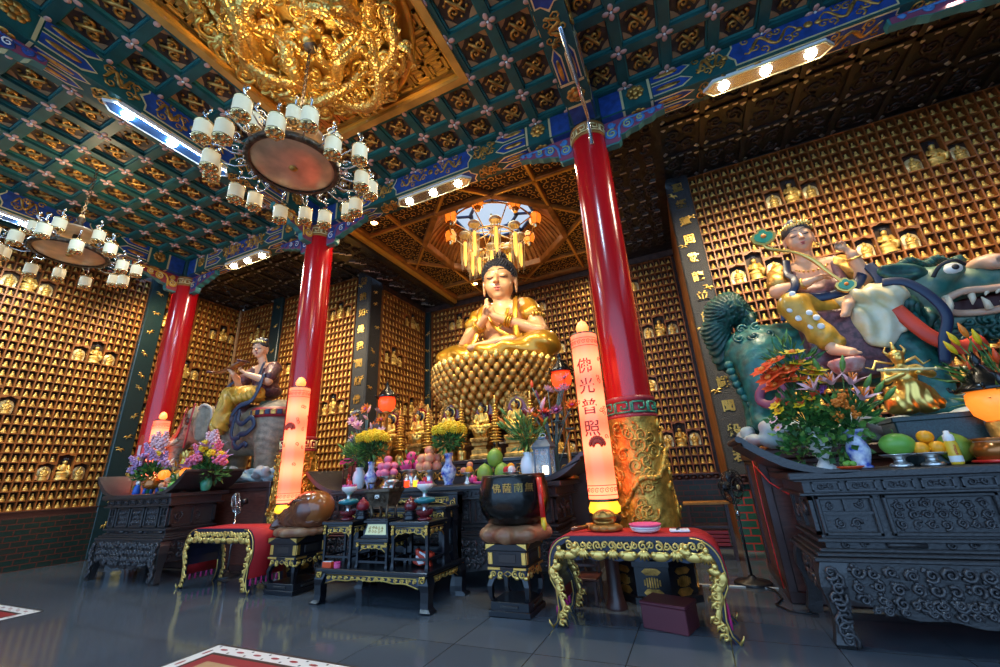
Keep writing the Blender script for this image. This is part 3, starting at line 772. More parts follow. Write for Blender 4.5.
# carved brackets under the beams
def queti(x, y, ang, L, label, fill, line, scroll):
    t = thing('beam_bracket', label, 'bracket', (x, y, 7.3), ang, 'carved brackets at the column heads')
    P = [(0, 0), (L, 0), (L, -.13), (L * .86, -.15), (L * .80, -.20), (L * .66, -.215), (L * .58, -.27), (L * .44, -.29), (L * .36, -.34), (.30, -.35), (.29, -.46), (.25, -.50), (0, -.50)]
    g = G(); g.prism(P, .13, 0, 'xz', (0, -.065, 0)); g.prism([(a * .985, b * .93 - .004) for a, b in P], .145, 1, 'xz', (0.004, -.0725, 0)); part('board', g, [M['tealline'], fill], t)
    g = G()
    for s in (-1, 1):
        yy = s * .078
        for (cx, cz, r, hd, a0) in ((.15, -.27, .105, 1, 2.5), (.42, -.17, .095, -1, 1), (.62, -.13, .075, 1, 3.6), (.80, -.085, .05, -1, 1), (.16, -.09, .06, -1, 0), (.93, -.07, .03, 1, 0)):
            g.curl((cx * L / 1.0, yy, cz), (1, 0, 0), (0, 0, 1), r, .030, 1.5, a0, hd, .012, 0, 16)
        g.tube([(.27, yy, -.40), (.29, yy, -.18), (.36, yy, -.08), (.5, yy, -.06), (.7 * L, yy, -.06), (.9 * L, yy, -.045)], [.02, .028, .028, .026, .022, .014], 6, 0, up=(0, 1, 0), flat=.6)
    part('scrollwork', g, scroll, t)
    g = G()
    for s in (-1, 1):
        for cx, cz, r in ((.15, -.27, .07), (.42, -.17, .06), (.62, -.13, .045)): g.curl((cx * L, s * .090, cz), (1, 0, 0), (0, 0, 1), r * 1.35, .012, 1.3, 1, 1, .008, 0, 12)
    part('scroll_outlines', g, line, t)  # thin outline colour laid over the scrolls
    return t
cR, cM, cL = (-.70, 6.1), (-7.25, 6.1), (-12.45, 6.1)
q = [M['plum'], M['limegreen'], M['bluelt']]
queti(cR[0] + .26, cR[1], 0, 1.05, 'blue and plum scroll bracket on the jade-banded red column, towards the lion wall', *q)
queti(cR[0] - .26, cR[1], PI, 1.05, 'blue and plum scroll bracket on the jade-banded red column, towards the golden coffer', *q)
queti(cM[0] + .26, cM[1], 0, 1.15, 'blue scroll bracket reaching from the middle column to the golden coffer', M['plum'], M['white'], M['blue'])
queti(cM[0] - .26, cM[1], PI, 1.05, 'pale scroll bracket on the middle column towards the elephant statue', M['plum'], M['white'], M['blue'])
queti(cM[0], cM[1] - .26, -PI / 2, 1.05, 'ochre scroll bracket hanging in front of the middle column under the long beam', M['plum'], M['goldpale'], M['ochre'])
queti(cL[0] + .26, cL[1], 0, 1.05, 'blue scroll bracket on the farthest column beside the small beam light', M['plum'], M['goldpale'], M['blue'])
queti(cL[0], cL[1] - .26, -PI / 2, 1.15, 'red and ochre scroll bracket in front of the farthest column', M['redtrim'], M['goldpale'], M['ochre'])
queti(5.79, 6.1, PI, 2.2, 'long blue scroll bracket at the end of the beam over the lion', *q)
queti(-7.25, .26, PI / 2, 1.0, 'plum scroll bracket at the near end of the beam with the cold lamps', M['plum'], M['white'], M['blue'])
# ------------------------------------------------------------------ lamp strips under the beams
def strip(x, y, rz, L, label, cool=False):
    t = thing('beam_lamp_strip', label, 'light', (x, y, 7.3), rz, 'lamp strips under the beams'); h = .15
    P = lambda a: [(-L / 2 + a * 1.6, 0), (-L / 2 + .14 + a, h - a), (L / 2 - .14 - a, h - a), (L / 2 - a * 1.6, 0), (L / 2 - .14 - a, -h + a), (-L / 2 + .14 + a, -h + a)]
    g = G(); g.prism(P(0), .05, 0, 'xy', (0, 0, .0)); part('housing', g, M['housing'], t)
    g = G(); g.prism(P(.03), .012, 0, 'xy', (0, 0, -.047)); part('reflector', g, M['bluelt' if cool else 'steel'], t)  # cold strips: mirrored bluish tone put into the reflector colour
    g = G()
    pts = [(a, b, -.06) for a, b in P(.012)]; g.tube(pts, .012, 6, closed=True, up=(0, 0, 1)); part('rim', g, M['goldpale'] if not cool else M['white'], t)
    for k in (-1, 0, 1):
        g = G(); g.lathe([(0, -.105), (.05, -.10), (.075, -.08), (.08, -.06)], 16, (k * L * .33, 0, 0), cap=False); part('bulb', g, M['bulbcool' if cool else 'bulb'], t)
    if cool:
        g = G(); g.tube([(-L * .44, -.13, -.07), (L * .44, -.13, -.07)], .009, 8); part('tube_lamp', g, M['bulbcool'], t)
    return t
strip(2.11, 6.1, 0, 1.78, 'white lamp strip of three bulbs under the beam in front of the lion wall')
strip(-4.03, 6.1, 0, 1.85, 'lamp strip of three bulbs in front of the golden coffer')
strip(-9.9, 6.1, 0, 1.7, 'lamp strip of three bulbs under the beam over the elephant statue')
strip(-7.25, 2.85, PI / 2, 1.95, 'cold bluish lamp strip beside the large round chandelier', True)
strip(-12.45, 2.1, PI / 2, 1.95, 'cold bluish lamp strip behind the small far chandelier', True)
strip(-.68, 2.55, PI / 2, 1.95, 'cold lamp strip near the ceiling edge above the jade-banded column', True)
g = G(); g.tube([(-.60, 4.0, 7.24), (-.60, 5.7, 7.24), (-.62, 5.78, 7.2), (-.62, 5.79, 6.75)], .035, 8); tag(part('cable_conduit', g, M['chrome']), 'shiny metal conduit running under the beam to the head of the jade-banded column', 'conduit')
# ------------------------------------------------------------------ gilded dragon ceiling
t = thing('dragon_ceiling_relief', 'large gilded relief of coiling dragons set in the ceiling above the round chandelier', 'relief', ((HX0 + HX1) / 2, (HY0 + HY1) / 2, ZC + .1))
hw = (HX1 - HX0) / 2; g = G()
for a in range(4):
    g.at((0, 0, 0), (0, 0, a * PI / 2))
    g.prism([(-hw, -hw), (hw, -hw), (hw - .12, -hw + .12), (-hw + .12, -hw + .12)], .16, 0, 'xy', (0, 0, .02)); g.prism([(-hw + .12, -hw + .12), (hw - .12, -hw + .12), (hw - .17, -hw + .17), (-hw + .17, -hw + .17)], .06, 1, 'xy', (0, 0, 0))
g.rst(); g.box((0, 0, .05), (2 * hw, 2 * hw, .04), 0); part('frame', g, [M['goldframe'], M['gold']], t)
g = G()   # key-fret carving between frame and roundel
def fret(o, ux, uy, s, w, d):
    for (a, b, c_, e) in ((0, 0, 1, 0), (1, 0, 1, .8), (1, .8, .3, .8), (.3, .8, .3, .35), (.3, .35, .7, .35), (0, 0, 0, 1), (0, 1, 1.25, 1), (1.25, 1, 1.25, 0)):
        p = np.array(o) + np.array(ux) * s * (a + c_) / 2 + np.array(uy) * s * (b + e) / 2; L = s * max(abs(a - c_), abs(b - e)) + w
        q = np.array(ux) if abs(a - c_) > abs(b - e) else np.array(uy)
        sz = np.abs(q) * L + (1 - np.abs(q)) * w; sz[2] = d; g.box(p, sz)
for sx in (-1, 1):
    for sy in (-1, 1):
        for (i, j) in ((0, 0), (1, 0), (0, 1), (2, 0), (0, 2), (1, 1)):
            s = .26; fret((sx * (hw - .24 - i * .36), sy * (hw - .24 - j * .36), .018), (-sx, 0, 0), (0, -sy, 0), s, .045, .035)
part('key_fret_carving', g, M['gold'], t)
g = G(); g.lathe([(1.50, .03), (1.52, -.03), (1.46, -.06), (1.42, -.02), (1.0, -.04), (0, -.08)], 64, cap=False); part('roundel', g, [M['goldcarve']], t)
def sky_dragon(seed, a0, hand, r0):
    R = random.Random(seed); g = G(); N = 90; P = []; rr = []
    for i in range(N + 1):
        q = i / N; a = a0 + hand * q * 4.9; r = r0 + .25 * math.sin(q * 15 + seed) * (1 - .3 * q); z = -.16 - .10 * math.sin(q * 19 + seed * 2)
        P.append((r * math.cos(a), r * math.sin(a), z)); rr.append(.022 + .085 * math.sin(PI * min(1, .08 + q * .80)) ** .8)
    g.tube(P, rr, 12)
    for i in range(2, N, 2):
        p = np.array(P[i]); d = np.array(P[i + 1]) - np.array(P[i - 1]); d /= np.linalg.norm(d); n = np.cross(d, (0, 0, 1)); f = rr[i]
        b = p + n * f * .75 + np.array((0, 0, -f * .65))
        g.loft([[b + d * f * .5, b - d * f * .5, b - d * f * .5 + (0, 0, .03), b + d * f * .5 + (0, 0, .03)], [b + n * f * .8 - d * f * .5 + (0, 0, -.02)] * 4], smooth=False)
    for i in (22, 40, 58, 74):   # legs with claws
        p = np.array(P[i]); d = np.array(P[i + 1]) - np.array(P[i - 1]); d /= np.linalg.norm(d); n = np.cross(d, (0, 0, 1)) * R.choice((-1, 1))
        k = p + n * .2 + d * .07 + (0, 0, -.05); f = k + n * .08 + d * .16
        g.tube([p, k, f], [.07, .05, .035], 8)
        for c in (-1, 0, 1): e = f + d * .10 + n * c * .06 + np.array((0, 0, .02)); g.tube([f, (f + e) / 2 + (0, 0, -.03), e], [.022, .018, .004], 6)
        for c in range(3): g.curl(k - d * .08 - n * .02 * c, d, n, .06, .014, 1.2, c, 1, .014)
    h = np.array(P[-1]); d = h - np.array(P[-4]); d /= np.linalg.norm(d); n = np.cross(d, (0, 0, 1))
    g.ell(h + d * .05 + (0, 0, -.05), (.13, .13, .12), 12, 8)
    g.tube([h, h + d * .16 + (0, 0, -.07), h + d * .30 + (0, 0, -.06)], [.11, .085, .06], 10); g.tube([h, h + d * .14 + (0, 0, .03), h + d * .25 + (0, 0, .04)], [.09, .05, .03], 8)
    for s in (-1, 1):
        g.ell(h + d * .10 + n * .075 * s + (0, 0, -.13), .034, 8, 6); g.ell(h + d * .29 + n * .035 * s + (0, 0, -.09), .026, 8, 6)
        g.tube([h + n * .06 * s + (0, 0, -.10), h - d * .14 + n * .12 * s + (0, 0, -.17), h - d * .27 + n * .15 * s + (0, 0, -.14)], [.03, .024, .006], 6)
        g.tube([h + d * .27 + n * .05 * s + (0, 0, -.06), h + d * .34 + n * .16 * s + (0, 0, -.10), h + d * .22 + n * .26 * s + (0, 0, -.12), h + d * .12 + n * .22 * s + (0, 0, -.12)], [.014, .012, .010, .004], 5)
        for c in range(6):
            b = h - d * (.02 + .03 * c) + n * s * (.10 + .012 * c); g.tube([b, b - d * .12 + n * s * .07 + (0, 0, -.03), b - d * .2 + n * s * .03 + (0, 0, -.05)], [.026, .02, .004], 5)
    return part('dragon', g, M['goldscale'], t)
sky_dragon(1, .6, 1, 1.10); sky_dragon(2, 2.75, 1, 1.05); sky_dragon(5, 4.9, 1, 1.08); sky_dragon(3, 1.6, -1, .62); sky_dragon(7, 4.6, -1, .66)
g = G(); R = random.Random(3)
for i in range(170):
    a = R.uniform(0, 6.28); r = 1.42 * math.sqrt(R.uniform(.02, 1)); c = (r * math.cos(a), r * math.sin(a), -.10 - R.uniform(0, .10)); g.curl(c, (1, 0, 0), (0, 1, 0), R.uniform(.08, .17), .034, 1.5, R.uniform(0, 6), R.choice((-1, 1)), .045, n=12); g.ell(c, (.05, .05, .04), 8, 5)
part('cloud_scrolls', g, M['goldcarve'], t)
g = G(); g.lathe([(0, -.36), (.06, -.34), (.11, -.27), (.07, -.22), (.16, -.18), (.20, -.12), (.14, -.06)], 20)
for i in range(8): a = i * PI / 4; g.ell((.2 * math.cos(a), .2 * math.sin(a), -.15), (.075, .075, .06), 8, 6)
part('pendant_boss', g, M['gold'], t)
# ------------------------------------------------------------------ octagonal golden coffer over the great buddha
CX, CY, AP = -3.9, 8.95, 1.8
x0, x1, y0, y1, zc = -6.75, -1.05, 6.35, 11.75, 7.6
t = thing('octagonal_coffer', 'golden carved ceiling coffer with star ribs and an octagonal well of sky panes', 'coffer', (CX, CY, zc))
g = G()
def L2(x, y, z=0): return (x - CX, y - CY, z)
oc = [(AP / math.cos(PI / 8) * math.cos(PI / 8 + i * PI / 4), AP / math.cos(PI / 8) * math.sin(PI / 8 + i * PI / 4)) for i in range(8)]
rect = [(x1 - CX, y1 - CY), (x0 - CX, y1 - CY), (x0 - CX, y0 - CY), (x1 - CX, y0 - CY)]
bx = (x0 - CX, x1 - CX); by = (y0 - CY, y1 - CY)
ok = lambda x, y: bx[0] - .01 <= x <= bx[1] + .01 and by[0] - .01 <= y <= by[1] + .01
# board with an octagonal hole, in eight quads out to the rectangle
out = [(bx[1], AP * .41), (AP * .41, by[1]), (-AP * .41, by[1]), (bx[0], AP * .41), (bx[0], -AP * .41), (-AP * .41, by[0]), (AP * .41, by[0]), (bx[1], -AP * .41)]
for i in range(8):
    j = (i + 1) % 8; q = [oc[i], oc[j]]
    if i in (0, 2, 4, 6): c = rect[i // 2]; poly = [oc[i], out[i], c, out[j], oc[j]]
    else: poly = [oc[i], out[i], out[j], oc[j]]
    g.prism(poly, .06, 0, 'xy', (0, 0, .10))
part('board', g, M['nicheback'], t)
g = G()
def rib(a, b, w=.11, h=.14):
    a = np.array(a); b = np.array(b); d = b - a; L = np.linalg.norm(d); c = (a + b) / 2; an = math.atan2(d[1], d[0])
    g.box((c[0], c[1], .03), (L, w, h), 0, .02, (0, 0, an)); g.box((c[0], c[1], -.045), (L, w * .45, .03), 1, 0, (0, 0, an))
for s in (-1, 1):
    rib((s * AP, by[0]), (s * AP, by[1])); rib((bx[0], s * AP), (bx[1], s * AP))
for i in (0, 2, 4, 6):
    a = np.array(oc[i]); b = np.array(oc[(i + 1) % 8]); d = (b - a) / np.linalg.norm(b - a)
    def reach(p, d):
        k = 0
        while ok(*(p + d * (k + .05))): k += .05
        return p + d * k
    rib(reach(a, -d), reach(b, d))
for i in range(8): rib(oc[i], oc[(i + 1) % 8], .16, .2)
for (a, b) in ((rect[0], rect[1]), (rect[1], rect[2]), (rect[2], rect[3]), (rect[3], rect[0])): rib(a, b, .2, .2)
part('ribs', g, [M['goldwood'], M['gold']], t)
g = G(); R = random.Random(4)
xx = bx[0] + .2
while xx < bx[1] - .1:
    yy = by[0] + .2
    while yy < by[1] - .1:
        if max(abs(xx), abs(yy), (abs(xx) + abs(yy)) / 1.414) > AP + .14:
            g.curl((xx, yy, .06), (1, 0, 0), (0, 1, 0), R.uniform(.07, .1), .022, 1.4, R.uniform(0, 6), R.choice((-1, 1)), .03, 0, 10); g.ell((xx + .09, yy + .07, .06), (.035, .03, .03), 6, 4, 0)
        yy += .2
    xx += .2
part('carved_panels', g, M['goldcarve'], t)
g = G(); R2 = 1.06; oc2 = [(R2 / math.cos(PI / 8) * math.cos(PI / 8 + i * PI / 4), R2 / math.cos(PI / 8) * math.sin(PI / 8 + i * PI / 4)) for i in range(8)]
def well(i, u, v):   # curved well wall
    a = np.array(oc[i]) * (1 - u) + np.array(oc[(i + 1) % 8]) * u; b = np.array(oc2[i]) * (1 - u) + np.array(oc2[(i + 1) % 8]) * u
    p = a * (1 - v) + b * v; return (p[0], p[1], .1 + .72 * math.sin(v * PI / 2))
for i in range(8):
    g.grid(lambda u, v: well(i, u, v), 4, 6, 0, False)
    for k in range(9):
        u = (k + .5) / 9; g.tube([np.array(well(i, u, v)) * (.985, .985, 1) for v in (0, .2, .4, .6, .8, 1)], .028, 5, 1)
part('well', g, [M['goldwood'], M['goldwood']], t)
g = G()
g.prism(oc2, .03, 0, 'xy', (0, 0, .86)); part('sky_panes', g, M['sky'], t)
g = G()
for r in (1.06, .62):
    for i in range(8):
        a = np.array(oc2[i]) * r / R2; b = np.array(oc2[(i + 1) % 8]) * r / R2; d = b - a; c = (a + b) / 2
        g.box((c[0], c[1], .815), (np.linalg.norm(d), .08, .06), 0, 0, (0, 0, math.atan2(d[1], d[0])))
for i in range(8):
    a = np.array(oc2[i]); g.box((a[0] * .75, a[1] * .75, .815), (np.linalg.norm(a) * .5, .07, .06), 0, 0, (0, 0, math.atan2(a[1], a[0])))
part('pane_bars', g, M['blue'], t)
g = G()   # dark soffit round the coffer
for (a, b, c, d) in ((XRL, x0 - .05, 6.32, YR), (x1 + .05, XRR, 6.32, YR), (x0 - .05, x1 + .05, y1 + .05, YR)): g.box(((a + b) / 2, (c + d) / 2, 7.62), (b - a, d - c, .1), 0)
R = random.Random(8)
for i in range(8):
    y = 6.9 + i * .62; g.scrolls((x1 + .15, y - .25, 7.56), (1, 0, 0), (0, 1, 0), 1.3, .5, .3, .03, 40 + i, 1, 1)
    for q in range(5): g.box((x1 + .2 + q * .28, y - .3, 7.55), (.14, .03, .02), 2)  # silver bars shaped as glints on the dark soffit
for i in range(9):
    y = 6.7 + i * .6; g.scrolls((XRL + .25, y - .25, 7.56), (1, 0, 0), (0, 1, 0), .9, .5, .28, .03, i, 1, 1)
    for q in range(3): g.box((XRL + .2 + q * .1, y + q * .12, 7.55), (.18, .05, .03), 2, .008, (0, 0, .5))  # slanted silver bars stand in for white glints here too
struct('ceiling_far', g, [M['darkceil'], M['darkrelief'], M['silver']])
g = G()
for k, (dx, z, w, h, mt) in enumerate(((0, 7.50, .10, .14, 1), (-.12, 7.44, .14, .2, 0), (-.26, 7.50, .14, .1, 0))): g.box((x0 - .07 + dx, 9.05, z), (w, 5.5, h), mt)
struct('trim_27', g, [M['blackpaint'], M['ochre']])
for i, (x, y, lb) in enumerate(((-5.62, 11.05, 'glowing downlight in the far corner of the golden coffer'), (-6.2, 6.75, 'glowing downlight at the near corner of the golden coffer beside the middle column'))):
    tt = thing('ceiling_downlight', lb, 'light', (x, y, 7.62)); g = G(); g.lathe([(.11, .04), (.11, -.03), (.09, -.04), (.075, 0)], 20, cap=False); part('ring', g, M['brass'], tt)
    g = G(); g.ell((0, 0, -.01), (.075, .075, .04), 14, 8); part('bulb', g, M['bulbwarm'], tt)
# ------------------------------------------------------------------ chandeliers
def lamp_geo():
    a = G(); a.lathe([(.085, 0), (.092, .02), (.092, .19), (.085, .21)], 16)
    b = G(); b.lathe([(.0, -.035), (.035, -.03), (.05, -.012), (.095, -.005), (.10, .012), (.09, .02)], 16); c = G(); c.lathe([(.09, .2), (.10, .212), (.06, .235), (.03, .25), (.022, .29), (0, .30)], 16)
    for i in range(6): an = i * PI / 3; b.ell((.07 * math.cos(an), .07 * math.sin(an), -.012), (.03, .03, .018), 6, 4)
    return a, b, c
la, lb_, lc_ = lamp_geo(); ME_SH = la.mesh('lamp_shade'); ME_FT = lb_.mesh('lamp_base'); ME_CP = lc_.mesh('lamp_cap'); fixn(ME_SH); fixn(ME_FT); fixn(ME_CP)
def chandelier(x, y, z, ztop, label, nl=16):
    t = thing('chandelier', label, 'chandelier', (x, y, z))
    g = G(); g.lathe([(0, -.02), (.1, -.022), (.3, -.015), (.46, .0), (.50, .015)], 48, cap=False); g.lathe([(.50, .016), (.3, .05), (0, .06)], 48, cap=False); part('pan', g, M['copperpan'], t)
    g = G(); g.lathe([(.49, -.01), (.53, -.02), (.56, .01), (.55, .06), (.50, .05), (.49, .0)], 48, cap=False)
    for i in range(40): a = i * 2 * PI / 40; g.ell((.545 * math.cos(a), .545 * math.sin(a), .0), (.02, .02, .025), 6, 4)
    part('pan_rim', g, M['bronze'], t)
    g = G(); g.lathe([(0, -.06), (.03, -.055), (.055, -.03), (.05, -.018)], 12); part('centre_rosette', g, M['goldold'], t)
    g = G(); g.lathe([(0, .40), (.2, .405), (.34, .43), (.36, .46), (.2, .50), (0, .52)], 40, cap=False); part('upper_pan', g, M['copperpan'], t)
    g = G(); g.tube([(0, 0, .05), (0, 0, .42)], .04, 10); g.lathe([(0, .5), (.05, .52), (.08, .6), (.04, .68), (.07, .75), (.03, .85), (0, .86)], 16); part('stem', g, M['bronze'], t)
    g = G(); zz = .86; k = 0
    while zz + z < ztop - .1:
        ax = (1, 0, 0) if k % 2 else (0, 1, 0)
        g.tube([(np.array(ax) * .022 * math.cos(q) + np.array((0, 0, zz + .035 + .04 * math.sin(q)))) for q in np.arange(8) * PI / 4], .008, 5, closed=True); zz += .062; k += 1
    g.lathe([(.10, ztop - z), (.09, ztop - z - .05), (.03, ztop - z - .08)], 16); part('chain', g, M['bronze'], t)
    ga = G()
    def arm(a, r0, r1, z0, zh):
        ca, sa = math.cos(a), math.sin(a); pts = [(r0, z0), (r0 + (r1 - r0) * .45, z0 - .03), (r1 * .93, z0 + .03), (r1 * 1.03, zh + .05), (r1 * 1.02, zh + .10), (r1 * .99, zh + .085), (r1, zh + .03)]
        ga.tube([(r * ca, r * sa, q) for r, q in pts], .011, 6, 0)
        ga.curl((ca * (r0 + .15), sa * (r0 + .15), z0 + .05), (ca, sa, 0), (0, 0, 1), .055, .009, 1.2, 0, 1, n=10); ga.ell((ca * r1 * .97, sa * r1 * .97, zh + .13), (.018, .018, .03), 6, 5)
    def lampat(a, r, zt):
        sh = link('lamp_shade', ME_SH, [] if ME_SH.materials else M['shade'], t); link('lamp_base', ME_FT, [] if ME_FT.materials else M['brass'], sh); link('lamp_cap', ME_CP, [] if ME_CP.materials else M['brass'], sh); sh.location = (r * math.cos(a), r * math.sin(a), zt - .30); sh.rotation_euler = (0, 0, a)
    for i in range(nl):
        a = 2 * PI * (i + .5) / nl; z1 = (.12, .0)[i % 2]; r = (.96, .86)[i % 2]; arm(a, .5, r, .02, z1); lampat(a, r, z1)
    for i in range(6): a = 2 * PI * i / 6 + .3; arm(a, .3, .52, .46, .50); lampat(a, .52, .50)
    part('arms', ga, M['steel'], t); return t
chandelier(-4.0, 2.84, 5.37, 7.55, 'round copper chandelier with cream lamp shades hanging under the dragon relief', 18)
chandelier(-9.93, 2.85, 5.82, 8.0, 'smaller looking chandelier with two copper pans in the far bay by the lattice wall', 14)
t = thing('lantern_chandelier', 'crystal chandelier of amber lanterns and tassels over the great buddha', 'chandelier', (-3.95, 8.9, 7.52)); t.scale = (1.14,) * 3
g = G(); g.tube([(0, 0, .25), (0, 0, .80)], .03, 8)
for r, z in ((.55, .1), (1.02, .38), (.34, -.35)): g.tube([(r * math.cos(a), r * math.sin(a), z) for a in np.arange(32) * PI / 16], .022, 6, closed=True)
for i in range(8):
    a = i * PI / 4; g.tube([(0, 0, .3), (.5 * math.cos(a), .5 * math.sin(a), .16), (1.0 * math.cos(a), 1.0 * math.sin(a), .38)], .016, 6); g.tube([(.55 * math.cos(a), .55 * math.sin(a), .1), (.34 * math.cos(a), .34 * math.sin(a), -.35)], .012, 6)
part('frame', g, M['brass'], t)
gl = G(); gl.lathe([(.07, -.16), (.125, -.11), (.15, 0), (.125, .11), (.07, .16)], 6, smooth=False); mel = gl.mesh('lantern'); fixn(mel); mel.materials.append(M['lampamber'])
gf = G(); gf.lathe([(.05, -.24), (.085, -.17), (.09, -.15), (.03, -.15)], 12); gf.lathe([(.09, .15), (.10, .17), (.06, .2), (.03, .26), (0, .28)], 12)
for i in range(6): a = i * PI / 3; gf.tube([(r * math.cos(a), r * math.sin(a), z) for r, z in ((.075, -.16), (.13, -.11), (.155, 0), (.13, .11), (.075, .16))], .008, 4)
mef = gf.mesh('lantern_frame'); fixn(mef); mef.materials.append(M['brass'])
gt = G(); R = random.Random(2)
for i in range(9):
    a = i * PI / 4.5; r = .11
    gt.tube([(r * math.cos(a), r * math.sin(a), .06), (r * math.cos(a), r * math.sin(a), -.28), (r * .7 * math.cos(a), r * .7 * math.sin(a), -.62 - .05 * (i % 3))], .006, 4)
gt.lathe([(.12, .05), (.15, .08), (.13, .12), (.05, .14)], 12); met = gt.mesh('crystal_strands'); fixn(met); met.materials.append(M['goldpale'])
gc = G(); gc.lathe([(0, -.62), (.03, -.58), (.05, -.45), (.045, -.2), (.05, -.1), (0, -.05)], 10); mec = gc.mesh('glowing_core'); fixn(mec); mec.materials.append(M['crystallit'])
for i in range(8):
    a = i * PI / 4 + .15; o = link('lantern', mel, [], t); o.location = (1.08 * math.cos(a), 1.08 * math.sin(a), .40); f = link('lantern_frame', mef, [], o)
    a += PI / 8; o = link('crystal_tassel', met, [], t); o.location = (.66 * math.cos(a), .66 * math.sin(a), .08); o.scale = (1, 1, 1.2); f = link('glowing_core', mec, [], o)
for i in range(5):
    a = i * 2 * PI / 5; o = link('crystal_tassel', met, [], t); o.location = (.34 * math.cos(a), .34 * math.sin(a), -.38); o.scale = (.9, .9, .8); f = link('glowing_core', mec, [], o)
# ------------------------------------------------------------------ carved altar tables
def altar(label, xc, y0, Wd, D, ztop, wing, mt, seed, npan=4, legs=True):
    t = thing('altar_table', label, 'altar', (xc, y0, 0)); h = Wd / 2; k = ztop / 1.38; R = random.Random(seed); ms = [mt, M['carvedlt']]
    def Zf(z): return z * k
    # legs: cabriole, splayed outward, one mesh each
    for sx in (-1, 1):
        for yy, sy in ((.02, -1), (D - .14, 1)):
            g = G(); rings = []
            for z, ox, w in ((0, .06, .10), (.03, .075, .13), (.10, .06, .12), (.2, .04, .12), (.32, .035, .15), (.45, .045, .19), (.56, .03, .2), (.64, 0, .2)):
                cx = sx * (h - .12 + ox); cy = yy + .06 + sy * ox * .6; w2 = w / 2
                rings.append([(cx - w2, cy - w2 * .8, Zf(z)), (cx + w2, cy - w2 * .8, Zf(z)), (cx + w2, cy + w2 * .8, Zf(z)), (cx - w2, cy + w2 * .8, Zf(z))])
            g.loft(rings, 0, False)
            if sy < 0:
                for i in range(9): z = .07 + i * .062; g.curl((sx * (h - .08 + R.uniform(-.03, .03)), yy - .045 - .02 * (z > .3), Zf(z)), (1, 0, 0), (0, 0, 1), R.uniform(.045, .075), .016, 1.4, R.uniform(0, 6), R.choice((-1, 1)), .022, 1, 12)
            part('leg', g, ms, t)
    # apron with scalloped lower edge and deep carving, front and both ends
    n = 40; P = [(-h + .12, Zf(.64)), (h - .12, Zf(.64))]
    for i in range(n + 1):
        u = i / n; e = abs(2 * u - 1); z = .235 + .14 * e ** 4 - .03 * (1 + math.cos(u * 6 * PI * 2)) * (1 - e ** 3) * .6; P.append((h - .14 - u * (2 * h - .28), Zf(z)))
    g = G(); g.prism(P, .09, 0, 'xz', (0, .0, 0)); g.scrolls((-h + .2, -.012, Zf(.30)), (1, 0, 0), (0, 0, 1), 2 * h - .4, Zf(.32), .118, .017, seed, 1, 1, .03); g.scrolls((-h + .28, -.02, Zf(.26)), (1, 0, 0), (0, 0, 1), 2 * h - .56, Zf(.13), .085, .014, seed + 1, .8, 1, .03)
    part('apron', g, ms, t)
    for sx in (-1, 1):
        g = G(); g.box((sx * (h - .10), D / 2, Zf(.47)), (.07, D - .2, Zf(.34)), 0); g.scrolls((sx * (h - .055), .12, Zf(.32)), (0, sx, 0) if sx > 0 else (0, 1, 0), (0, 0, 1), D - .24, Zf(.3), .15, .02, seed + 4, 1, 1, .03); part('end_apron', g, ms, t)
    g = G()
    for z, o, hh in ((.655, .015, .035), (.69, -.02, .03), (.72, -.06, .03)): g.box((0, D / 2, Zf(z)), (2 * h + 2 * o, D + 2 * o, Zf(hh)), 0, .008)
    g.box((0, D / 2, Zf(.765)), (2 * h - .24, D - .2, Zf(.07)), 0); g.box((0, D / 2, Zf(.80)), (2 * h - .12, D - .1, Zf(.03)), 0, .006); part('waist_mouldings', g, ms, t)
    g = G(); m = int((2 * h - .3) / .32)
    for i in range(m):
        x = -h + .15 + (i + .5) * (2 * h - .3) / m
        if i % 2: g.tube([(x - .13, .085, Zf(.765)), (x + .13, .085, Zf(.765))], Zf(.024), 8, 0)
        else:
            for q in (-1, 1): g.curl((x + q * .07, .09, Zf(.765)), (1, 0, 0), (0, 0, 1), Zf(.03), .010, 1.2, 0, q, n=10)
    part('waist_carving', g, ms, t)
    bi = .10; g = G(); g.box((0, D / 2, Zf(1.0)), (2 * h - 2 * bi - .02, D - 2 * bi, Zf(.40)), 0); part('body', g, ms, t)
    # framed front panels
    L = 2 * h - 2 * bi; ws = [.6] + [1.0] * (npan - 2) + [.6]; tot = sum(ws); x = -L / 2
    for i, w in enumerate(ws):
        pw = L * w / tot; g = G(); xa, xb = x + .03, x + pw - .03; za, zb = Zf(.835), Zf(1.165); y = bi - .012
        for (a, b, c, d) in ((xa, xb, za, za + .03), (xa, xb, zb - .03, zb), (xa, xa + .03, za, zb), (xb - .03, xb, za, zb)): g.box(((a + b) / 2, y, (c + d) / 2), (b - a, .05, d - c), 0, .006)
        if w < 1:
            zm = (za + zb) / 2 + .02; g.box(((xa + xb) / 2, y, zm), (xb - xa - .06, .04, .025), 0); xm_ = (xa + xb) / 2; g.box((xm_, y, (zm + zb) / 2), (.025, .04, zb - zm - .03), 0)
            for (a, b, c, d) in ((xa + .05, xm_ - .03, zm + .03, zb - .05), (xm_ + .03, xb - .05, zm + .03, zb - .05), (xa + .09, xb - .09, za + .06, zm - .04)): g.scrolls((a, y + .01, c), (1, 0, 0), (0, 0, 1), b - a, d - c, .1, .012, R.randint(0, 999), 1, 1, .02)
        else: g.scrolls((xa + .05, y + .01, za + .05), (1, 0, 0), (0, 0, 1), xb - xa - .1, zb - za - .1, .09, .012, R.randint(0, 999), 1, 1, .025)
        part('front_panel', g, ms, t); x += pw
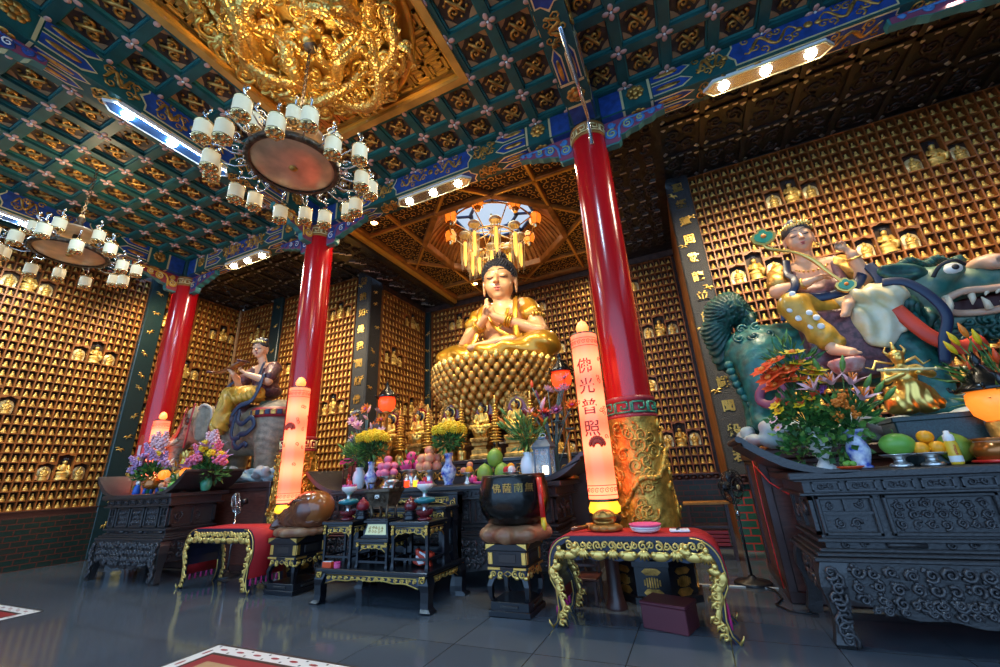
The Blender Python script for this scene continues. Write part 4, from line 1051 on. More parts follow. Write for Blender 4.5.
    for sx in (-1, 1):
        g = G(); X = sx * (h - bi)
        for (a, b, c, d) in ((bi, D - bi, .84, .87), (bi, D - bi, 1.13, 1.16), (bi, bi + .05, .84, 1.16), (D - bi - .05, D - bi, .84, 1.16), (D * .5 - .02, D * .5 + .02, .84, 1.16)): g.box((X, (a + b) / 2, Zf((c + d) / 2)), (.04, b - a, Zf(d - c)), 0)
        g.scrolls((X + sx * .0, bi + .08, Zf(.9)), (0, 1, 0), (0, 0, 1), D - 2 * bi - .16, Zf(.22), .17, .014, seed + 9, .9, 1, .02); part('end_panel', g, ms, t)
    g = G(); g.box((0, D / 2, Zf(1.245)), (2 * h - .1, D - .08, Zf(.13)), 0, .006); g.box((0, D / 2, Zf(1.185)), (2 * h - .02, D, Zf(.025)), 0, .006)
    m = int(2 * h / .26)
    for i in range(m):
        x = -h + .1 + (i + .5) * (2 * h - .2) / m; w = (2 * h - .2) / m * .82; y = .03
        for (a, b, c, d) in ((x - w / 2, x + w / 2, 1.21, 1.222), (x - w / 2, x + w / 2, 1.278, 1.29), (x - w / 2, x - w / 2 + .012, 1.21, 1.29), (x + w / 2 - .012, x + w / 2, 1.21, 1.29)): g.box(((a + b) / 2, y, Zf((c + d) / 2)), (b - a, .03, Zf(d - c)), 1)
        for q in (-1, 1): g.curl((x + q * w * .2, y, Zf(1.25)), (1, 0, 0), (0, 0, 1), .03, .008, 1.2, PI / 2, q, .012, 1, 10)
        g.ell((x, y, Zf(1.25)), (.018, .012, .014), 6, 4, 1)
    part('fret_band', g, ms, t)
    g = G(); g.box((0, D / 2, Zf(1.345)), (2 * h + .10, D + .08, Zf(.07)), 0, .012); g.box((0, D / 2, Zf(1.31)), (2 * h + .02, D + .02, Zf(.02)), 0); part('table_top', g, ms, t)
    for sx in (-1, 1):   # upswept scroll ends
        ins = .55 * wing; C0 = []; 
        for i in range(15):
            u = i / 14; xx = h + .05 - ins + u * (ins + .32 * wing); zz = 1.38 + .36 * wing * u ** 2.1; C0.append((xx, zz))
        xe, ze = C0[-1]
        for i in range(1, 7): a = i * .55; C0.append((xe + .035 * math.sin(a) * 1.2, ze + .008 - .035 + .035 * math.cos(a)))
        up_ = [(sx * a, Zf(b)) for a, b in C0]; th = [.012 + .075 * min(1, i / 9) if i < 15 else .05 for i in range(len(C0))]
        lowp = [(sx * (a - .0), Zf(b - q)) for (a, b), q in zip(C0[:15], th)]
        poly = up_ + [(sx * (xe - .03), Zf(ze - .12))] + lowp[::-1]
        g = G(); g.prism(poly, D + .08, 0, 'xz', (0, -.04, 0)); part('upswept_end', g, ms, t)
    return t
altar('dark carved altar table with upswept ends in front of the green lion', 2.20, 4.80, 2.78, 1.05, 1.375, 1.0, M['carved'], 11)
altar('dark carved altar table with upswept ends in front of the elephant statue', -9.97, 4.80, 2.22, 1.02, 1.50, 1.0, M['carved'], 22, 5)
altar('wide dark altar table in the middle behind the stepped black offering tables', -3.98, 5.80, 4.4, 1.05, 1.38, 1.0, M['carved'], 33, 6)
# plinths of the riders and the stepped shelf behind the middle altar
def plinth(label, x0, x1, y0, y1, z1, mt, rock, seed):
    t = thing('statue_plinth', label, 'plinth', ((x0 + x1) / 2, (y0 + y1) / 2, 0)); w, d = x1 - x0, y1 - y0
    g = G(); g.box((0, 0, z1 * .45), (w - .12, d - .12, z1 * .9), 0, .01); part('cabinet', g, mt, t)
    g = G(); g.box((0, 0, z1 - .06), (w, d, .12), 0, .015); g.box((0, 0, z1 - .15), (w - .06, d - .06, .06), 0, .01); g.box((0, 0, .06), (w - .04, d - .04, .12), 0, .01)
    for sx in (-1, 1):
        for sy in (-1, 1): g.box((sx * (w / 2 - .07), sy * (d / 2 - .07), z1 / 2), (.09, .09, z1), 0, .008)
    part('frame', g, M['mahogdk'], t)
    if rock:
        R = random.Random(seed); g = G(); pr = [('b', (0, 0, z1 + .14), (w / 2 - .08, d / 2 - .06, .13))]
        for i in range(26): pr.append(('e', (R.uniform(-w / 2 + .15, w / 2 - .15), -d / 2 + R.uniform(.02, .2), z1 + R.uniform(.06, .26)), (R.uniform(.1, .22), R.uniform(.08, .14), R.uniform(.06, .13)), (0, R.uniform(-.8, .8), R.uniform(-.5, .5))))
        for i in range(8):
            for sx in (-1, 1): pr.append(('e', (sx * (w / 2 - .08), R.uniform(-d / 2 + .1, d / 2 - .1), z1 + R.uniform(.08, .24)), (.1, R.uniform(.1, .2), R.uniform(.07, .12))))
        sculpt(g, pr, .032, .04, lambda X: .018 * np.sin(X[..., 0] * 13 + 3 * np.sin(X[..., 2] * 11)) * np.cos(X[..., 2] * 17 + X[..., 0] * 5)); part('rock_base', g, M['rockblue'], t)
    return t
plinth('tall brown wooden plinth under the green lion, a red wire along its side', .66, 4.4, 6.0, 7.6, 1.62, M['mahog'], True, 1)
plinth('brown wooden plinth under the elephant', -11.75, -7.75, 5.95, 7.4, 1.62, M['mahog'], True, 2)
g = G(); g.tube([(.64, 6.02, 1.5), (.63, 6.02, 1.0), (.635, 5.99, .4), (.64, 5.98, .15)], .008, 6); g.tube([(.64, 6.0, 1.45), (.75, 5.92, 1.25), (.9, 5.9, 1.12), (1.02, 5.89, 1.09)], .008, 6)
tag(part('red_wire', g, M['redplain']), 'thin red wire hanging down the corner of the lion plinth', 'wire')
t = thing('altar_shelf', 'dark stepped shelf carrying the row of five gilt buddhas', 'shelf', (-4.2, 6.96, 0))
g = G(); g.box((0, .42, .86), (5.1, .82, 1.72), 0, .01); part('body', g, M['carved'], t)
g = G(); g.box((0, .41, 1.75), (5.3, .9, .08), 0, .015); part('shelf_top', g, M['blackwood'], t)
g = G(); g.scrolls((-2.5, -.01, 1.45), (1, 0, 0), (0, 0, 1), 5, .22, .2, .018, 5, 1, 0, .02); part('carving', g, M['goldold'], t)
t = thing('throne_base', 'dark waisted base below the great golden lotus throne', 'plinth', (-3.87, 8.57, 0)); t.scale = (.55, .55, 1)
g = G(); g.lathe([(1.7, 0), (1.7, .5), (1.55, .55), (1.3, .7), (1.25, 1.7), (1.4, 2.0), (1.5, 2.1), (1.0, 2.75)], 8, ph=PI / 8, smooth=False); part('body', g, M['mahogdk'], t)
g = G()
for i in range(8):
    a = i * PI / 4; g.at((0, 0, 0), (0, 0, a + PI / 2)); g.scrolls((-.45, -1.2, .8), (1, 0, 0), (0, 0, 1), .9, .8, .3, .03, i, 1, 0, .03); g.rst()
part('carving', g, M['goldold'], t)
# ------------------------------------------------------------------ red-draped incense tables with gilt carved fronts
def outline(w, zt, r, bow, foot, n=10):
    # outer half outline from top centre to the foot (x >= 0)
    P = [(0, zt)]
    for i in range(n + 1):
        a = PI / 2 * (1 - i / n); P.append((w - r + r * math.cos(a) * 1.0, zt - r + r * math.sin(a)))
    P += [(w + bow * .25, zt - r - .06), (w + bow * .1, zt - r - .16), (w - bow * .9, zt * .42), (w - bow * 1.2, zt * .22), (w - bow * .7, zt * .09), (w + foot, 0)]
    return P
def incense_table(label, clabel, xc, y0, w, D, zt, cloth=True):
    t = thing('incense_table', label, 'table', (xc, y0, 0)); r = .24; O = outline(w, zt, r, .05, .03)
    I = [(0, zt - .045)] + [(max(0, a - .05), b - .045) for a, b in O[2:-6]] + [(a - .035, b) for a, b in O[-6:-1]] + [(O[-1][0] - .06, 0.0)]
    for yy, nm in ((0, 'front_frame'), (D - .05, 'back_frame')):
        g = G()
        for sx in (-1, 1): 
            poly = [(sx * a, b) for a, b in O] + [(sx * a, b) for a, b in I[::-1]]; g.prism(poly, .05, 0, 'xz', (0, yy, 0))
            g.tube([(sx * a, yy - .004, b) for a, b in [(p[0] - .012, p[1] - .012) for p in O[1:]]], .008, 5, 1)
        part(nm, g, [M['navy'], M['gold']], t)
    g = G(); k = len(O) - 4
    ring = lambda y, o: [(sx * (a + o), y, b + o) for sx, pts in ((-1, O[k::-1]), (1, O[1:k + 1])) for a, b in pts]
    top = [(x, z) for x, y, z in ring(0, -.004)]; inn = [(x * .965, z - .035) for x, z in top]
    g.prism(top + inn[::-1], D - .06, 0, 'xz', (0, .03, 0)); part('curved_top', g, M['navy'], t)
    # gilt carving that follows the arch: legs, spandrels and pendants
    for nm, yy in (('gilt_front_carving', -.012), ('gilt_back_carving', D + .012)):
        g = G(); R = random.Random(3)
        for sx in (-1, 1):
            rl = [O[-1]] + O[-2:-7:-1]
            pts = []
            for i in range(26):
                u = i / 25; q = u * (len(rl) - 1); j = min(int(q), len(rl) - 2); f = q - j; x = rl[j][0] * (1 - f) + rl[j + 1][0] * f; z = rl[j][1] * (1 - f) + rl[j + 1][1] * f
                pts.append((x - .055 - .015 * math.sin(u * 19), z))
            g.tube([(sx * x, yy, z) for x, z in pts[2:]], [.010 + .034 * (i / 24) + .006 * math.sin(i * 1.6) for i in range(24)], 8, 0, flat=.38, up=(0, 1, 0))
            for i in range(4, 25, 3): g.curl((sx * (pts[i][0] - .02), yy - .004, pts[i][1]), (sx, 0, 0), (0, 0, 1), .024 + .001 * i, .013, 1.2, i, 1, .014, 0, 12); g.tube([(sx * (pts[i][0] - .02), yy - .004, pts[i][1] + .02), (sx * (pts[i][0] - .055), yy - .006, pts[i][1] + .01), (sx * (pts[i][0] - .075), yy, pts[i][1] - .035)], [.012, .016, .004], 6, 0)
            for (cx, cz, s) in ((w - .13, zt - .13, .085), (w - .30, zt - .10, .07), (w - .08, zt - .26, .06)):
                for q in range(7): a = -PI * .9 + q * .32; g.tube([(sx * cx, yy, cz), (sx * (cx + s * .6 * math.cos(a)), yy - .012, cz + s * .6 * math.sin(a)), (sx * (cx + s * 1.2 * math.cos(a)), yy, cz + s * 1.2 * math.sin(a))], [.012, .02, .008], 6, 0)
                g.ell((sx * cx, yy - .008, cz + .015), (.03, .02, .03), 8, 6, 0)
            g.tube([(sx * .03, yy, -0 + O[-1][1] + .0), (0, yy, 0)][:0] or [(sx * (O[-1][0] - .03), yy, .005), (sx * (O[-1][0] + .005), yy, .05), (sx * (O[-1][0] + .012), yy, .075)], [.012, .010, .005], 6, 0)
        m = int((w - .25) / .13)
        for i in range(-m, m + 1):
            x = i * .15; 
            if abs(x) > w - .2: continue
            g.curl((x, yy, zt - .085), (1, 0, 0), (0, 0, 1), .045, .011, 1.4, i, 1 if i % 2 else -1, .014, 0, 14); g.curl((x + .075, yy, zt - .08), (1, 0, 0), (0, 0, 1), .036, .010, 1.3, i + 2, -1 if i % 2 else 1, .014, 0, 12); g.tube([(x, yy, zt - .05), (x + .04, yy, zt - .12), (x + .075, yy, zt - .05)], .008, 5, 0)
            if i % 2 == 0: g.ell((x, yy, zt - .175), (.085, .018, .045), 12, 6, 0); g.ell((x - .055, yy, zt - .16), (.035, .02, .03), 8, 5, 0); g.ell((x + .055, yy, zt - .16), (.035, .02, .03), 8, 5, 0)
            else:
                for q in range(5): a = -PI / 2 + (q - 2) * .42; g.tube([(x, yy, zt - .12), (x + .05 * math.cos(a), yy - .01, zt - .12 + .05 * math.sin(a)), (x + .095 * math.cos(a), yy, zt - .12 + .095 * math.sin(a))], [.012, .02, .008], 6, 0)
        part(nm, g, M['gilt'], t)
    g = G(); P = [(-w + .2, zt - .05), (w - .2, zt - .05)] + [(w - .2 - i * (2 * w - .4) / 24, zt - .20 - .03 * abs(math.sin(i * PI / 4))) for i in range(25)]; g.prism(P, .02, 0, 'xz', (0, .015, 0)); part('apron_board', g, M['navy'], t)
    # the cloth
    k2 = len(O) - 3; c = thing('table_cloth', clabel, 'tablecloth', (xc, y0, 0), 0, 'red cloths on the incense tables')
    g = G(); pr = [(sx * (a + .006), b + .006) for sx, pts in ((-1, O[k2::-1]), (1, O[1:k2 + 1])) for a, b in pts]
    inn = [(x * .99, z - .008) for x, z in pr]; g.prism(pr + inn[::-1], D - .02, 0, 'xz', (0, .012, 0), True); part('cloth', g, M['redcloth'], c)
    g = G()
    for sx in (-1, 1):
        for i in range(int(D / .09)):
            y = .05 + i * .09; z = O[k2][1] + .01; x = sx * (O[k2][0] + .012); g.tube([(x, y, z), (x + sx * .008, y, z - .03), (x + sx * .006, y, z - .10)], [.006, .014, .018], 6)
    part('tassels', g, M['tassel'], c)
    return t
incense_table('red-topped incense table with gilt carved legs in front of the jade-banded red column', 'red cloth with magenta tassels on the incense table beside the lion altar', -.77, 4.66, .84, .62, .845)
incense_table('red-topped incense table with gilt carved legs in front of the elephant plinth', 'red cloth with magenta tassels on the incense table by the elephant altar', -7.28, 4.78, .86, .62, .90)
# ------------------------------------------------------------------ black and gold offering tables
def black_table(label, xc, y0, w, D, z0, h, cab=.0, group=None, cat='table', stretcher=True, seed=1):
    t = thing('offering_table', label, cat, (xc, y0, z0), 0, group); hw_ = w / 2; lw = max(.035, w * .07)
    g = G(); g.box((0, D / 2, h - .022), (w + .06, D + .06, .044), 0, .008); g.box((0, D / 2, h - .055), (w, D, .025), 0); part('table_top', g, M['blackpaint'], t)
    for sx in (-1, 1):
        for sy in (0, 1):
            g = G(); yy = lw / 2 + sy * (D - lw); oy = -1 if sy == 0 else 1
            rings = []
            for u in (0, .06, .14, .3, .6, .8, 1):
                b = cab * (math.sin(u * PI * 1.0) * 1.0 + (1.3 if u < .07 else .5 if u < .2 else 0)); x = sx * (hw_ - lw / 2 + b); y = yy + oy * b * .5; ww = lw / 2 * (1.25 if u > .75 else 1.2 if u < .08 else .9)
                z = u * (h - .06); rings.append([(x - ww, y - ww, z), (x + ww, y - ww, z), (x + ww, y + ww, z), (x - ww, y + ww, z)])
            g.loft(rings, 0, False); zz = h - .12
            g.scrolls((sx * (hw_ - lw / 2 + cab * .4) - lw * .6, yy - lw * .75 if sy == 0 else yy + lw * .75, h - .30 * h), (1, 0, 0), (0, 0, 1), lw * 1.2, .23 * h, lw * 1.1, .009, 3, 1, 1, .012)
            part('leg', g, [M['blackpaint'], M['gold']], t)
    ah = min(.13, h * .26); 
    def apron(gn):
        P = [(-hw_ + lw, h - .06), (hw_ - lw, h - .06)] + [(hw_ - lw - u * (w - 2 * lw) / 16, h - .06 - ah * (.55 + .45 * abs(2 * u / 16 - 1) ** 3 + .08 * math.cos(u * 1.57))) for u in range(17)]
        gn.prism(P, .02, 0, 'xz', (0, .012, 0)); edge = [(a, .006, b) for a, b in P[2:]]; gn.tube(edge, .007, 5, 1); gn.tube([(-hw_ + lw, .004, h - .075), (hw_ - lw, .004, h - .075)], .006, 5, 1)
        m = max(3, int(w / .11))
        for i in range(m):
            x = (i + .5 - m / 2) * (w - 2 * lw) / m
            if i == m // 2 and m % 2:
                for q in range(6): gn.ell((x + .018 * math.cos(q * 1.05), .004, h - .06 - ah * .42 + .018 * math.sin(q * 1.05)), (.012, .008, .012), 6, 4, 1)
            else: gn.curl((x, .006, h - .06 - ah * .42), (1, 0, 0), (0, 0, 1), ah * .24, .008, 1.5, i * 2.1, 1 if i % 2 else -1, .01, 1, 12); gn.ell((x + ah * .26, .006, h - .06 - ah * .34), (.02, .006, .010), 6, 4, 1, (0, .6, 0))
    g = G(); apron(g); part('apron', g, [M['navy'], M['gold']], t)
    for sx in (-1, 1):
        g = G(); w0, hw0 = w, hw_; g.at((sx * hw_ + (-.0), D / 2, 0), (0, 0, sx * PI / 2)); ow, oh = w, hw_; w, hw_ = D, D / 2; apron(g); w, hw_ = ow, oh; g.rst(); part('end_apron', g, [M['navy'], M['gold']], t)
    if stretcher:
        g = G(); zs = h * .22
        for y in (lw / 2, D - lw / 2): g.box((0, y, zs), (w - lw, lw * .6, lw * .7), 0)
        for sx in (-1, 1): g.box((sx * (hw_ - lw / 2), D / 2, zs), (lw * .6, D - lw, lw * .7), 0)
        part('stretcher', g, M['blackpaint'], t)
    return t
gp = 'black and gold offering tables'
black_table('long low black table with gilt vine apron and clawed feet, on the floor', -4.05, 4.68, 1.74, .88, 0, .43, .05, gp, stretcher=False)
black_table('small square black table on the low table, on the side towards the wooden fish', -4.69, 4.74, .50, .42, .43, .57, 0, gp)
black_table('shortest black table, under the bronze incense burner', -4.08, 4.74, .50, .42, .43, .355, .01, gp)
black_table('small square black table with an orange packet beneath, on the side towards the bell', -3.48, 4.74, .56, .42, .43, .56, 0, gp)
black_table('wide black table standing behind the small tables on the low table', -4.05, 5.21, 1.62, .32, .43, .70, 0, gp)
black_table('tallest black and gold table, right against the middle altar', -4.12, 5.63, 1.66, .11, 0, 1.30, 0, gp)
# incense block, censer stands
t = thing('plaque_block', 'stepped black block with a gilt front plaque under the bronze incense burner', 'stand', (-4.08, 4.80, .785))
g = G(); g.box((0, .15, .012), (.46, .34, .024), 0, .004); g.loft([[(-.21, .0, .024), (.21, .0, .024), (.21, .30, .024), (-.21, .30, .024)], [(-.17, .03, .185), (.17, .03, .185), (.17, .28, .185), (-.17, .28, .185)]], 0, False); g.box((0, .155, .20), (.42, .32, .03), 0, .005); g.box((0, .155, .225), (.36, .28, .02), 0, .004); part('body', g, M['blackpaint'], t)
g = G(); g.loft([[(-.18, -.004, .04), (.18, -.004, .04), (.15, .024, .165), (-.15, .024, .165)], [(-.18, .006, .04), (.18, .006, .04), (.15, .034, .165), (-.15, .034, .165)]], 0, False); part('gilt_plaque', g, M['goldpale'], t)
g = G(); g.scrolls((-.13, .004, .06), (1, 0, .0), (0, .2, 1), .26, .08, .05, .005, 3, 1, 0, .006); part('plaque_relief', g, M['goldold'], t)
t = thing('incense_burner', 'square four-legged bronze incense burner with upright handles on its block', 'incense burner', (-4.08, 4.955, 1.02))
g = G()
for sx in (-1, 1):
    for sy in (-1, 1): g.tube([(sx * .13, sy * .09, .0), (sx * .125, sy * .09, .06), (sx * .14, sy * .10, .17)], [.022, .016, .024], 8)
g.loft([[(-.15, -.11, .15), (.15, -.11, .15), (.15, .11, .15), (-.15, .11, .15)], [(-.20, -.15, .32), (.20, -.15, .32), (.20, .15, .32), (-.20, .15, .32)], [(-.22, -.17, .345), (.22, -.17, .345), (.22, .17, .345), (-.22, .17, .345)], [(-.22, -.17, .375), (.22, -.17, .375), (.22, .17, .375), (-.22, .17, .375)], [(-.19, -.14, .375), (.19, -.14, .375), (.19, .14, .375), (-.19, .14, .375)], [(-.17, -.12, .33), (.17, -.12, .33), (.17, .12, .33), (-.17, .12, .33)]], 0, False); part('body', g, M['bronze'], t)
for sx in (-1, 1):
    g = G(); g.tube([(sx * .21, -.07, .36), (sx * .24, -.07, .46), (sx * .24, .07, .46), (sx * .21, .07, .36)], .014, 6); part('handle', g, M['bronze'], t)
g = G(); g.scrolls((-.14, -.145, .2), (1, 0, 0), (0, -.25, 1), .28, .1, .09, .007, 4, 1, 0, .008); g.box((0, -.155, .28), (.075, .02, .05), 1, .006); part('face_relief', g, [M['bronze'], M['white']], t)
# ------------------------------------------------------------------ drum-like bell and wooden fish with their stands
def gold_stand(label, xc, yc, w, zt):
    t = thing('instrument_stand', label, 'stand', (xc, yc, 0), 0, 'black and gold instrument stands'); h = w / 2
    g = G(); g.box((0, 0, .03), (w * .98, w * .98, .06), 0, .006); g.box((0, 0, .10), (w * .9, w * .9, .09), 0, .006)
    for q in range(4): g.at((0, 0, 0), (0, 0, q * PI / 2)); g.box((0, -h * .91, .10), (w * .42, .03, .03), 1, .005); g.rst()
    part('foot_board', g, [M['blackpaint'], M['blackwood']], t)
    for sx in (-1, 1):
        for sy in (-1, 1):
            g = G(); rings = []
            for z, o, ww in ((.14, 0, .026), (.19, .03, .022), (.30, .035, .028), (.40, .0, .035), (.46, -.02, .04)): x, y = sx * (h * .86 - .03 + o), sy * (h * .86 - .03 + o); rings.append([(x - ww, y - ww, z), (x + ww, y - ww, z), (x + ww, y + ww, z), (x - ww, y + ww, z)])
            g.loft(rings, 0, False); part('leg', g, M['blackpaint'], t)
    g = G()
    for q in range(4):
        g.at((0, 0, 0), (0, 0, q * PI / 2)); P = [(-h * .86, .47), (h * .86, .47)] + [(h * .86 - i * w * .86 / 12, .36 + .05 * math.sin(i * PI / 12) + .012 * math.cos(i * PI / 1.5)) for i in range(13)]; g.prism(P, .02, 0, 'xz', (0, -h * .9, 0)); g.rst()
    part('apron', g, M['navy'], t)
    g = G()
    for q in range(4):
        g.at((0, 0, 0), (0, 0, q * PI / 2))
        for i in range(-2, 3):
            if i == 0:
                for a in range(4): g.tube([(.05 * math.cos(a * PI / 2), -h * .91, .425 + .03 * math.sin(a * PI / 2)), (.05 * math.cos((a + 1) * PI / 2), -h * .91, .425 + .03 * math.sin((a + 1) * PI / 2))], .006, 5)
                continue
            g.curl((i * w * .17, -h * .91, .42), (1, 0, 0), (0, 0, 1), .04, .012, 1.4, i, 1 if i > 0 else -1, .014, 0, 12)
            g.ell((i * w * .17 + .02 * i, -h * .91, .385), (.03, .012, .022), 8, 5)
        g.rst()
    part('gilt_apron_carving', g, M['gold'], t)
    b0 = .47; bh = zt - b0; g = G(); g.box((0, 0, b0 + .015), (w, w, .03), 0, .006); g.box((0, 0, b0 + bh * .42), (w * .92, w * .92, bh * .6), 0, .004); g.box((0, 0, zt - bh * .15), (w * 1.02, w * 1.02, bh * .3), 0, .01); part('block', g, M['blackpaint'], t)
    g = G()
    for q in range(4):
        g.at((0, 0, 0), (0, 0, q * PI / 2)); g.box((0, -h * .925, b0 + bh * .42), (w * .42, .012, bh * .34), 1, .004)
        for sx in (-1, 1): g.box((sx * h * .80, -h * .925, b0 + bh * .42), (w * .10, .014, bh * .46), 0, .003); g.box((sx * h * .62, -h * 1.005, b0 + .012), (w * .3, .012, .026), 0, .003); g.prism([(sx * h * 1.03, zt - .005), (sx * h * 1.03, zt - bh * .24), (sx * h * .52, zt - .005)], .012, 0, 'xz', (0, -h * 1.03, 0))
        g.rst()
    part('gilt_corners', g, [M['gold'], M['blackwood']], t); return t
gold_stand('square black stand with gilt corners under the big black bell bowl', -2.17, 5.06, .52, .74)
gold_stand('square black stand with gilt corners under the wooden fish', -5.91, 5.17, .60, .76)
def cushion(label, x, y, z, rx, ry, h, mt, seed):
    g = G(); R = random.Random(seed)
    sculpt(g, [('e', (0, 0, h / 2), (rx, ry, h * .62))] + [('e', (rx * .8 * math.cos(a), ry * .8 * math.sin(a), h * .5), (rx * .34, ry * .34, h * .45)) for a in np.arange(8) * PI / 4], .022, .05, lambda X: .01 * np.sin(X[..., 0] * 23 + 4 * np.sin(X[..., 1] * 13)), cut=lambda X: -X[..., 2])
    return tag(part('cushion', g, mt), label, 'cushion', loc=(x, y, z))
cushion('brocade ring cushion under the black bell bowl', -2.14, 5.06, .74, .40, .40, .19, M['cushion'], 1)
cushion('worn brown cushion under the wooden fish', -5.88, 5.17, .76, .38, .34, .13, M['cushion'], 2)
t = thing('bell_bowl', 'large black bell bowl with gilt characters on a brocade cushion', 'bell', (-2.13, 5.06, .90)); t.scale = (1.12, 1.12, 1.06)
g = G(); g.lathe([(0, .0), (.20, .01), (.31, .06), (.375, .17), (.395, .30), (.385, .42), (.36, .53), (.35, .56), (.33, .56), (.34, .5), (.36, .35), (.33, .15), (.2, .05), (0, .04)], 48); part('bowl', g, M['bell'], t)
for i, ch in enumerate('佛薩南無'): # gilt characters round the bowl
    a = .36 + (i - 1.5) * .30; o = txt(ch, .105, M['gold'], t, (.392 * math.sin(a), -.392 * math.cos(a), .415), (PI / 2 + .16, 0, a), .003, 'gilt_character')
g = G(); g.lathe([(.352, .545), (.358, .552), (.352, .562), (.33, .562)], 48, cap=False); part('rim', g, M['bronze'], t)
t = thing('bell_striker', 'long red and yellow bell striker leaning on the black bell bowl', 'striker', (-1.74, 4.84, .76))
g = G(); g.tube([(.06, -.05, .25), (.015, .03, .68)], [.03, .034], 10); part('red_sleeve', g, M['redplain'], t)
g = G(); g.tube([(.085, -.09, .13), (.075, -.075, .18), (.06, -.05, .25)], [.014, .034, .03], 10); part('yellow_tip', g, M['bottleyellow'], t)
t = thing('wooden_fish', 'big glossy carved wooden fish on a cushion beside the lit candle pillar', 'wooden fish', (-5.82, 5.17, .86))
g = G(); sculpt(g, [('e', (.13, 0, .27), (.36, .30, .29)), ('e', (-.12, 0, .17), (.30, .27, .19)), ('c', (-.3, 0, .14), (-.52, 0, .06), .16, .07), ('c', (-.3, .12, .18), (-.44, .18, .05), .09, .06), ('c', (-.3, -.12, .18), (-.44, -.2, .05), .09, .06), ('E', (.44, 0, .20), (.22, .5, .028), (0, -.35, 0))], .018, .06, lambda X: np.where(X[..., 0] < .12, .012 * np.sin(X[..., 0] * 46 + 7 * np.sin(X[..., 2] * 14) + 5 * np.sin(X[..., 1] * 12)), 0) * np.clip((.12 - X[..., 0]) * 6, 0, 1)); part('body', g, M['woodfish'], t)
g = G(); R = random.Random(5)
for i in range(30):
    x = R.uniform(-.5, .0); y = R.choice((-1, 1)) * R.uniform(.12, .24); z = R.uniform(.03, .26); g.curl((x, y * (1 - .3 * abs(x)), z), (1, 0, 0), (0, .3, 1), R.uniform(.03, .06), .014, 1.4, R.uniform(0, 6), R.choice((-1, 1)), .018, n=10)
for s in (-1, 1): g.ell((-.30, s * .16, .26), .03, 8, 6); g.tube([(-.2, s * .18, .36), (.0, s * .25, .42), (.18, s * .24, .44)], [.02, .026, .006], 6)
part('carved_scales', g, M['woodfish'], t)
g = G(); g.ell((.24, 0, .29), (.268, .262, .262), 24, 16); part('polished_head', g, M['woodfishlt'], t)
# ------------------------------------------------------------------ lit candle pillars
def candle_pillar(label, x, y, z0, h, r, text=None, group='tall lit candle pillars'):
    t = thing('candle_pillar', label, 'lamp', (x, y, 0), 0, group); s = r / .18
    g = G(); g.lathe([(.12 * s, 0), (.125 * s, .03), (.10 * s, .08), (.08 * s, .2), (.08 * s, z0 - .34), (.17 * s, z0 - .25), (.19 * s, z0 - .22), (.19 * s, z0 - .18), (.15 * s, z0 - .15)], 24); part('stand', g, M['mahogdk'], t)
    g = G(); g.lathe([(.15 * s, z0 - .15), (.19 * s, z0 - .13), (.195 * s, z0 - .08), (.17 * s, z0 - .02), (.165 * s, z0)], 24); part('glowing_foot', g, M['lampyellow'], t)
    g = G(); g.lathe([(r * .98, z0), (r, z0 + .02), (r, z0 + h - .02), (r * .97, z0 + h)], 40, cap=False); part('shade', g, M['lamppink'], t)
    g = G(); g.lathe([(r * .99, z0 + h - .012), (r * .98, z0 + h + .01), (r * .7, z0 + h + .025), (.05, z0 + h + .035)], 40); g.lathe([(r * 1.01, z0 - .01), (r * 1.02, z0 + .012), (r, z0 + .02)], 40, cap=False); part('rims', g, M['bronze'], t)
    g = G(); g.lathe([(.045 * s, z0 + h + .03), (.085 * s, z0 + h + .07), (.09 * s, z0 + h + .12), (.06 * s, z0 + h + .19), (.0, z0 + h + .23)], 16); part('flame_bulb', g, M['lampflame'], t)
    g = G()
    for zz in (z0 + h - .19, z0 + .06):
        for q in (0, .11): g.lathe([(r + .003, zz + q), (r + .003, zz + q + .008)], 40, cap=False)
        for i in range(18):
            a = i * PI / 9; c = np.array(((r + .003) * math.cos(a), (r + .003) * math.sin(a), zz + .058)); g.curl(c, (-math.sin(a), math.cos(a), 0), (0, 0, 1), .032, .004, 1.3, .6, 1, .004, 0, 10)
    R = random.Random(2)
    for i in range(26):   # printed lotus and cloud sprigs up the sides
        a = R.uniform(0, 6.28); zz = z0 + R.uniform(.25, h - .3)
        if text and abs(((a + PI / 2 + PI) % (2 * PI)) - PI) < .75: continue
        ax = np.array((-math.sin(a), math.cos(a), 0)); c = np.array(((r + .002) * math.cos(a), (r + .002) * math.sin(a), zz)); g.curl(c, ax, (0, 0, 1), .035, .006, 1.2, R.uniform(0, 6), 1, .004, 0, 10)
    part('printed_borders', g, M['lampmotif'], t)
    g = G(); a0 = -PI / 2 + .25; fz = z0 + (.30 if text else .62) * h
    for q in range(9):
        b = (q - 4) * .33 + PI / 2; 
        for rr in (.05, .09): aa = a0 + rr * math.cos(b) / r; g.ell(((r + .004) * math.cos(aa), (r + .004) * math.sin(aa), fz + rr * math.sin(b)), (.022, .022, .035), 8, 5, 0)
    part('printed_lotus', g, M['lampmotif'], t)
    if text:
        for i, ch in enumerate(text): txt(ch, .21, M['lampmotif'], t, (0, 0, z0 + h - .48 - i * .27), (PI / 2, 0, 0), .002, 'red_character', bend=r + .001, wt=.002)
    return t
candle_pillar('tall lit pink candle pillar with red characters beside the jade-banded red column', -1.10, 5.42, 1.14, 2.13, .175, '佛光普照')
candle_pillar('tall lit orange candle pillar behind the wooden fish, in front of the middle column', -6.70, 5.54, 1.21, 2.07, .185)
candle_pillar('lit candle pillar half hidden behind the elephant head and the farthest column', -11.66, 5.80, 1.55, 1.62, .165)
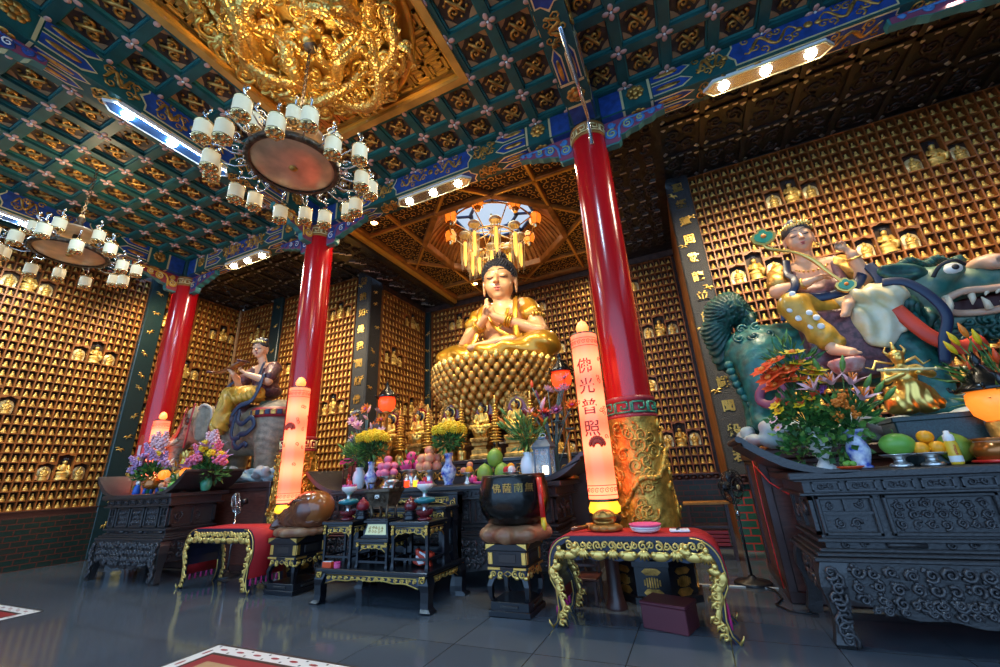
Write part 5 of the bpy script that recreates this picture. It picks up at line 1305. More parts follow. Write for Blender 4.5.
# ------------------------------------------------------------------ figures
def xf(prims, Mx, s=1.0):
    Mx = Matrix(Mx); out = []; e0 = Mx.to_quaternion().to_matrix()
    for p in prims:
        if p[0] in 'cC': out.append((p[0], tuple(Mx @ Vector(p[1])), tuple(Mx @ Vector(p[2])), p[3] * s, p[4] * s) + ((p[5] * s,) if len(p) > 5 else ()))
        else:
            r = p[2] if hasattr(p[2], '__len__') else (p[2],) * 3; ro = Euler(p[3]).to_matrix() if len(p) > 3 and p[3] is not None else Matrix.Identity(3)
            out.append((p[0], tuple(Mx @ Vector(p[1])), tuple(q * s for q in r), tuple((e0 @ ro).to_euler())) + ((p[4] * s,) if len(p) > 4 else ()))
    return out
HEAD = [('e', (0, .08, .25), (.74, .82, .78)), ('e', (0, -.08, -.38), (.60, .62, .52)), ('e', (0, -.40, -.78), (.24, .22, .18)), ('e', (.3, -.38, -.32), (.28, .25, .30)), ('e', (-.3, -.38, -.32), (.28, .25, .30)),
        ('c', (0, -.70, .14), (0, -.88, -.26), .055, .10, .05), ('e', (.09, -.80, -.28), (.08, .08, .06), None, .04), ('e', (-.09, -.80, -.28), (.08, .08, .06), None, .04),
        ('e', (.30, -.60, .05), (.19, .13, .11), None, .04), ('e', (-.30, -.60, .05), (.19, .13, .11), None, .04), ('c', (-.15, -.64, -.50), (.15, -.64, -.50), .07, .07, .05), ('c', (-.12, -.60, -.60), (.12, -.60, -.60), .07, .07, .05),
        ('e', (.74, .08, -.08), (.07, .16, .30), None, .03), ('e', (-.74, .08, -.08), (.07, .16, .30), None, .03), ('e', (.74, .04, -.42), (.06, .09, .22), None, .03), ('e', (-.74, .04, -.42), (.06, .09, .22), None, .03)]
def front(x, z, prims=HEAD, k=.12, y0=-1.3, y1=0):
    Y = np.linspace(y0, y1, 260); P = np.stack([np.full_like(Y, x), Y, np.full_like(Y, z)], -1); D = field(prims, P, k); i = np.argmax(D < 0); return Y[i] if D[i] < 0 else -.5
def face_parts(parent, Mh, s, hair=True, ush=False, curls=False, hairmat='hair', lipmat='lip'):
    Mx = np.array(Mh)
    g = G(); g.M = Mx
    for sx in (-1, 1):
        g.tube([(sx * (.30 + u * .17), front(sx * (.30 + u * .17), .0 - .045 * (1 - u * u)) - .012, .0 - .045 * (1 - u * u)) for u in (-1, -.6, -.2, .2, .6, 1)], [.008, .022, .026, .026, .022, .01], 6)
        g.tube([(sx * (.30 + u * .25), front(sx * (.30 + u * .25), .27 + .07 * (1 - u * u)) - .006, .27 + .07 * (1 - u * u)) for u in (-1, -.5, 0, .5, 1)], [.008, .018, .02, .016, .006], 6)
    part('eyes_and_brows', g, M['ink'], parent)
    g = G(); g.M = Mx; g.tube([(u * .15, front(u * .15, -.505) - .01, -.505 + .015 * abs(u)) for u in (-1, -.5, 0, .5, 1)], [.012, .045, .05, .045, .012], 8); g.tube([(u * .11, front(u * .11, -.60) - .005, -.60) for u in (-1, -.5, 0, .5, 1)], [.012, .045, .055, .045, .012], 8); part('lips', g, M[lipmat], parent)
    if hair:
        g = G(); g.M = Mx; pr = [('e', (0, .12, .34), (.77, .86, .76)), ('e', (0, .35, -.1), (.74, .6, .6))] + ([('e', (0, .12, 1.08), (.42, .42, .36))] if ush else [])
        pr += [('E', (0, -.75, -.15), (.60, .62, .62), None, .06), ('E', (.8, -.45, -.35), (.4, .5, .5), None, .06), ('E', (-.8, -.45, -.35), (.4, .5, .5), None, .06)]
        sculpt(g, pr, .055, .08, cut=lambda X: -X[..., 2] - .25)
        if curls:
            gold = PI * (3 - 5 ** .5); N = 420
            for i in range(N):
                zz = 1 - 1.35 * (i + .5) / N; r = math.sqrt(max(0, 1 - zz * zz)); a = i * gold; p = np.array((.77 * r * math.cos(a), .12 + .86 * r * math.sin(a), .34 + .76 * zz))
                if p[1] < -.30 and p[2] < .50 and abs(p[0]) < .62: continue
                g.ell(p, .066, 6, 5)
            for i in range(70):
                zz = 1 - 1.1 * (i + .5) / 70; r = math.sqrt(max(0, 1 - zz * zz)); a = i * gold; g.ell((.42 * r * math.cos(a), .12 + .42 * r * math.sin(a), 1.08 + .36 * zz), .064, 6, 5)
        part('hair', g, M[hairmat], parent)
def hmat(c, s, yaw=0, pitch=0, roll=0): return Matrix.LocRotScale(Vector(c), Euler((pitch, roll, yaw)), Vector((s,) * 3))
def hprims(c, s, yaw=0, pitch=0, roll=0): return xf(HEAD, hmat(c, s, yaw, pitch, roll), s)
def folds(amp, fx, fz, ph=0): return lambda X: amp * np.sin(fx * X[..., 0] + fz * X[..., 2] + 2.5 * np.sin(X[..., 2] * fx * .23 + ph) + 1.5 * np.sin(X[..., 1] * fx * .3))
def hand(pr, c, d, n, w, s, curl=.5, thumb=1):
    # palm at c, fingers along d, palm normal n, width axis w; s = palm half width
    c, d, n, w = [np.array(q, float) for q in (c, d, n, w)]
    pr.append(('c', c - d * s * .6, c + d * s * .5, s * .62, s * .72)); 
    for i, (o, L) in enumerate(((-.75, 1.5), (-.25, 1.85), (.25, 1.7), (.75, 1.3))):
        b = c + d * s * .9 + w * o * s; m = b + (d * math.cos(curl * .5) + n * math.sin(curl * .5)) * s * L * .55; e = m + (d * math.cos(curl * 1.5) + n * math.sin(curl * 1.5)) * s * L * .5
        pr.append(('c', tuple(b), tuple(m), s * .23, s * .20, s * .06)); pr.append(('c', tuple(m), tuple(e), s * .20, s * .15, s * .04))
    b = c - d * s * .1 + w * s * .75 * thumb; m = b + w * thumb * s * .55 + d * s * .5 + n * s * .2; e = m + d * s * .7 + n * s * .3 - w * thumb * s * .1
    pr.append(('c', tuple(b), tuple(m), s * .28, s * .23, s * .08)); pr.append(('c', tuple(m), tuple(e), s * .22, s * .17, s * .05))
def ribbon(g, pts, w, mt=0, n=24, up=(0, -1, 0), flat=.28):
    P = np.array(pts, float); t = np.linspace(0, len(P) - 1, n); out = []
    for q in t:
        i = min(int(q), len(P) - 2); f = q - i; p0, p1, p2, p3 = P[max(i - 1, 0)], P[i], P[i + 1], P[min(i + 2, len(P) - 1)]
        out.append(.5 * (2 * p1 + (p2 - p0) * f + (2 * p0 - 5 * p1 + 4 * p2 - p3) * f * f + (3 * p1 - p0 - 3 * p2 + p3) * f ** 3))
    return g.tube(out, w, 8, mt, flat=flat, up=up)
# --- the great buddha and its lotus throne
BX, BY, BZ = -3.95, 9.3, 4.34
t = thing('lotus_throne', 'great golden lotus throne of many rounded petals under the seated buddha', 'throne', (-3.87, 8.57, -.228)); t.scale = (.952,) * 3
g = G(); g.lathe([(.9, 2.75), (1.15, 3.1), (1.32, 3.5), (1.40, 3.9), (1.40, 4.28), (1.2, 4.34), (0, 4.34)], 48); part('core', g, M['bronze'], t)
for k in range(11):
    g = G(); z = 4.26 - k * .137; r = 1.43 - max(0, (k - 3)) ** 1.35 * .035; n = 44
    for i in range(n):
        a = 2 * PI * (i + .5 * (k % 2)) / n; d = np.array((math.cos(a), math.sin(a), 0)); up = np.array((d[0] * .45, d[1] * .45, .9)); b = d * r + np.array((0, 0, z - .12))
        g.tube([b, b + up * .08 + d * .05, b + up * .16 + d * .05, b + up * .20 + d * .02], [.06, .098, .08, .02], 8); g.ell(b + up * .155 + d * .055, .056, 8, 6)
    part('petal_row', g, M['goldold'] if k > 0 else M['gold'], t)
t = thing('buddha_statue', 'great golden seated buddha with dark curled hair and clasped hands', 'statue', (BX * .952, BY * .952, 1.5 + (BZ - 1.5) * .952 - .30)); t.scale = (.952,) * 3
HC, HS = (-.02, -.04, 2.46), .60
pr = [('e', (0, .12, 1.2), (.60, .42, .68)), ('c', (0, .05, 1.6), (-.01, .02, 2.05), .25, .24), ('c', (-.55, .08, 1.64), (.55, .08, 1.64), .24, .24), ('e', (0, -.05, .55), (.55, .42, .45))]
for s in (-1, 1):
    pr += [('c', (s * .74, .08, 1.56), (s * 1.06, -.12, .80), .22, .185), ('c', (s * 1.06, -.14, .78), (s * .16 - .09, -.60, 1.22), .18, .105)]
    hand(pr, (s * .085 - .10, -.66, 1.34), (-s * .12, -.1, 1), (-s, 0, .0), (0, -1, 0), .115, .75, 1)
pr += [('c', (-.13, -.72, 1.44), (-.13, -.74, 1.68), .035, .03, .02), ('c', (-.06, -.72, 1.44), (-.08, -.75, 1.69), .035, .03, .02)]
g = G(); sculpt(g, pr + hprims(HC, HS, .22, .10), .030, .06); part('body', g, M['skingold'], t); face_parts(t, hmat(HC, HS, .22, .10), HS, True, True, True)
g = G(); pr = [('e', (0, .20, 1.12), (.60, .40, .66)), ('c', (-.52, .12, 1.64), (.52, .12, 1.64), .25, .25)]
for s in (-1, 1): pr += [('c', (s * .72, .10, 1.60), (s * .83, .02, 1.36), .25, .28)]
pr += [('E', (-.04, -.50, 1.24), (.27, .50, .72), None, .04)]
sculpt(g, pr, .030, .07, folds(.020, 15, 4)); part('upper_robe', g, M['robegold'], t)
g = G(); pr = [('e', (0, -.35, .18), (1.30, .80, .22))]
for s in (-1, 1): pr += [('c', (s * .4, .0, .42), (s * 1.28, -.55, .32), .42, .34), ('c', (s * 1.30, -.60, .28), (-s * .1, -1.02, .22), .31, .20)]
sculpt(g, pr, .038, .10, folds(.026, 9, 12, 1)); part('lap_robe', g, M['robegold'], t)
g = G(); g2 = G(); sculpt(g, [('c', (-.42, -1.08, .36), (.25, -1.02, .40), .09, .11), ('c', (.2, -1.02, .40), (.6, -.92, .42), .11, .12)], .03, .06); part('shin', g, M['skingold'], t)
g = G()
for s in (-1, 1):
    ribbon(g, [(s * .40, -.02, 1.90), (s * .50, -.30, 1.6), (s * .52, -.46, 1.0), (s * .62, -.6, .62), (s * .78, -.72, .55)], .075)
    for q in range(3): a = np.array((s * 1.06, -.14, .78)); b = np.array((s * .16 - .09, -.60, 1.22)); c = a + (b - a) * (.68 + .05 * q); d = (b - a) / np.linalg.norm(b - a); u = np.cross(d, (0, 0, 1)); u /= np.linalg.norm(u); v = np.cross(d, u); g.tube([c + .155 * (math.cos(e) * u + math.sin(e) * v) for e in np.arange(16) * PI / 8], .03, 6, closed=True)
ribbon(g, [(-.4, -.38, .62), (-.1, -.52, .60), (.25, -.5, .64), (.45, -.4, .68)], .10); ribbon(g, [(0, -.55, .6), (.05, -.66, .45), (-.02, -.8, .38)], .09)
part('scarves_and_bracelets', g, M['robegold'], t)
for s in (-1, 1):
    g = G()
    for q in range(9): a = -1.2 + q * .34; c = np.array((s * .84, .01, 1.30)); p = c + .28 * np.array((math.cos(a) * .95, math.sin(a), 0)) ; g.ell(p - np.array((0, 0, .05)), (.06, .04, .07), 8, 6)
    part('sleeve_hem', g, M['robegold'], t)
g = G()
ribbon(g, [(-.28, -.34, 1.45), (-.1, -.44, 1.1), (.12, -.50, .85), (.34, -.48, .7)], .05); ribbon(g, [(.30, -.32, 1.5), (.22, -.42, 1.2), (.05, -.48, .9)], .05)
part('chest_cords', g, M['robegold'], t)
g = G(); g.ell((-.01, .02, 2.46 + 1.50 * .60), (.12, .12, .09), 10, 8)
for i in range(6): a = i * PI / 3; g.ell((.10 * math.cos(a), .02 + .10 * math.sin(a), 2.46 + 1.46 * .60), (.05, .05, .05), 8, 6)
part('crown_jewel', g, M['lotuspink'], t)
# --- green lion
t = thing('lion_statue', 'large green lion statue with open red jaws and a plumed tail', 'statue', (2.0, 7.05, 1.87))
o = np.array((2.0, 6.7, 1.87)); T = lambda *p: tuple(np.array(p) - o)
pr = [('c', T(1.30, 6.85, 2.95), T(2.5, 6.80, 2.92), .50, .55), ('e', T(1.15, 6.75, 3.02), (.45, .47, .46)), ('e', T(2.72, 6.62, 3.0), (.45, .52, .62))]
for y in (6.40, 7.05): pr += [('e', T(1.14, y, 2.72), (.32, .26, .48)), ('c', T(1.05, y - .02, 2.45), T(.98, y, 2.05), .2, .15), ('e', T(1.02, y - .06, 1.96), (.20, .22, .10)), ('c', T(2.74, y, 2.7), T(2.84, y - .08, 2.05), .24, .17), ('e', T(2.88, y - .14, 1.96), (.20, .23, .10))]
g = G(); sculpt(g, pr, .035, .12, lambda X: .012 * np.sin(X[..., 0] * 16 + 3 * np.sin(X[..., 2] * 9)) * np.sin(X[..., 2] * 15)); part('body', g, M['lion'], t)
hp = [('e', T(3.10, 6.55, 3.50), (.42, .42, .36)), ('c', T(3.25, 6.50, 3.48), T(3.82, 6.42, 3.46), .27, .22), ('c', T(3.10, 6.50, 3.06), T(3.70, 6.42, 2.98), .17, .14), ('e', T(2.95, 6.55, 3.2), (.33, .4, .4)), ('e', T(3.30, 6.16, 3.60), (.15, .12, .12)), ('C', T(3.14, 6.1, 3.20), T(4.0, 6.1, 3.20), .03, .14, .04), ('C', T(3.14, 6.4, 3.20), T(4.0, 6.4, 3.21), .03, .15, .04)]
g = G(); sculpt(g, hp, .026, .07, lambda X: .008 * np.sin(X[..., 0] * 30) * np.sin(X[..., 2] * 26)); part('head', g, M['lionface'], t)
g = G(); sculpt(g, [('e', T(3.72, 6.32, 3.66), (.17, .22, .10)), ('e', T(3.74, 6.16, 3.60), (.10, .09, .08)), ('E', T(3.76, 6.06, 3.60), (.05, .07, .045), None, .02)], .018, .05); part('nose', g, M['lionlip'], t)
g = G()
ribbon(g, [T(3.90, 6.20, 3.32), T(3.65, 6.19, 3.30), T(3.35, 6.17, 3.32), T(3.16, 6.2, 3.24), T(3.12, 6.2, 3.14), T(3.30, 6.28, 3.08), T(3.55, 6.26, 3.05), T(3.80, 6.24, 3.08)], .045, flat=.8); part('lips', g, M['lionlip'], t)
g = G(); g.box(T(3.5, 6.42, 3.18), (.7, .2, .22), 0, .05); part('mouth_lining', g, M['mouthred'], t)
for (x, z, dz, r) in ((3.20, 3.30, -.24, .045), (3.42, 3.30, -.16, .04), (3.56, 3.30, -.07, .03), (3.66, 3.30, -.07, .03), (3.76, 3.30, -.08, .03), (3.52, 3.06, .16, .04), (3.66, 3.06, .08, .03), (3.78, 3.07, .1, .03)):
    g = G(); g.tube([T(x, 6.2, z), T(x - .01, 6.18, z + dz * .55), T(x - .035, 6.18, z + dz)], [r, r * .8, .006], 8); part('tooth', g, M['tooth'], t)
g = G(); g.ell(T(3.30, 6.08, 3.60), (.10, .06, .075), 12, 8, 0); g.ell(T(3.31, 6.025, 3.60), (.036, .02, .036), 10, 6, 1); ribbon(g, [T(3.12, 6.12, 3.55), T(3.2, 6.06, 3.66), T(3.32, 6.03, 3.69), T(3.43, 6.07, 3.62)], .022, 1); part('eye', g, [M['eyewhite'], M['ink']], t)
g = G(); sculpt(g, [('e', T(2.88, 6.17, 3.70), (.26, .09, .13), (0, .25, .1)), ('c', T(2.95, 6.18, 3.68), T(2.68, 6.10, 3.80), .09, .02), ('E', T(2.86, 6.07, 3.70), (.17, .05, .06), (0, .25, .1))], .018, .05); part('ear', g, M['liondk'], t)
g = G(); R = random.Random(4)
for i in range(14): x = 2.98 + i * .05; b = np.array(T(x, 6.22 + .02 * i, 3.78 + .04 * math.sin(i))); g.tube([b, b + (-.04, -.03, .06), b + (-.11, 0, .07)], [.055, .05, .01], 6)
for i in range(40): x = R.uniform(2.95, 3.65); b = np.array(T(x, R.uniform(6.18, 6.5), R.uniform(2.70, 2.94) + .06 * (x - 3))); g.curl(b, (1, 0, 0), (0, 0, 1), R.uniform(.05, .08), .03, 1.1, R.uniform(0, 6), R.choice((-1, 1)), .035, n=10)
for i in range(46): a = R.uniform(-.6, 3.2); b = np.array(T(2.72 + .42 * math.cos(a) * .6, R.uniform(6.12, 6.3), 3.1 + .5 * math.sin(a) - .2)); g.tube([b, b + (.02, -.04, -.12), b + (R.uniform(-.05, .05), 0, -.26)], [.05, .055, .01], 6)
part('mane', g, M['liondk'], t)
g = G(); sculpt(g, [('c', T(1.05, 6.9, 2.75), T(.72, 6.85, 3.0), .10, .13), ('c', T(.72, 6.85, 3.0), T(.68, 6.75, 3.5), .15, .22), ('e', T(.86, 6.72, 3.78), (.30, .26, .26)), ('c', T(.95, 6.7, 3.88), T(1.16, 6.7, 3.62), .2, .12)], .022, .08, lambda X: .018 * np.sin(40 * np.arctan2(X[..., 2] - 1.75, X[..., 0] + 1.0) + 6 * np.sin(X[..., 1] * 9)))
for i in range(10): a = i * .2; b = np.array(T(1.16 - .02 * i, 6.55 + .03 * i, 3.6 - .04 * (i % 3))); g.tube([b, b + (.02, -.02, -.12), b + (-.05, 0, -.24)], [.06, .05, .008], 6)
part('tail', g, M['liondk'], t)
g = G()
for q, (cx, cz) in enumerate(((1.0, 3.38), (1.18, 3.36), (.92, 3.22), (1.10, 3.20), (1.30, 3.22), (1.0, 3.04))): g.curl(T(cx, 6.30 + .06 * abs(q - 3), cz), (1, 0, 0), (0, .3, 1), .075, .022, 1.3, q, 1, .03); g.ell(T(cx, 6.29 + .06 * abs(q - 3), cz), .03, 8, 6)
part('rump_curls', g, M['lion'], t); g = G()
for i in range(9): g.ell(T(.72 + .014 * i * i * .3, 6.44, 2.86 - i * .10), .062, 10, 8)
part('leg_beads', g, M['lion'], t)
g = G(); ribbon(g, [T(2.62, 6.02, 3.2), T(2.80, 5.98, 2.8), T(3.05, 6.02, 2.62), T(3.3, 6.14, 2.70)], .085, flat=.5)
for i in range(7): u = i / 6; g.box(T(2.82 + .42 * u, 5.97 + .12 * u * u, 2.74 - .12 * math.sin(u * 2.6)), (.05, .03, .05), 1, .005)
part('collar', g, [M['lampmotif'], M['orange']], t)
g = G(); ribbon(g, [T(.98, 6.32, 2.42), T(1.16, 6.12, 2.6), T(1.22, 6.05, 2.35), T(1.08, 6.02, 2.18), T(.95, 6.1, 2.25), T(1.0, 6.1, 2.4), T(1.2, 6.04, 2.5)], .06, flat=.5); part('saddle_ribbon', g, M['plum'], t)
g = G(); sculpt(g, [('b', T(2.05, 6.25, 2.52), (.42, .26, .10)), ('b', T(2.05, 6.55, 2.95), (.40, .5, .42)), ('e', T(2.35, 6.3, 2.9), (.30, .16, .35))], .03, .05, folds(.012, 13, 3)); part('saddle_cloth', g, M['robeplum'], t)
# --- rider on the lion
o = np.array((2.05, 6.45, 3.35)); T = lambda *p: tuple(np.array(p) - o)
t = thing('bodhisattva_statue', 'painted seated bodhisattva in yellow robe riding the green lion', 'statue', (o[0], o[1] + .35, o[2]))
HC, HS, HR = T(2.0, 6.38, 4.60), .245, (-.10, .12, -.08)
pr = [('e', T(2.03, 6.52, 3.98), (.33, .21, .30)), ('e', T(2.05, 6.50, 3.66), (.26, .19, .24)), ('c', T(1.74, 6.52, 4.14), T(2.34, 6.52, 4.12), .14, .14), ('c', T(2.03, 6.5, 4.18), T(2.01, 6.42, 4.42), .105, .105),
      ('c', T(1.68, 6.50, 4.12), T(1.56, 6.38, 3.84), .125, .10), ('c', T(1.56, 6.37, 3.83), T(1.88, 6.14, 3.80), .10, .062), ('c', T(2.40, 6.50, 4.08), T(2.56, 6.34, 3.80), .125, .10), ('c', T(2.56, 6.33, 3.80), T(2.47, 6.20, 4.10), .10, .065)]
hand(pr, T(1.99, 6.10, 3.82), (.95, -.2, .12), (.1, .2, -1), (0, -.9, .3), .062, .6, 1); hand(pr, T(2.40, 6.18, 4.20), (-.75, -.25, .5), (-.3, -.8, .2), (-.5, .2, -.8), .062, 1.0, -1)
g = G(); sculpt(g, pr + hprims(HC, HS, *HR), .017, .045); part('body', g, M['skin'], t); face_parts(t, hmat(HC, HS, *HR), HS, True)
f1 = [('c', T(1.85, 6.02, 2.92), T(1.87, 5.99, 2.80), .075, .07), ('c', T(1.87, 6.0, 2.79), T(1.99, 5.82, 2.69), .075, .055)] + [('c', T(1.93 + .026 * i, 5.85 - .005 * i, 2.69), T(1.95 + .028 * i, 5.79, 2.665), .018, .016, .01) for i in range(5)]
f2 = [('c', T(2.24, 6.06, 3.44), T(2.17, 6.0, 3.34), .065, .06), ('c', T(2.17, 6.0, 3.34), T(2.10, 5.97, 3.22), .06, .045)] + [('c', T(2.06 + .022 * i, 5.97, 3.23), T(2.05 + .022 * i, 5.955, 3.19), .015, .013, .01) for i in range(5)]
for pr in (f1, f2): g = G(); sculpt(g, pr, .012, .03); part('foot', g, M['skin'], t)
g = G(); sculpt(g, [('c', T(2.05, 6.46, 3.48), T(1.62, 6.12, 3.50), .19, .175), ('c', T(1.60, 6.10, 3.48), T(1.84, 6.05, 2.98), .175, .14), ('c', T(1.80, 6.08, 3.0), T(1.90, 6.05, 2.90), .13, .13), ('e', T(2.1, 6.46, 3.45), (.36, .24, .17))], .018, .06, folds(.011, 26, -12)); part('yellow_robe', g, M['robeyellow'], t)
g = G(); R = random.Random(6)
for (x, z, y) in ((1.50, 3.56, 5.99), (1.62, 3.62, 5.97), (1.54, 3.40, 5.96), (1.66, 3.46, 5.93), (1.60, 3.26, 5.95), (1.72, 3.30, 5.915), (1.70, 3.12, 5.93), (1.80, 3.10, 5.92), (1.78, 3.22, 5.91)): g.ell(T(x, y, z), (.042, .012, .042), 10, 6)
part('robe_medallions', g, M['white'], t)
g = G(); sculpt(g, [('c', T(2.2, 6.42, 3.48), T(2.66, 6.14, 3.44), .18, .17), ('c', T(2.66, 6.12, 3.38), T(2.32, 6.04, 3.44), .15, .11), ('e', T(2.42, 6.06, 3.08), (.24, .09, .33)), ('c', T(2.25, 6.05, 3.2), T(2.35, 6.03, 2.78), .09, .05), ('c', T(2.56, 6.08, 3.3), T(2.62, 6.06, 2.95), .10, .05)], .018, .06, folds(.016, 30, 6)); part('cream_robe', g, M['robecream'], t)
g = G(); sculpt(g, [('e', T(2.05, 6.50, 3.68), (.33, .25, .22)), ('c', T(1.80, 6.46, 4.05), T(2.2, 6.40, 3.75), .10, .12), ('c', T(2.34, 6.5, 4.12), T(2.32, 6.42, 3.75), .13, .12)], .018, .06, folds(.008, 30, 10)); part('plum_garment', g, M['robeplum'], t)
for s, (a, b) in ((1, (T(1.68, 6.50, 4.13), T(1.60, 6.42, 3.95))), (-1, (T(2.40, 6.50, 4.09), T(2.50, 6.40, 3.92)))): g = G(); sculpt(g, [('c', a, b, .155, .15), ('e', a, (.17, .16, .10))], .018, .04, folds(.006, 40, 20)); part('shoulder_guard', g, M['goldold'], t)
g = G()
ribbon(g, [T(1.78, 6.40, 4.30), T(1.72, 6.30, 4.05), T(1.74, 6.16, 3.9), T(1.70, 6.10, 3.74), T(1.58, 6.12, 3.64)], .05); ribbon(g, [T(1.58, 6.12, 3.64), T(1.52, 6.08, 3.5), T(1.46, 6.1, 3.3)], .035)
ribbon(g, [T(1.74, 6.22, 3.66), T(2.0, 6.16, 3.56), T(2.3, 6.14, 3.60), T(2.46, 6.2, 3.72), T(2.58, 6.3, 3.95)], .06); ribbon(g, [T(2.6, 6.22, 3.92), T(2.64, 6.16, 3.7), T(2.62, 6.14, 3.5)], .07)
ribbon(g, [T(2.58, 6.0, 3.56), T(2.76, 5.94, 3.5), T(2.92, 5.92, 3.28), T(3.0, 5.92, 3.0), T(2.90, 5.94, 2.72), T(2.84, 5.98, 2.45)], .055); part('navy_ribbons', g, M['ribbon'], t)
g = G()
for c, d, r in ((T(1.83, 6.17, 3.80), (1, -.7, 0), .072), (T(2.48, 6.22, 4.05), (-.2, -.4, 1), .075)):
    d = np.array(d) / np.linalg.norm(d); u = np.cross(d, (0, .3, 1)); u /= np.linalg.norm(u); v = np.cross(d, u); g.tube([np.array(c) + r * (math.cos(e) * u + math.sin(e) * v) for e in np.arange(14) * PI / 7], .016, 6, closed=True)
for i in range(9): a = -1.2 + i * .3; g.ell(T(2.03 + .20 * math.sin(a), 6.30 + .02 * a * a, 4.12 - .10 * math.cos(a)), .017, 6, 5)
g.M = np.array(hmat(HC, HS, *HR))
for i in range(11): a = -1.0 + i * .2; r = (.84, .9); h_ = .16 * math.cos(a * 1.3); g.ell((r[0] * math.sin(a), -.80 * math.cos(a) + .06, .62 + .1 * math.cos(a)), (.08, .05, .07 + h_ * .6), 8, 6)
g.ell((0, -.84, .86), (.10, .07, .16), 8, 6); g.curl((-.8, -.1, .4), (0, 1, 0), (0, 0, 1), .2, .05, 1.3); g.curl((.8, -.1, .4), (0, 1, 0), (0, 0, 1), .2, .05, 1.3); g.rst()
for s in (-1, 1): c = T(2.0 + s * .185, 6.36, 4.42); g.tube([np.array(c) + .035 * np.array((math.cos(e), 0, math.sin(e))) for e in np.arange(10) * PI / 5], .009, 5, closed=True)
part('gold_ornaments', g, M['gold'], t)
g = G(); g.M = np.array(hmat(HC, HS, *HR)); sculpt(g, [('e', (0, .1, 1.05), (.30, .28, .26)), ('e', (.28, .1, 1.0), (.2, .18, .16)), ('e', (-.28, .1, 1.0), (.2, .18, .16))], .05, .05); g.rst(); part('topknot', g, M['hairblue'], t)
t = thing('ruyi_scepter', 'curved gilt scepter with jade heart head held across the lion rider\'s chest', 'scepter', (1.8, 6.37, 4.2)); T2 = lambda x, y, z: (x - 1.8, y - 6.02, z - 4.2)
g = G(); ribbon(g, [T2(1.44, 5.95, 4.46), T2(1.50, 5.95, 4.36), T2(1.62, 5.98, 4.30), T2(1.80, 6.02, 4.24), T2(1.98, 6.04, 4.08), T2(2.10, 6.04, 3.86), T2(2.22, 6.03, 3.66)], [.02 + .014 * math.sin(i * .3) ** 2 for i in range(24)], flat=.7); part('handle', g, M['gold'], t)
for nm, c, s in (('cloud_head', (1.48, 5.93, 4.54), .14), ('butt_ornament', (2.22, 5.99, 3.62), .10)):
    g = G(); c = T2(*c); sc_ = lambda k, y: [((c[0] + k * s * x), c[2] + k * s * z) for x, z in ((0, -1), (.45, -.85), (1, -.45), (1.15, .05), (.9, .5), (.5, .55), (.3, .9), (0, 1.0), (-.3, .9), (-.5, .55), (-.9, .5), (-1.15, .05), (-1, -.45), (-.45, -.85))]
    g.prism(sc_(1, 0), .05, 0, 'xz', (0, c[1], 0)); g.prism(sc_(.74, 0), .02, 1, 'xz', (0, c[1] - .016, 0)); g.ell((c[0], c[1] - .02, c[2]), (s * .25, .02, s * .25), 8, 6, 2); part(nm, g, [M['gold'], M['jade'], M['orange']], t)
t = thing('lotus_footrest', 'small pink lotus footrest under the bare foot of the lion rider', 'footrest', (1.92, 6.25, 2.46))
g = G(); g.lathe([(.12, 0), (.16, .06), (.19, .13), (.17, .165), (0, .17)], 20); part('pod', g, M['lotuspink'], t); g = G()
for k in range(2):
    for i in range(10): a = (i + .5 * k) * PI / 5; d = np.array((math.cos(a), math.sin(a), 0)); g.petal(d * .13 + np.array((0, 0, .02 + .03 * k)), d, (0, 0, 1), .15 - .03 * k, .11, .035, curl=.35)
part('petals', g, M['lotuspink'], t)
# --- elephant and its rider
o = np.array((-9.7, 6.4, 1.88)); T = lambda *p: tuple(np.array(p) - o)
t = thing('elephant_statue', 'grey painted elephant statue with a harness band across its rump', 'statue', (o[0], o[1] + .3, o[2]))
pr = [('c', T(-8.75, 6.42, 2.80), T(-10.5, 6.42, 2.82), .60, .56), ('e', T(-8.66, 6.40, 2.86), (.58, .58, .58)), ('e', T(-11.1, 6.25, 3.05), (.48, .44, .50)), ('e', T(-11.3, 6.15, 3.32), (.28, .30, .26)), ('c', T(-11.45, 6.1, 3.0), T(-11.70, 5.98, 2.65), .30, .20), ('c', T(-11.70, 5.98, 2.65), T(-11.66, 5.92, 2.30), .19, .15), ('c', T(-11.66, 5.92, 2.30), T(-11.45, 5.86, 2.08), .15, .10)]
for y in (6.12, 6.72): pr += [('c', T(-8.55, y, 2.5), T(-8.52, y - .02, 1.98), .31, .25), ('c', T(-10.5, y, 2.5), T(-10.5, y, 1.98), .29, .24)]
def edisp(X):
    P = X + o; m = np.clip((P[..., 0] < -11.35) & (P[..., 2] < 2.9), 0, 1); return .006 * np.sin(X[..., 2] * 40 + 3 * np.sin(X[..., 0] * 9)) + m * .014 * np.sin(X[..., 2] * 70)
g = G(); sculpt(g, pr, .034, .12, edisp); part('body', g, M['elephant'], t)
g = G(); sculpt(g, [('e', T(-10.56, 5.80, 3.08), (.25, .05, .38), (0, .2, .35)), ('e', T(-10.50, 5.82, 2.82), (.18, .05, .24), (0, .1, .35))], .024, .06, lambda X: .014 * np.sin(X[..., 0] * 22)); part('ear', g, M['elephant'], t)
g = G(); ribbon(g, [T(-10.76, 5.78, 3.38), T(-10.58, 5.76, 3.47), T(-10.36, 5.82, 3.36), T(-10.31, 5.84, 3.08)], .04, flat=.7); part('pale_ear_rim', g, M['elephear'], t)
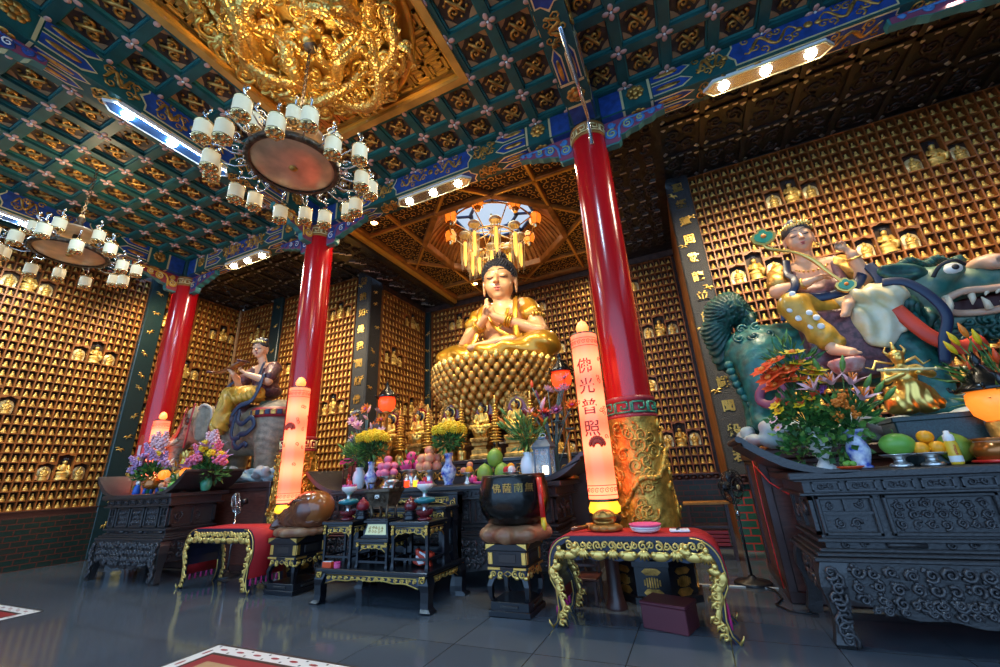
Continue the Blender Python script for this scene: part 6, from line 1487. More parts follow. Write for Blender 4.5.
g = G(); ribbon(g, [T(-11.24, 5.79, 3.12), T(-11.12, 5.75, 3.20), T(-10.96, 5.77, 3.12)], .030); ribbon(g, [T(-11.22, 5.79, 3.10), T(-11.12, 5.77, 3.06), T(-11.0, 5.77, 3.10)], .018); g.ell(T(-11.11, 5.77, 3.11), (.08, .035, .045), 8, 6)
for q in range(4): ribbon(g, [T(-11.4 + q * .05, 5.82, 3.3 - q * .12), T(-11.3 + q * .04, 5.785, 3.33 - q * .12), T(-11.2 + q * .03, 5.78, 3.31 - q * .12)], .010)
part('eye', g, M['ink'], t)
for s in (0, 1): g = G(); g.tube([T(-11.5, 5.84 + .5 * s, 2.72), T(-11.72, 5.66 + .5 * s, 2.55), T(-11.92, 5.6 + .5 * s, 2.62)], [.06, .045, .01], 8); part('tusk', g, M['tooth'], t)
hb = lambda a, r, z: T(-8.68 + r * math.cos(a), 6.41 + r * math.sin(a), z)
g = G(); av = np.linspace(-2.2, 2.2, 40); g.loft([[hb(a, .545, 2.98), hb(a, .625, 2.98), hb(a, .60, 3.20), hb(a, .52, 3.20)] for a in av], 0, True); part('harness_band', g, M['redtrim'], t)
g = G()
for i in range(22):
    a = -2.1 + i * .2; g.box(hb(a, .617, 3.09), (.10, .03, .11), 0 if i % 2 else 1, .005, (0, 0, a + PI / 2))
part('harness_plates', g, [M['ribbon'], M['goldold']], t)
g = G()
ribbon(g, [T(-9.2, 5.76, 3.2), T(-9.15, 5.72, 2.95), T(-8.95, 5.70, 2.86), T(-8.72, 5.72, 2.98), T(-8.62, 5.74, 2.8), T(-8.78, 5.70, 2.64), T(-9.0, 5.70, 2.62), T(-9.12, 5.68, 2.46), T(-8.98, 5.68, 2.34), T(-8.8, 5.70, 2.42), T(-8.7, 5.70, 2.36)], .06, n=60, flat=.4); ribbon(g, [T(-9.3, 5.74, 3.1), T(-9.28, 5.70, 2.7), T(-9.16, 5.68, 2.55), T(-8.95, 5.68, 2.56)], .05, flat=.4); part('blue_ribbons', g, M['ribbon'], t)
g = G(); sculpt(g, [('e', T(-9.75, 6.38, 3.05), (.62, .66, .40)), ('e', T(-10.1, 5.86, 2.85), (.26, .1, .42))], .03, .06, folds(.012, 16, 4)); part('saddle_cloth', g, M['robeplum'], t)
g = G(); ribbon(g, [T(-11.42, 5.86, 3.5), T(-11.3, 5.76, 3.2), T(-11.42, 5.78, 2.9), T(-11.6, 5.80, 2.72)], .035); ribbon(g, [T(-11.0, 5.8, 3.55), T(-10.95, 5.74, 3.2), T(-10.98, 5.74, 2.8), T(-11.1, 5.78, 2.5)], .04); part('bridle', g, M['redtrim'], t)
o = np.array((-9.1, 6.3, 3.45)); T = lambda *p: tuple(np.array(p) - o)
t = thing('bodhisattva_statue', 'painted bodhisattva with a long scroll riding the grey elephant', 'statue', (o[0] - .22, o[1] + .3, o[2] + .08))
HC, HS, HR = T(-9.10, 6.12, 4.68), .23, (.45, .12, .0)
pr = [('e', T(-9.02, 6.30, 4.02), (.30, .22, .30)), ('c', T(-9.3, 6.28, 4.20), T(-8.74, 6.28, 4.20), .13, .13), ('c', T(-9.05, 6.26, 4.22), T(-9.08, 6.17, 4.50), .10, .10), ('c', T(-8.70, 6.26, 4.15), T(-8.60, 6.08, 3.80), .12, .10), ('c', T(-8.60, 6.07, 3.79), T(-8.95, 5.78, 3.95), .10, .06), ('c', T(-9.36, 6.24, 4.14), T(-9.5, 6.0, 3.84), .12, .10), ('c', T(-9.5, 6.0, 3.84), T(-9.38, 5.74, 4.0), .095, .06)]
hand(pr, T(-9.03, 5.72, 4.02), (-.7, -.2, .5), (-.2, .2, .9), (0, -1, 0), .058, 1.0, 1); hand(pr, T(-9.40, 5.68, 4.07), (-.6, -.3, .5), (.2, .2, .9), (0, 1, 0), .058, 1.0, 1)
g = G(); sculpt(g, pr + hprims(HC, HS, *HR), .017, .045); part('body', g, M['skin'], t); face_parts(t, hmat(HC, HS, *HR), HS, True)
g = G(); sculpt(g, [('e', T(-9.02, 6.32, 3.95), (.34, .26, .36)), ('c', T(-8.70, 6.27, 4.15), T(-8.62, 6.12, 3.92), .17, .16), ('c', T(-9.35, 6.25, 4.14), T(-9.46, 6.06, 3.92), .16, .15), ('e', T(-9.0, 6.34, 3.62), (.40, .33, .2)), ('E', T(-9.08, 6.0, 4.2), (.14, .2, .25), None, .03)], .018, .06, folds(.008, 34, 9)); part('plum_robe', g, M['robeplum'], t)
g = G(); sculpt(g, [('c', T(-9.1, 6.2, 3.56), T(-9.46, 5.80, 3.54), .20, .17), ('c', T(-9.46, 5.78, 3.5), T(-9.5, 5.70, 2.80), .16, .19), ('c', T(-9.0, 6.2, 3.56), T(-8.78, 5.95, 3.5), .19, .15), ('c', T(-8.78, 5.95, 3.48), T(-9.2, 5.82, 3.42), .14, .12)], .018, .06, folds(.022, 40, 3)); part('yellow_robe', g, M['robeyellow'], t)
g = G(); ribbon(g, [T(-8.85, 6.1, 4.3), T(-8.78, 5.98, 4.0), T(-8.66, 5.92, 3.7), T(-8.72, 5.86, 3.5)], .05); ribbon(g, [T(-8.62, 5.96, 3.95), T(-8.6, 5.88, 3.6), T(-8.7, 5.8, 3.3), T(-9.0, 5.74, 3.2), T(-9.15, 5.70, 3.0)], .06); ribbon(g, [T(-9.4, 6.0, 4.0), T(-9.65, 5.86, 3.8), T(-9.8, 5.8, 3.5), T(-9.85, 5.76, 3.25), T(-9.7, 5.74, 3.2)], .05); part('navy_ribbons', g, M['ribbon'], t)
g = G(); g.M = np.array(hmat(HC, HS, *HR))
for i in range(11): a = -1.0 + i * .2; g.ell((.84 * math.sin(a), -.80 * math.cos(a) + .06, .62 + .1 * math.cos(a)), (.08, .05, .07 + .09 * math.cos(a * 1.3)), 8, 6)
g.rst(); c = T(-8.66, 6.14, 3.95); part('gold_crown', g, M['gold'], t)
g = G(); g.M = np.array(hmat(HC, HS, *HR)); sculpt(g, [('e', (0, .15, 1.08), (.30, .28, .26)), ('e', (.45, .15, 1.0), (.24, .2, .2)), ('e', (-.45, .15, 1.0), (.24, .2, .2))], .05, .05); g.rst(); part('topknot', g, M['hairblue'], t)
t = thing('scroll', 'long brown scroll held out by the elephant rider', 'scroll', (-9.72, 5.96, 4.18)); g = G()
g.loft([[(x, y - .11, z), (x, y - .05, z - .02), (x, y + .05, z - .02), (x, y + .11, z), (x, y + .05, z + .015), (x, y - .05, z + .015)] for x, y, z in ((.45, .06, .16), (.2, .03, .06), (-.1, .0, .0), (-.3, -.02, -.02), (-.45, -.04, .0))]); part('sheet', g, M['woodfishlt'], t)
g = G(); g.tube([(-.45, -.2, .0), (-.45, .12, .01)], .028, 8); g.tube([(.45, -.1, .17), (.45, .2, .17)], .026, 8); part('rollers', g, M['robeplum'], t)
# --- golden guardian on the lion altar
o = np.array((2.06, 5.35, 1.86)); t = thing('guardian_statue', 'small golden armoured guardian holding a long rod on the lion altar', 'statue', tuple(o))
pr = [('e', (0, 0, .36), (.10, .08, .11)), ('e', (0, 0, .25), (.09, .08, .08)), ('c', (-.11, 0, .42), (.11, 0, .42), .05, .05), ('c', (0, 0, .44), (0, -.01, .5), .035, .035), ('e', (0, -.01, .545), (.052, .058, .065)), ('e', (0, -.065, .535), (.012, .014, .018)), ('c', (-.12, 0, .42), (-.17, -.06, .33), .042, .036), ('c', (-.17, -.06, .33), (-.05, -.13, .37), .035, .026), ('c', (.12, 0, .42), (.18, -.06, .35), .042, .036), ('c', (.18, -.06, .35), (.07, -.13, .37), .035, .026), ('c', (-.06, 0, .18), (-.075, -.01, .03), .055, .038), ('c', (.06, 0, .18), (.10, -.01, .03), .055, .038), ('e', (-.08, -.03, .02), (.04, .065, .024)), ('e', (.115, -.03, .02), (.04, .065, .024))]
g = G(); sculpt(g, pr, .010, .02); part('body', g, M['gold'], t)
g = G(); sculpt(g, [('c', (0, 0, .25), (-.06, 0, .10), .10, .11), ('c', (0, 0, .25), (.07, 0, .10), .10, .11), ('c', (-.12, .03, .24), (-.16, .04, .06), .05, .06), ('c', (.12, .03, .24), (.19, .04, .08), .05, .06)], .010, .03, folds(.006, 70, 20)); part('armour_skirt', g, M['gold'], t)
g = G(); sculpt(g, [('e', (0, 0, .585), (.062, .066, .05))], .01, .01)
for s in (-1, 1): g.tube([(s * .05, 0, .58), (s * .085, 0, .63), (s * .06, 0, .68)], [.018, .014, .004], 6); g.tube([(s * .04, .02, .5), (s * .16, .05, .55), (s * .20, .05, .47), (s * .26, .04, .5)], [.012, .016, .014, .005], 6)
g.tube([(0, 0, .62), (0, 0, .72)], [.03, .006], 8); part('helmet_and_scarf', g, M['gold'], t)
g = G(); g.tube([(-.24, -.15, .43), (.42, -.13, .36)], .013, 8)
for i in range(7): g.ell((-.2 + i * .1, -.149 + i * .003, .425 - i * .0105), (.02, .018, .018), 6, 5)
tag(part('rod', g, M['goldpale']), 'long pale rod across the arms of the golden guardian', 'rod', loc=tuple(o))
g = G(); g.box((0, 0, .22), (.62, .34, .44), 0, .01); g.box((0, 0, .425), (.66, .38, .05), 0, .008); tag(part('stone_block', g, M['greenstone']), 'dark stone block under the golden guardian', 'block', loc=(2.12, 5.38, 1.375))
# --- row of five gilt buddhas in flame mandorlas
t = thing('gilt_buddha', 'gilt seated buddha in a pointed openwork mandorla, one nearest the middle red column', 'statue', (0, 0, 0), 0, 'row of gilt buddhas on the shelf'); bud = t
g = G(); sculpt(g, [('b', (0, 0, .04), (.24, .20, .04)), ('b', (0, 0, .12), (.20, .17, .06)), ('b', (0, 0, .20), (.15, .13, .07)), ('b', (0, 0, .29), (.20, .17, .05)), ('b', (0, 0, .36), (.23, .19, .04))], .014, .01); g.scrolls((-.17, -.185, .30), (1, 0, 0), (0, 0, 1), .34, .09, .08, .007, 1); part('pedestal', g, M['goldold'], t)
g = G(); g.lathe([(.10, .38), (.17, .45), (.20, .56), (.0, .57)], 20)
for k in range(3):
    for i in range(12): a = (i + .5 * (k % 2)) * PI / 6; d = np.array((math.cos(a), math.sin(a), 0)); g.petal(d * (.13 + .02 * k) + np.array((0, 0, .40 + .05 * k)), d, (0, 0, 1), .10, .09, .03, curl=.3)
part('lotus_seat', g, M['goldcarve'], t)
pr = [('e', (0, .01, .74), (.10, .075, .13)), ('c', (0, 0, .84), (0, -.005, .90), .04, .04)]
for s in (-1, 1):
    pr += [('c', (s * .06, .0, .62), (s * .21, -.06, .60), .065, .05), ('c', (s * .20, -.08, .60), (-s * .04, -.13, .59), .05, .035), ('c', (s * .10, .0, .83), (s * .145, -.02, .72), .042, .035), ('c', (s * .145, -.025, .71), (s * .02, -.11, .665 + .02 * s), .034, .025)]
HC, HS = (0, -.01, .965), .085
g = G(); sculpt(g, pr + hprims(HC, HS), .0085, .02, folds(.003, 90, 40)); part('body', g, M['goldcarve'], t); face_parts(t, hmat(HC, HS), HS, True, True, False)
def mand(k): return [(.30 * k * math.sin(a) * (1.0 - .12 * (a / PI)), .86 + .36 * k * -math.cos(a)) for a in np.linspace(.35, PI - .12, 16)] + [(0, .86 + .47 * k)] + [(-.30 * k * math.sin(a) * (1.0 - .12 * (a / PI)), .86 + .36 * k * -math.cos(a)) for a in np.linspace(PI - .12, .35, 16)]
g = G(); g.prism(mand(1), .03, 0, 'xz', (0, .12, 0)); g.prism(mand(.72), .03, 1, 'xz', (0, .105, 0))
pts = mand(.88)
for i, (x, z) in enumerate(pts): g.curl((x, .105, z), (1, 0, 0), (0, 0, 1), .028, .009, 1.2, i, 1, .012, 0, 9)
for i, (x, z) in enumerate(mand(1.02)): g.ell((x, .125, z), (.018, .018, .028), 6, 4, 0)
part('mandorla', g, [M['goldold'], M['darkredlac']], t)
g = G(); g.lathe([(.0, 0), (.11, .0), (.125, .012), (.11, .024), (0, .024)], 24); g2 = G(); g2.at((0, .085, .97), (PI / 2, 0, 0)); g2.lathe([(.0, 0), (.085, 0), (.09, .01), (0, .012)], 24, mat=0); g2.lathe([(.09, 0), (.115, 0), (.115, .015), (.09, .016)], 24, mat=1, cap=False); g2.rst(); part('halo', g2, [M['ribbon'], M['gold']], t)
bl = ['gilt seated buddha in a pointed openwork mandorla, one nearest the middle red column', 'second gilt buddha in the shelf row, counted from the middle red column', 'middle one of the five gilt buddhas in mandorlas on the shelf', 'fourth gilt buddha in the shelf row, counted from the middle red column', 'gilt buddha in the shelf row behind the white lily vase, last of five']
xs5 = [x * .967 for x in (-6.10, -5.33, -4.56, -3.78, -3.04)]
for i, x in enumerate(xs5):
    if i == 0: bud.location = (x, 7.25, 1.79); bud['label'] = bl[0]
    else: dup(bud, (x, 7.25, 1.79), 0, bl[i], 'row of gilt buddhas on the shelf')
t = thing('pagoda_lamp', 'slender tiered golden pagoda lamp between the first gilt buddhas', 'lamp', (0, 0, 0), 0, 'pagoda lamps between the gilt buddhas')
g = G(); g.lathe([(.075, 0), (.085, .03), (.07, .06), (.085, .10), (.09, .16), (.06, .19), (.02, .2), (.02, .3)], 16); part('pot', g, M['gold'], t)
g = G()
for k in range(13): z = .28 + k * .055; r = .125 * (1 - k * .052); g.lathe([(r * .4, z), (r, z + .006), (r * 1.02, z + .016), (r * .55, z + .03), (r * .4, z + .055)], 16, cap=False)
part('tiers', g, M['goldcarve'], t); g = G(); g.tube([(0, 0, .98), (0, 0, 1.03), (0, 0, 1.08), (0, 0, 1.16)], [.03, .02, .028, .004], 8); part('finial', g, M['gold'], t)
for i, (x, lb) in enumerate(((-5.47, 'first golden pagoda lamp from the middle red column'), (-4.78, 'second golden pagoda lamp from the middle red column'), (-4.0, 'golden pagoda lamp beside the middle gilt buddha, towards the bell'), (-3.27, 'fourth golden pagoda lamp, beside the lily vase'), (-2.55, 'last golden pagoda lamp, beside the metal lotus spray'))):
    if i == 0: t.location = (x, 7.06, 1.79); t['label'] = lb
    else: dup(t, (x, 7.06, 1.79), 0, lb, 'pagoda lamps between the gilt buddhas')
# ------------------------------------------------------------------ flowers, vases, fruit and other offerings
def bloom_mesh(kind):
    g = G(); R = random.Random(hash(kind) % 97 if False else len(kind) * 13)
    if kind == 'mum':
        for k, (r, z, n, L) in enumerate(((.0, .035, 8, .03), (.018, .03, 12, .04), (.03, .018, 14, .045), (.036, .004, 14, .045))):
            for i in range(n): a = 2 * PI * (i + .5 * k) / n; d = np.array((math.cos(a), math.sin(a), 0)); p = d * r + np.array((0, 0, z)); g.tube([p, p + d * L * .5 + (0, 0, .012 * (2 - k)), p + d * L * (.6 + .12 * k) + (0, 0, .02 * (1.5 - k))], [.011, .013, .004], 5)
    elif kind == 'open':
        for i in range(7): a = 2 * PI * i / 7; d = np.array((math.cos(a), math.sin(a), 0)); g.petal(d * .012, np.array((0, 0, 1)), d * .9 + np.array((0, 0, .35)), .075, .06, .006, 0, curl=-.12)
        g.ell((0, 0, .016), (.02, .02, .014), 8, 6, 1)
    elif kind == 'lily':
        for i in range(6): a = PI * i / 3; d = np.array((math.cos(a), math.sin(a), 0)); g.petal(d * .01, d, np.array((0, 0, 1)) * .75 + d * .35, .12, .055, .01, 0, curl=.55)
        for i in range(5): a = i * 1.257; g.tube([(0, 0, .02), (.03 * math.cos(a), .03 * math.sin(a), .10)], [.003, .006], 4, 1)
    elif kind == 'cluster':
        for i in range(16): g.ell((R.uniform(-.05, .05), R.uniform(-.05, .05), R.uniform(-.03, .05)), R.uniform(.014, .024), 7, 5)
    elif kind == 'spike':
        for i in range(22): t = i / 22; a = i * 2.4; g.ell((.035 * (1 - t * .7) * math.cos(a), .035 * (1 - t * .7) * math.sin(a), .16 * t), (.022 * (1 - .5 * t),) * 3, 6, 5)
    elif kind == 'carnation':
        for i in range(34): zz = R.uniform(-.1, 1); a = i * 2.4; r = math.sqrt(max(0, 1 - zz * zz)); d = np.array((r * math.cos(a), r * math.sin(a), zz)); g.ell(d * .038, (.018, .018, .012), 6, 4, 0, (R.uniform(0, 3), R.uniform(0, 3), 0))
    elif kind == 'lotusmetal':
        for k in range(2):
            for i in range(8): a = 2 * PI * (i + .5 * k) / 8; d = np.array((math.cos(a), math.sin(a), 0)); g.petal(d * .015, np.array((0, 0, 1)), d * (.9 - .3 * k) + np.array((0, 0, .3 + .4 * k)), .11 - .02 * k, .06, .006, 0, curl=.1)
        g.ell((0, 0, .02), (.028, .028, .022), 8, 6, 1)
    elif kind == 'bud':
        g.tube([(0, 0, 0), (0, 0, .03), (0, 0, .07), (0, 0, .13)], [.006, .018, .02, .003], 7)
    me = g.mesh('bloom'); fixn(me); return me
BM = {}
def bloom(kind, col, col2, parent, loc, rot, s=1.0, name='bloom'):
    k = (kind, col, col2)
    if k not in BM:
        me = bloom_mesh(kind); me.materials.append(M[col]); me.materials.append(M[col2]); BM[k] = me
    o = bpy.data.objects.new(name, BM[k]); C.objects.link(o); o.parent = parent; o.location = loc; o.rotation_euler = rot; o.scale = (s,) * 3; return o
def leafy(g, c, n, r, L, W, seed, mt=0, up=.3, squash=1.0):
    R = random.Random(seed)
    for i in range(n):
        v = np.array((R.gauss(0, 1), R.gauss(0, 1), R.gauss(up, .8))); v /= np.linalg.norm(v); p = np.array(c) + v * np.array((r[0], r[1], r[2])) * R.uniform(.35, 1) * np.array((1, 1, squash))
        d = v + np.array((R.uniform(-.5, .5), R.uniform(-.5, .5), R.uniform(-.2, .6))); d /= np.linalg.norm(d); w = np.cross(d, (R.uniform(-1, 1), R.uniform(-1, 1), .5)); w /= np.linalg.norm(w) + 1e-6; nn = np.cross(d, w); l = L * R.uniform(.6, 1.2); ww = W * R.uniform(.7, 1.2)
        g.add([p, p + d * l * .5 + w * ww * .5 + nn * l * .05, p + d * l - nn * l * .12, p + d * l * .5 - w * ww * .5 + nn * l * .05, p + d * l * .5], [(0, 1, 4), (1, 2, 4), (0, 4, 3), (4, 2, 3)], mt if R.random() < .7 else mt + 1, True)
def vase(label, x, y, z, h, r, prof, mt, rim=None):
    t = thing('flower_vase', label, 'vase', (x, y, z)); P = {'bottle': [(.55, 0), (.6, .02), (.5, .05), (.75, .2), (1, .38), (.95, .5), (.55, .64), (.42, .74), (.45, .88), (.62, .98), (.58, .99), (.40, .85)], 'trumpet': [(.75, 0), (.8, .03), (.6, .08), (.8, .25), (.95, .45), (.8, .62), (.62, .76), (.72, .9), (.95, .99), (.9, 1), (.6, .8)], 'pot': [(.6, 0), (.7, .03), (.95, .35), (1, .55), (.8, .78), (.55, .88), (.6, .96), (.66, 1), (.55, .98)], 'urn': [(.8, 0), (.85, .03), (.5, .12), (.3, .25), (.5, .4), (.9, .65), (1, .85), (.9, 1), (.8, .98)]}[prof]
    g = G(); g.lathe([(a * r, b * h) for a, b in P], 28); part('vase_body', g, mt, t)
    rim = rim or mt
    g = G(); g.lathe([(P[-3][0] * r, h * .985), (P[-2][0] * r * 1.04, h), (P[-2][0] * r * .9, h * 1.005)], 28, cap=False); part('rim', g, rim, t)
    return t
def bouquet(label, x, y, z, foliage, blooms, stems=True, seed=1, fm=('leaf', 'leaflt')):
    # foliage: list of (centre, n, radii, leaf length, width); blooms: (kind, colour, colour2, local position, scale)
    t = thing('flower_bouquet', label, 'flowers', (x, y, z)); g = G(); R = random.Random(seed)
    for i, (c, n, r, L, W) in enumerate(foliage): leafy(g, c, n, r, L, W, seed * 10 + i)
    if g.n: part('foliage', g, [M[fm[0]], M[fm[1]]], t)
    g = G()
    for (k, c1, c2, p, s) in blooms:
        p = np.array(p, float)
        if stems: g.tube([(0, 0, 0), (p[0] * .3, p[1] * .3, p[2] * .5), p], .006, 5)
    if g.n: part('stems', g, M[fm[0]], t)
    for (k, c1, c2, p, s) in blooms:
        tilt = Vector((p[0], p[1] - .12, .25 + abs(p[2]) * .3)).normalized(); q = Vector((0, 0, 1)).rotation_difference(tilt).to_euler(); bloom(k, c1, c2, t, p, q, s)
    return t
def dome(n, r, h, z0, seed, squash=.8):
    R = random.Random(seed); out = []
    for i in range(n): a = i * 2.4 + R.uniform(-.2, .2); q = math.sqrt((i + .5) / n); out.append((r * q * math.cos(a), r * q * squash * math.sin(a), z0 + h * (1 - q * q) + R.uniform(-.015, .015)))
    return out
# --- middle altar
ZA = 1.385
vase('blue and white porcelain vase of yellow chrysanthemums, nearer the middle column', -5.36, 6.12, ZA, .46, .115, 'bottle', M['porcblue'])
bouquet('dome of yellow chrysanthemums in the blue and white vase nearer the middle column', -5.36, 6.12, ZA + .44, [((0, 0, .24), 260, (.26, .22, .22), .13, .05)], [('mum', 'mum', 'mum', p, 1.25) for p in dome(24, .30, .10, .42, 1)], seed=2)
vase('larger blue and white porcelain vase of yellow chrysanthemums in front of the middle gilt buddha', -3.73, 6.12, ZA, .50, .13, 'bottle', M['porcblue'])
bouquet('dome of yellow chrysanthemums in front of the middle gilt buddha', -3.73, 6.12, ZA + .48, [((0, 0, .22), 280, (.25, .22, .22), .13, .05)], [('mum', 'mum', 'mum', p, 1.25) for p in dome(24, .28, .10, .38, 3)], seed=3)
vase('small painted porcelain vase of lilies beside the lit candle pillar', -5.78, 6.28, ZA, .38, .12, 'pot', M['porcelain'], M['goldpale'])
R = random.Random(12)
bouquet('green lily stalks with buds in the small vase beside the candle pillar', -5.78, 6.28, ZA + .37, [((-.05, 0, .22), 200, (.30, .22, .26), .16, .035)], [('bud', 'leaflt', 'leaf', (R.uniform(-.32, .3), R.uniform(-.2, .1), R.uniform(.2, .6)), 1.3) for i in range(14)] + [('lily', 'pinklt', 'orange', (-.12, -.1, .55), .8), ('lily', 'pinklt', 'orange', (.16, -.1, .5), .8)], seed=5)
vase('white painted vase of pink lilies between the fruit bowl and the metal lantern', -2.31, 6.12, ZA, .42, .13, 'pot', M['porcelain'], M['goldpale'])
bouquet('lilies in bud in the white vase beside the metal lantern', -2.31, 6.12, ZA + .41, [((0, 0, .22), 170, (.28, .2, .22), .16, .035)], [('bud', 'leaflt', 'leaf', (R.uniform(-.35, .3), R.uniform(-.2, .1), R.uniform(.25, .62)), 1.3) for i in range(13)] + [('bud', 'pinklt', 'leaf', (.28, -.05, .62), 1.7), ('lily', 'pinklt', 'orange', (.12, -.12, .58), .8), ('bud', 'orange', 'leaf', (-.34, 0, .45), 1.5)], seed=6)
def lotus_spray(label, x, y, z, seed, cols, hgt):
    t = thing('metal_lotus_spray', label, 'ornament', (x, y, z)); R = random.Random(seed); g = G(); k = 15; tips = []
    for i in range(k):
        a = R.uniform(0, 6.28); r = R.uniform(.12, .42); h = hgt * R.uniform(.55, 1); e = (r * math.cos(a), r * .5 * math.sin(a), h); b = (.05 * math.cos(a), .05 * math.sin(a), 0); tips.append(e); g.tube([b, (b[0] * 1.2, b[1] * 1.2, h * .45), (e[0] * .6, e[1] * .6, h * .8), e], .009, 6)
    part('stems', g, M['stem'], t)
    for i, e in enumerate(tips): c = cols[i % len(cols)]; bloom('lotusmetal' if i % 4 else 'bud', c, 'violet', t, e, (R.uniform(-.5, 1.2), R.uniform(-.5, .5), 0), 1.1 if i % 4 else 1.3)
    g = G()
    for i in range(5): a = i * 1.3; p = np.array((.3 * math.cos(a), .16 * math.sin(a), hgt * .45 + .12 * (i % 3))); g.lathe([(0, 0), (.05, .008), (.085, .03), (.08, .032), (0, .012)], 12, tuple(p)); g.tube([(0, 0, .1), p], .009, 5)
    part('lotus_leaves', g, M['stem'], t); return t
lotus_spray('tall metal lotus spray with pink blooms behind the lily vase by the candle pillar', -5.92, 6.55, ZA, 3, ('pinklt', 'rockblue', 'pinklt', 'orange'), 1.55)
lotus_spray('tall metal lotus spray with red and blue blooms beside the pink candle pillar', -2.02, 6.55, ZA, 5, ('orangered', 'pinklt', 'rockblue', 'orange', 'plum'), 1.62)
def fruit(kind, label, group, x, y, z, s, seed=0, leafs=False):
    R = random.Random(seed); g = G(); col, r = {'pink': ('dragonfruit', (1, 1, .95)), 'pinkapple': ('pink', (1, 1, .92)), 'peach': ('peach', (1, 1, .95)), 'pomelo': ('pomelo', (1, 1, 1.12)), 'orange': ('fruitorange', (1, 1, .94)), 'mango': ('mango', (1.25, 1, .95)), 'red': ('redcloth', (1, 1, .95)), 'white': ('mumwhite', (1, 1, .95)), 'lime': ('mango', (1, 1, .9))}[kind]
    sculpt(g, [('e', (0, 0, 0), tuple(q * s for q in r))] + ([('C', (0, 0, s * 1.3), (0, 0, s * .92), s * .05, s * .12, s * .12)] if kind in ('peach', 'pinkapple', 'orange', 'red') else [('c', (0, 0, s * .9), (0, 0, s * 1.15), s * .25, s * .08, s * .3)] if kind == 'pomelo' else []), s / 6.5, s * .2); 
    ME = g.mesh('fruit'); fixn(ME); ME.materials.append(M[col]); return ME
FM = {}
def put(kind, s, pts, label, group):
    if (kind, s) not in FM: FM[(kind, s)] = fruit(kind, '', '', 0, 0, 0, s)
    for i, p in enumerate(pts):
        nm = {'pink': 'dragon_fruit', 'pinkapple': 'pink_fruit', 'peach': 'peach', 'pomelo': 'pomelo', 'orange': 'orange', 'mango': 'mango', 'red': 'red_fruit', 'white': 'pear', 'lime': 'lime'}[kind]
        o = bpy.data.objects.new(nm, FM[(kind, s)]); C.objects.link(o); tag(o, label if isinstance(label, str) else label[i], 'fruit', group, p, i * 1.3)
        if kind in ('pink', 'pomelo', 'mango') :
            g = G(); 
            if kind == 'pink':
                for q in range(7): a = q * .9; d = np.array((math.cos(a), math.sin(a), .3)); b = d * s * .92; g.tube([b + (0, 0, -s * .3 + .1 * s * q), b + d * s * .3 + (0, 0, .0 + .12 * s * q), b + d * s * .35 + (0, 0, s * (.3 + .12 * q))], [s * .16, s * .12, s * .02], 5)
                part('green_scales', g, M['leaflt'], o)
            else: g.tube([(0, 0, s * 1.0), (0, .01, s * 1.3)], s * .07, 6); part('stem', g, M['leaf'], o)
def stand(label, x, y, z, h, r, mt='silver'):
    t = thing('offering_stand', label, 'fruit stand', (x, y, z)); g = G(); g.lathe([(r * .62, 0), (r * .64, .012), (r * .5, .03), (r * .36, h * .35), (r * .30, h * .6), (r * .38, h * .85), (r * .5, h * .93)], 24); part('foot', g, M[mt], t)
    g = G(); g.lathe([(r * .45, h * .9), (r * .8, h * .95), (r, h + .012), (r * 1.02, h + .018), (r * .95, h + .016), (r * .5, h * .97), (0, h * .965)], 28); part('dish', g, M[mt], t); return h + z
def pyramid(x, y, z, s, lay):
    out = []
    for k, n in enumerate(lay):
        rr = {1: 0, 2: .95, 3: 1.15, 4: 1.42, 5: 1.7, 6: 2.0, 7: 2.3}[n] * s
        for i in range(n): a = 2 * PI * i / n + k * .6; out.append((x + rr * math.cos(a), y + rr * math.sin(a), z + s * .95 + k * s * 1.5))
    return out
zt = stand('pewter stand heaped with small pink fruit, behind the incense burner', -5.02, 6.16, ZA, .18, .17); put('pinkapple', .075, pyramid(-5.02, 6.16, zt, .075, [5, 4, 1]), 'small pink fruit in the heap behind the incense burner', 'pink fruit heap')
zt = stand('tall pewter stand of dragon fruit, in the middle of the altar', -4.50, 6.16, ZA, .26, .2); put('pink', .095, pyramid(-4.50, 6.16, zt, .095, [4, 1]), 'dragon fruit with green scales on the tall pewter stand', 'dragon fruit on the tall stand')
zt = stand('pewter stand of peaches beside the larger blue and white vase', -4.08, 6.08, ZA, .23, .19); put('peach', .085, pyramid(-4.08, 6.08, zt, .085, [5, 4, 1]), 'ripe peach in the heap beside the larger blue and white vase', 'peach heap')
zt = stand('small pewter stand of two oranges beside the larger blue and white vase', -3.36, 6.1, ZA, .16, .11); put('orange', .06, [(-3.31, 6.06, zt + .055)], 'bright orange on the small pewter stand', None); put('peach', .055, [(-3.42, 6.08, zt + .05), (-3.35, 6.16, zt + .13)], ['pale peach on the small pewter stand beside the bright orange', 'topmost fruit on the small pewter stand with the bright orange'], None)
put('pomelo', .13, [(-3.05, 6.10, ZA + .14), (-2.74, 6.10, ZA + .14), (-2.90, 6.18, ZA + .37)], ['green pomelo nearer the small orange stand, in the pile behind the bell bowl', 'green pomelo nearer the white lily vase, in the pile behind the bell bowl', 'topmost green pomelo of the pile behind the bell bowl'], 'green pomelos')
zt = stand('small pewter bowl of mixed fruit between the pomelos and the lily vase', -2.56, 6.02, ZA, .13, .13); put('red', .055, [(-2.63, 6.0, zt + .05)], 'red fruit in the small pewter bowl beside the pomelos', None); put('white', .06, [(-2.53, 5.96, zt + .05)], 'pale pear in the small pewter bowl beside the pomelos', None); put('orange', .055, [(-2.58, 6.06, zt + .10)], 'orange in the small pewter bowl beside the pomelos', None)
put('pink', .07, [(-3.20, 5.98, ZA + .07)], 'single dragon fruit lying on the altar beside the red tray', None)
